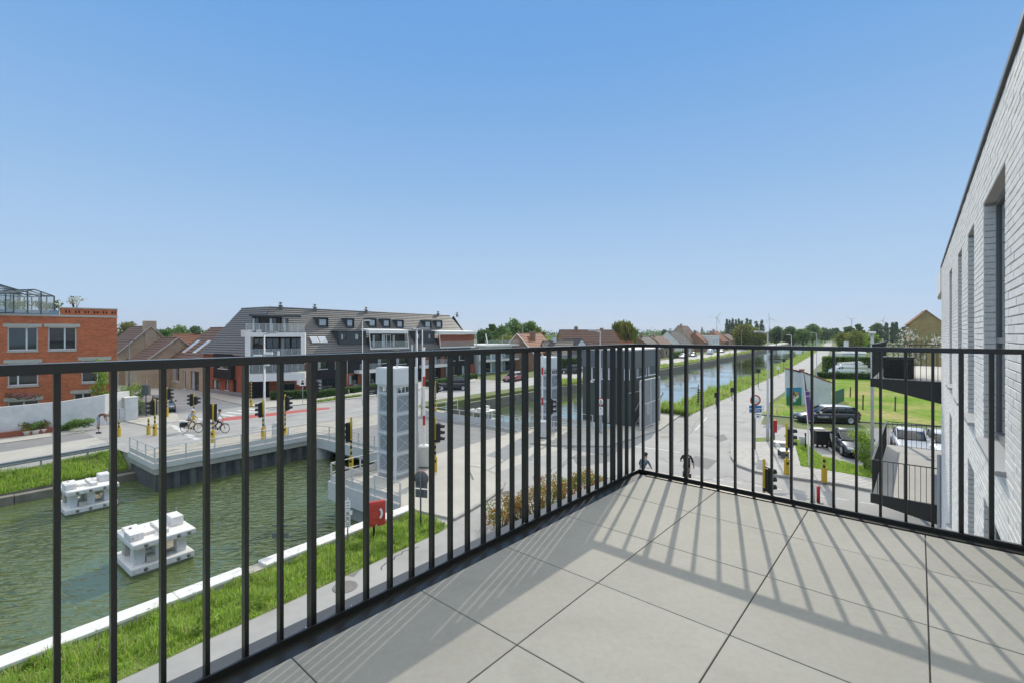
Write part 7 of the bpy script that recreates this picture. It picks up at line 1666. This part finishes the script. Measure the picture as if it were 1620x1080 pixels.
# barriers ----------------------------------------------------------------------
def barrier(label, px, base, top, z=0., tilt=0.):
    g = gp(px,base,z); H = (base-top)/F*g.y; t = thing('raised_barrier',label,'barrier',g,0,'raised bridge barriers')
    MB().bev(-.38,.38,-.28,.28,0,1.05,.04).build('cabinet',m_lgrey,t); mb = MB(); mb.lathe([(.34,1.06),(.34,1.14),(.2,1.2),(.001,1.22)],n=16); mb.build('cap',m_wht,t)
    mb = MB(); z_ = 1.2; k = 0
    while z_ < H: e = min(z_+.55,H); mb.mat(1 if k%4 == 2 else 0); mb.bar((tilt*z_,-.05,z_),(tilt*e,-.05,e),.12,.10); z_ = e; k += 1
    mb.build('arm',[m_wht,m_sred],t); return t
barrier('raised white barrier arm on a grey cabinet at the far corner of the bridge rail', 441, 692, 555)
barrier('raised white barrier arm right of the near lift tower', 671, 736, 548, .1)
barrier('raised white barrier arm beside the second lift tower', 858, 690, 560, .1)
g = P(652,640); q = thing('short_white_post','short white and red tipped barrier arm behind the twin street lamp','barrier',g,0,'raised bridge barriers'); mb = MB(); mb.bar((0,0,0),(0,0,hz(545,g.y)),.12,.1); mb.build('arm',m_wht,q); MB().bev(-.3,.3,-.25,.25,0,1.0,.03).build('cabinet',m_lgrey,q)
# dark sign boxes on poles
g = P(231,659); q = thing('signal_box','dark grey box on a thin pole behind the white garden wall corner','sign',g,0); mb = MB(); mb.tube([(0,0,0),(0,0,hz(600,g.y))],.05,8); mb.build('pole',m_sback,q); MB().bev(-.32,.32,-.15,.15,hz(624,g.y),hz(608,g.y),.03).build('box',m_dpole,q)
g = P(479,639); q = thing('bicycle_sign','white square sign with a dark figure on a thin pole before the hedge','road sign',g,0); mb = MB(); mb.tube([(0,0,0),(0,0,hz(599,g.y))],.03,6); mb.build('pole',m_galv,q); MB().bev(-.35,.35,-.05,-.03,hz(609.5,g.y),hz(598.5,g.y),.004).build('plate',m_wht,q); mb = MB(); mb.lathe([(.001,-.056),(.10,-.056),(.10,-.052)],(0,0,hz(602,g.y)),10,'y'); mb.box(-.16,.16,-.056,-.052,hz(607.8,g.y),hz(604,g.y)); mb.build('pictogram',m_sblk,q)
g = P(589,628); q = thing('notice_board','black notice board on two legs at the pavement edge before the hedges','notice board',g,R(35)); MB().box(-.6,.6,-.04,.04,.35,1.25).build('board',m_sblk,q); mb = MB(); mb.box(-.55,-.48,-.03,.03,0,.35); mb.build('leg',m_galv,q); mb = MB(); mb.box(.48,.55,-.03,.03,0,.35); mb.build('leg',m_galv,q); mb = MB(); mb.box(-.45,.1,-.045,-.0405,.5,.58); mb.box(-.45,.3,-.045,-.0405,.75,.83); mb.build('print',m_galv,q)
# crash barrier on the left bank
gr = thing('crash_barrier','long galvanised crash barrier between the road and the grass of the far bank','crash barrier',cn(0,NL-2.45),pi/2-CA)
zb_ = lambda x: -.55 if x < 0 else -.55+.3*x/9
for i in range(16):
    x = -24+2.1*i; MB().box(x-.04,x+.04,-.05,.05,zb_(x)-.2,zb_(x)+.72).build('post',m_galv,gr)
mb = MB(); pr = [(-.075,.42),(-.14,.47),(-.14,.52),(-.08,.56),(-.08,.59),(-.14,.63),(-.14,.68),(-.075,.73),(-.06,.73),(-.06,.42)]
for a,b in ((-26,0),(0,8.7)):
    n_ = len(pr); vs = [(a,y,zb_(a)+z) for y,z in pr]+[(b,y,zb_(b)+z) for y,z in pr]; mb.add(vs,[(i,(i+1)%n_,n_+(i+1)%n_,n_+i) for i in range(n_)])
mb.build('beam',m_galv,gr)
# island furniture on the right -------------------------------------------------------
g = P(1224.5,697); q = thing('red_post_box','small red box on a post beside the grey street lamp','post box',g,0); MB().bar((0,0,0),(0,0,1.0),.07,.07).build('post',m_sback,q); MB().bev(-.16,.16,-.14,.14,.62,1.5,.04).build('box',m_sred,q)
g = P(1236,706,.12); q = thing('utility_cabinet','low concrete utility slab with a white lid behind the bench','cabinet',g,R(-14)); MB().bev(-.40,.40,-.3,.3,0,.28,.03).build('plinth',m_fascia,q); MB().bev(-.44,.44,-.34,.34,.281,.33,.02).build('lid',m_wht,q)
g = P(1239,722,.12); q = thing('bench','white slatted bench on the paved island','bench',g,R(74))
for k in range(4): MB().bev(-.5,.5,-.24+k*.125,-.13+k*.125,.42,.46,.01).build('slat',m_wht,q)
for x in (-.38,.38): MB().box(x-.05,x+.05,-.2,.2,0,.419).build('leg',m_sback,q)
for k in range(2): MB().bev(-.5,.5,.28,.31,.55+k*.14,.66+k*.14,.01).build('back_slat',m_wht,q)
g = P(1269,709); q = thing('litter_bin','pale grey litter bin on a dark post in the verge','litter bin',g,0); MB().bar((.22,0,0),(.22,0,1.05),.07,.07).build('post',m_sblk,q); mb = MB(); mb.lathe([(.15,.25),(.19,.8),(.19,.82),(.15,.82),(.001,.45)],n=12); mb.build('basket',m_lgrey,q)
g = P(1297,706); q = thing('wheeled_container','dark grey four-wheeled waste container with a domed lid on the drive','waste container',g,R(-8))
mb = MB(); mb.add([(-.36,-.36,.2),(.36,-.36,.2),(.36,.36,.2),(-.36,.36,.2),(-.42,-.44,1.05),(.42,-.44,1.05),(.42,.44,1.05),(-.42,.44,1.05)],[(3,2,1,0),(4,5,6,7),(0,1,5,4),(1,2,6,5),(2,3,7,6),(3,0,4,7)]); mb.build('bin',m_trim,q)
MB().bev(-.47,.47,-.50,.50,1.051,1.15,.04).build('lid',m_trim,q); MB().bev(-.40,.30,-.1,.45,1.16,1.22,.02).build('white_sheet',m_wht,q)
for x in (-.30,.30):
    for y in (-.3,.3): mb = MB(); mb.lathe([(.09,-.03),(.09,.03)],(x,y,.09),12,'y'); mb.box(x-.03,x+.03,y-.04,y+.04,.1,.2); mb.build('wheel',m_tyre,q)
g = P(1197,652); q = thing('bicycle_rack','pale tubular bicycle rack at the corner of the lawn','bicycle rack',g,R(-20))
for k in range(4): mb = MB(); mb.tube([(k*.6,0,0),(k*.6,0,.75),(k*.6+.1,0,.85),(k*.6+.45,0,.85),(k*.6+.5,0,.75),(k*.6+.5,0,0)],.025,6); mb.build('hoop',m_wht,q)
g = P(1291,795); q = thing('red_marker','red and white tube marker at the kerb below the front railing','bollard',g,0); mb = MB(); mb.lathe([(.07,0),(.07,.75)],(.1,0,0),10); mb.mat(1).lathe([(.045,0),(.045,.85)],(-.08,0,0),8); mb.build('tube',[m_sred,m_wht],q); MB().bev(-.2,.25,-.15,.15,0,.04,.01).build('foot',m_sback,q)
g = P(1279.5,741); q = thing('feather_flag','purple feather flag on a white pole beside the drive','flag',g,0); H_ = hz(590,g.y); mb = MB(); mb.tube([(0,0,0),(-.04,0,2.4),(-.24,0,H_-.8),(-.30,0,H_)],[.035,.03,.022,.014],7); mb.build('pole',m_wht,q)
m_pur = mat('purple_flag_cloth',(.17,.085,.24),.8,var=(.13,.065,.19),scale=3); mb = MB(); n_ = 16; zs = np.linspace(hz(664,g.y),H_,n_); vs = []
for i,z in enumerate(zs):
    f = i/(n_-1); x0 = -.04-.26*f; wd = .34*(1-f)**.6*(.75+.35*sin(f*7)) if f > .6 else .30+.06*sin(f*9); wv = .06*sin(f*11)
    vs += [(x0,.0,z),(x0+wd*.5,wv,z),(x0+wd,-wv*.7,z)]
mb.smooth = True; mb.add(vs,[(i*3+j,i*3+j+1,i*3+j+4,i*3+j+3) for i in range(n_-1) for j in range(2)]); fl_o = mb.build('flag',m_pur,q); so2 = fl_o.modifiers.new('cloth','SOLIDIFY'); so2.thickness = .008
mb = MB(); mb.bar((-.2,-.03,hz(618,g.y)),(.08,-.03,hz(617.5,g.y)),.01,.03); mb.bar((-.18,-.03,hz(626,g.y)),(.08,-.03,hz(625.5,g.y)),.01,.03); mb.build('printed_band',m_wht,fl_o)
g = P(1380,747,.1); q = thing('white_pole','tall pale grey pole with a white cap beside the neighbour balconies','pole',g,0); H_ = hz(531,g.y); mb = MB(); mb.tube([(0,0,0),(0,0,H_)],.075,10); mb.build('pole',m_galv,q); mb = MB(); mb.bev(-.14,.14,-.10,.10,H_,H_+.12,.04); mb.build('cap',m_wht,q)
for i,(px,py,h) in enumerate(((1365,648,1.5),(1416,650,1.4),(1392,632,1.3),(1345,628,1.2))):
    q = thing('field_stake',('nearest the white pole','furthest right in the meadow','furthest back in the meadow','nearest the white shed')[i].join(('weathered stake ',''))+', a thin post in the grass','stake',P(px,py),0,'stakes in the meadow'); mb = MB(); mb.bar((0,0,-.1),(.04,0,h),.09,.09); mb.build('post',m_bark,q); mb = MB(); mb.bar((.04,0,h*.9),(.04,0,h+.02),.1,.1); mb.build('tip',m_bark,q)
# wind turbines and a church spire at the horizon -----------------------------------------
m_turb = mat('turbine_white',(.62,.64,.66),.5)
for px,py,Y,ph,lab in ((1134,502.5,2300,35,'wind turbine left of the dark poplar row'),(1217,504,2400,-12,'wind turbine above the trees right of the poplar row'),(1347,505.5,2700,-60,'wind turbine left of the balcony end, above the dark pair of trees'),(1396.5,507,2600,20,'wind turbine standing over the slim poplars')):
    g = at_depth(px,Y); H_ = hz(py,Y); q = thing('wind_turbine',lab,'wind turbine',g,0,'wind turbines on the horizon'); mb = MB(); mb.tube([(0,0,-4),(0,0,H_)],[2.6,1.5],10); mb.build('tower',m_turb,q); MB().bev(-1.8,1.8,-3,5,H_-1.6,H_+2,.5).build('nacelle',m_turb,q)
    for k in range(3):
        a = R(ph+120*k); d = Vector((sin(a),0,cos(a))); mb = MB(); c_ = Vector((0,-3.6,H_)); mb.tube([c_+d*1,c_+d*10,c_+d*42],[1.3,1.7,.5],6); mb.build('blade',m_turb,q)
g = at_depth(1110.5,1500); q = thing('church','far church with a dark pointed spire above the tree line','church',g,0); MB().box(-3,3,-3,3,-4,20).build('tower',m_brn2,q); mb = MB(); mb.lathe([(3.6,20),(.1,34)],n=8); mb.build('spire',m_rtile3,q); MB().box(3.01,20,-4,4,-4,12).build('nave',m_brn2,q)
# ================================================================== light summer haze over the flat land
hzm = bpy.data.materials.new('haze_air'); hzm.use_nodes = True; t_ = hzm.node_tree; t_.nodes.remove(t_.nodes['Principled BSDF'])
pv = t_.nodes.new('ShaderNodeVolumePrincipled'); pv.inputs['Color'].default_value = (.93,.96,1.0,1); pv.inputs['Density'].default_value = .00013; pv.inputs['Anisotropy'].default_value = .2
t_.links.new(pv.outputs[0], t_.nodes['Material Output'].inputs['Volume'])
hb = MB().box(-6100, 6100, -4600, 8600, -6, 175).build('haze', hzm); stuff(hb)
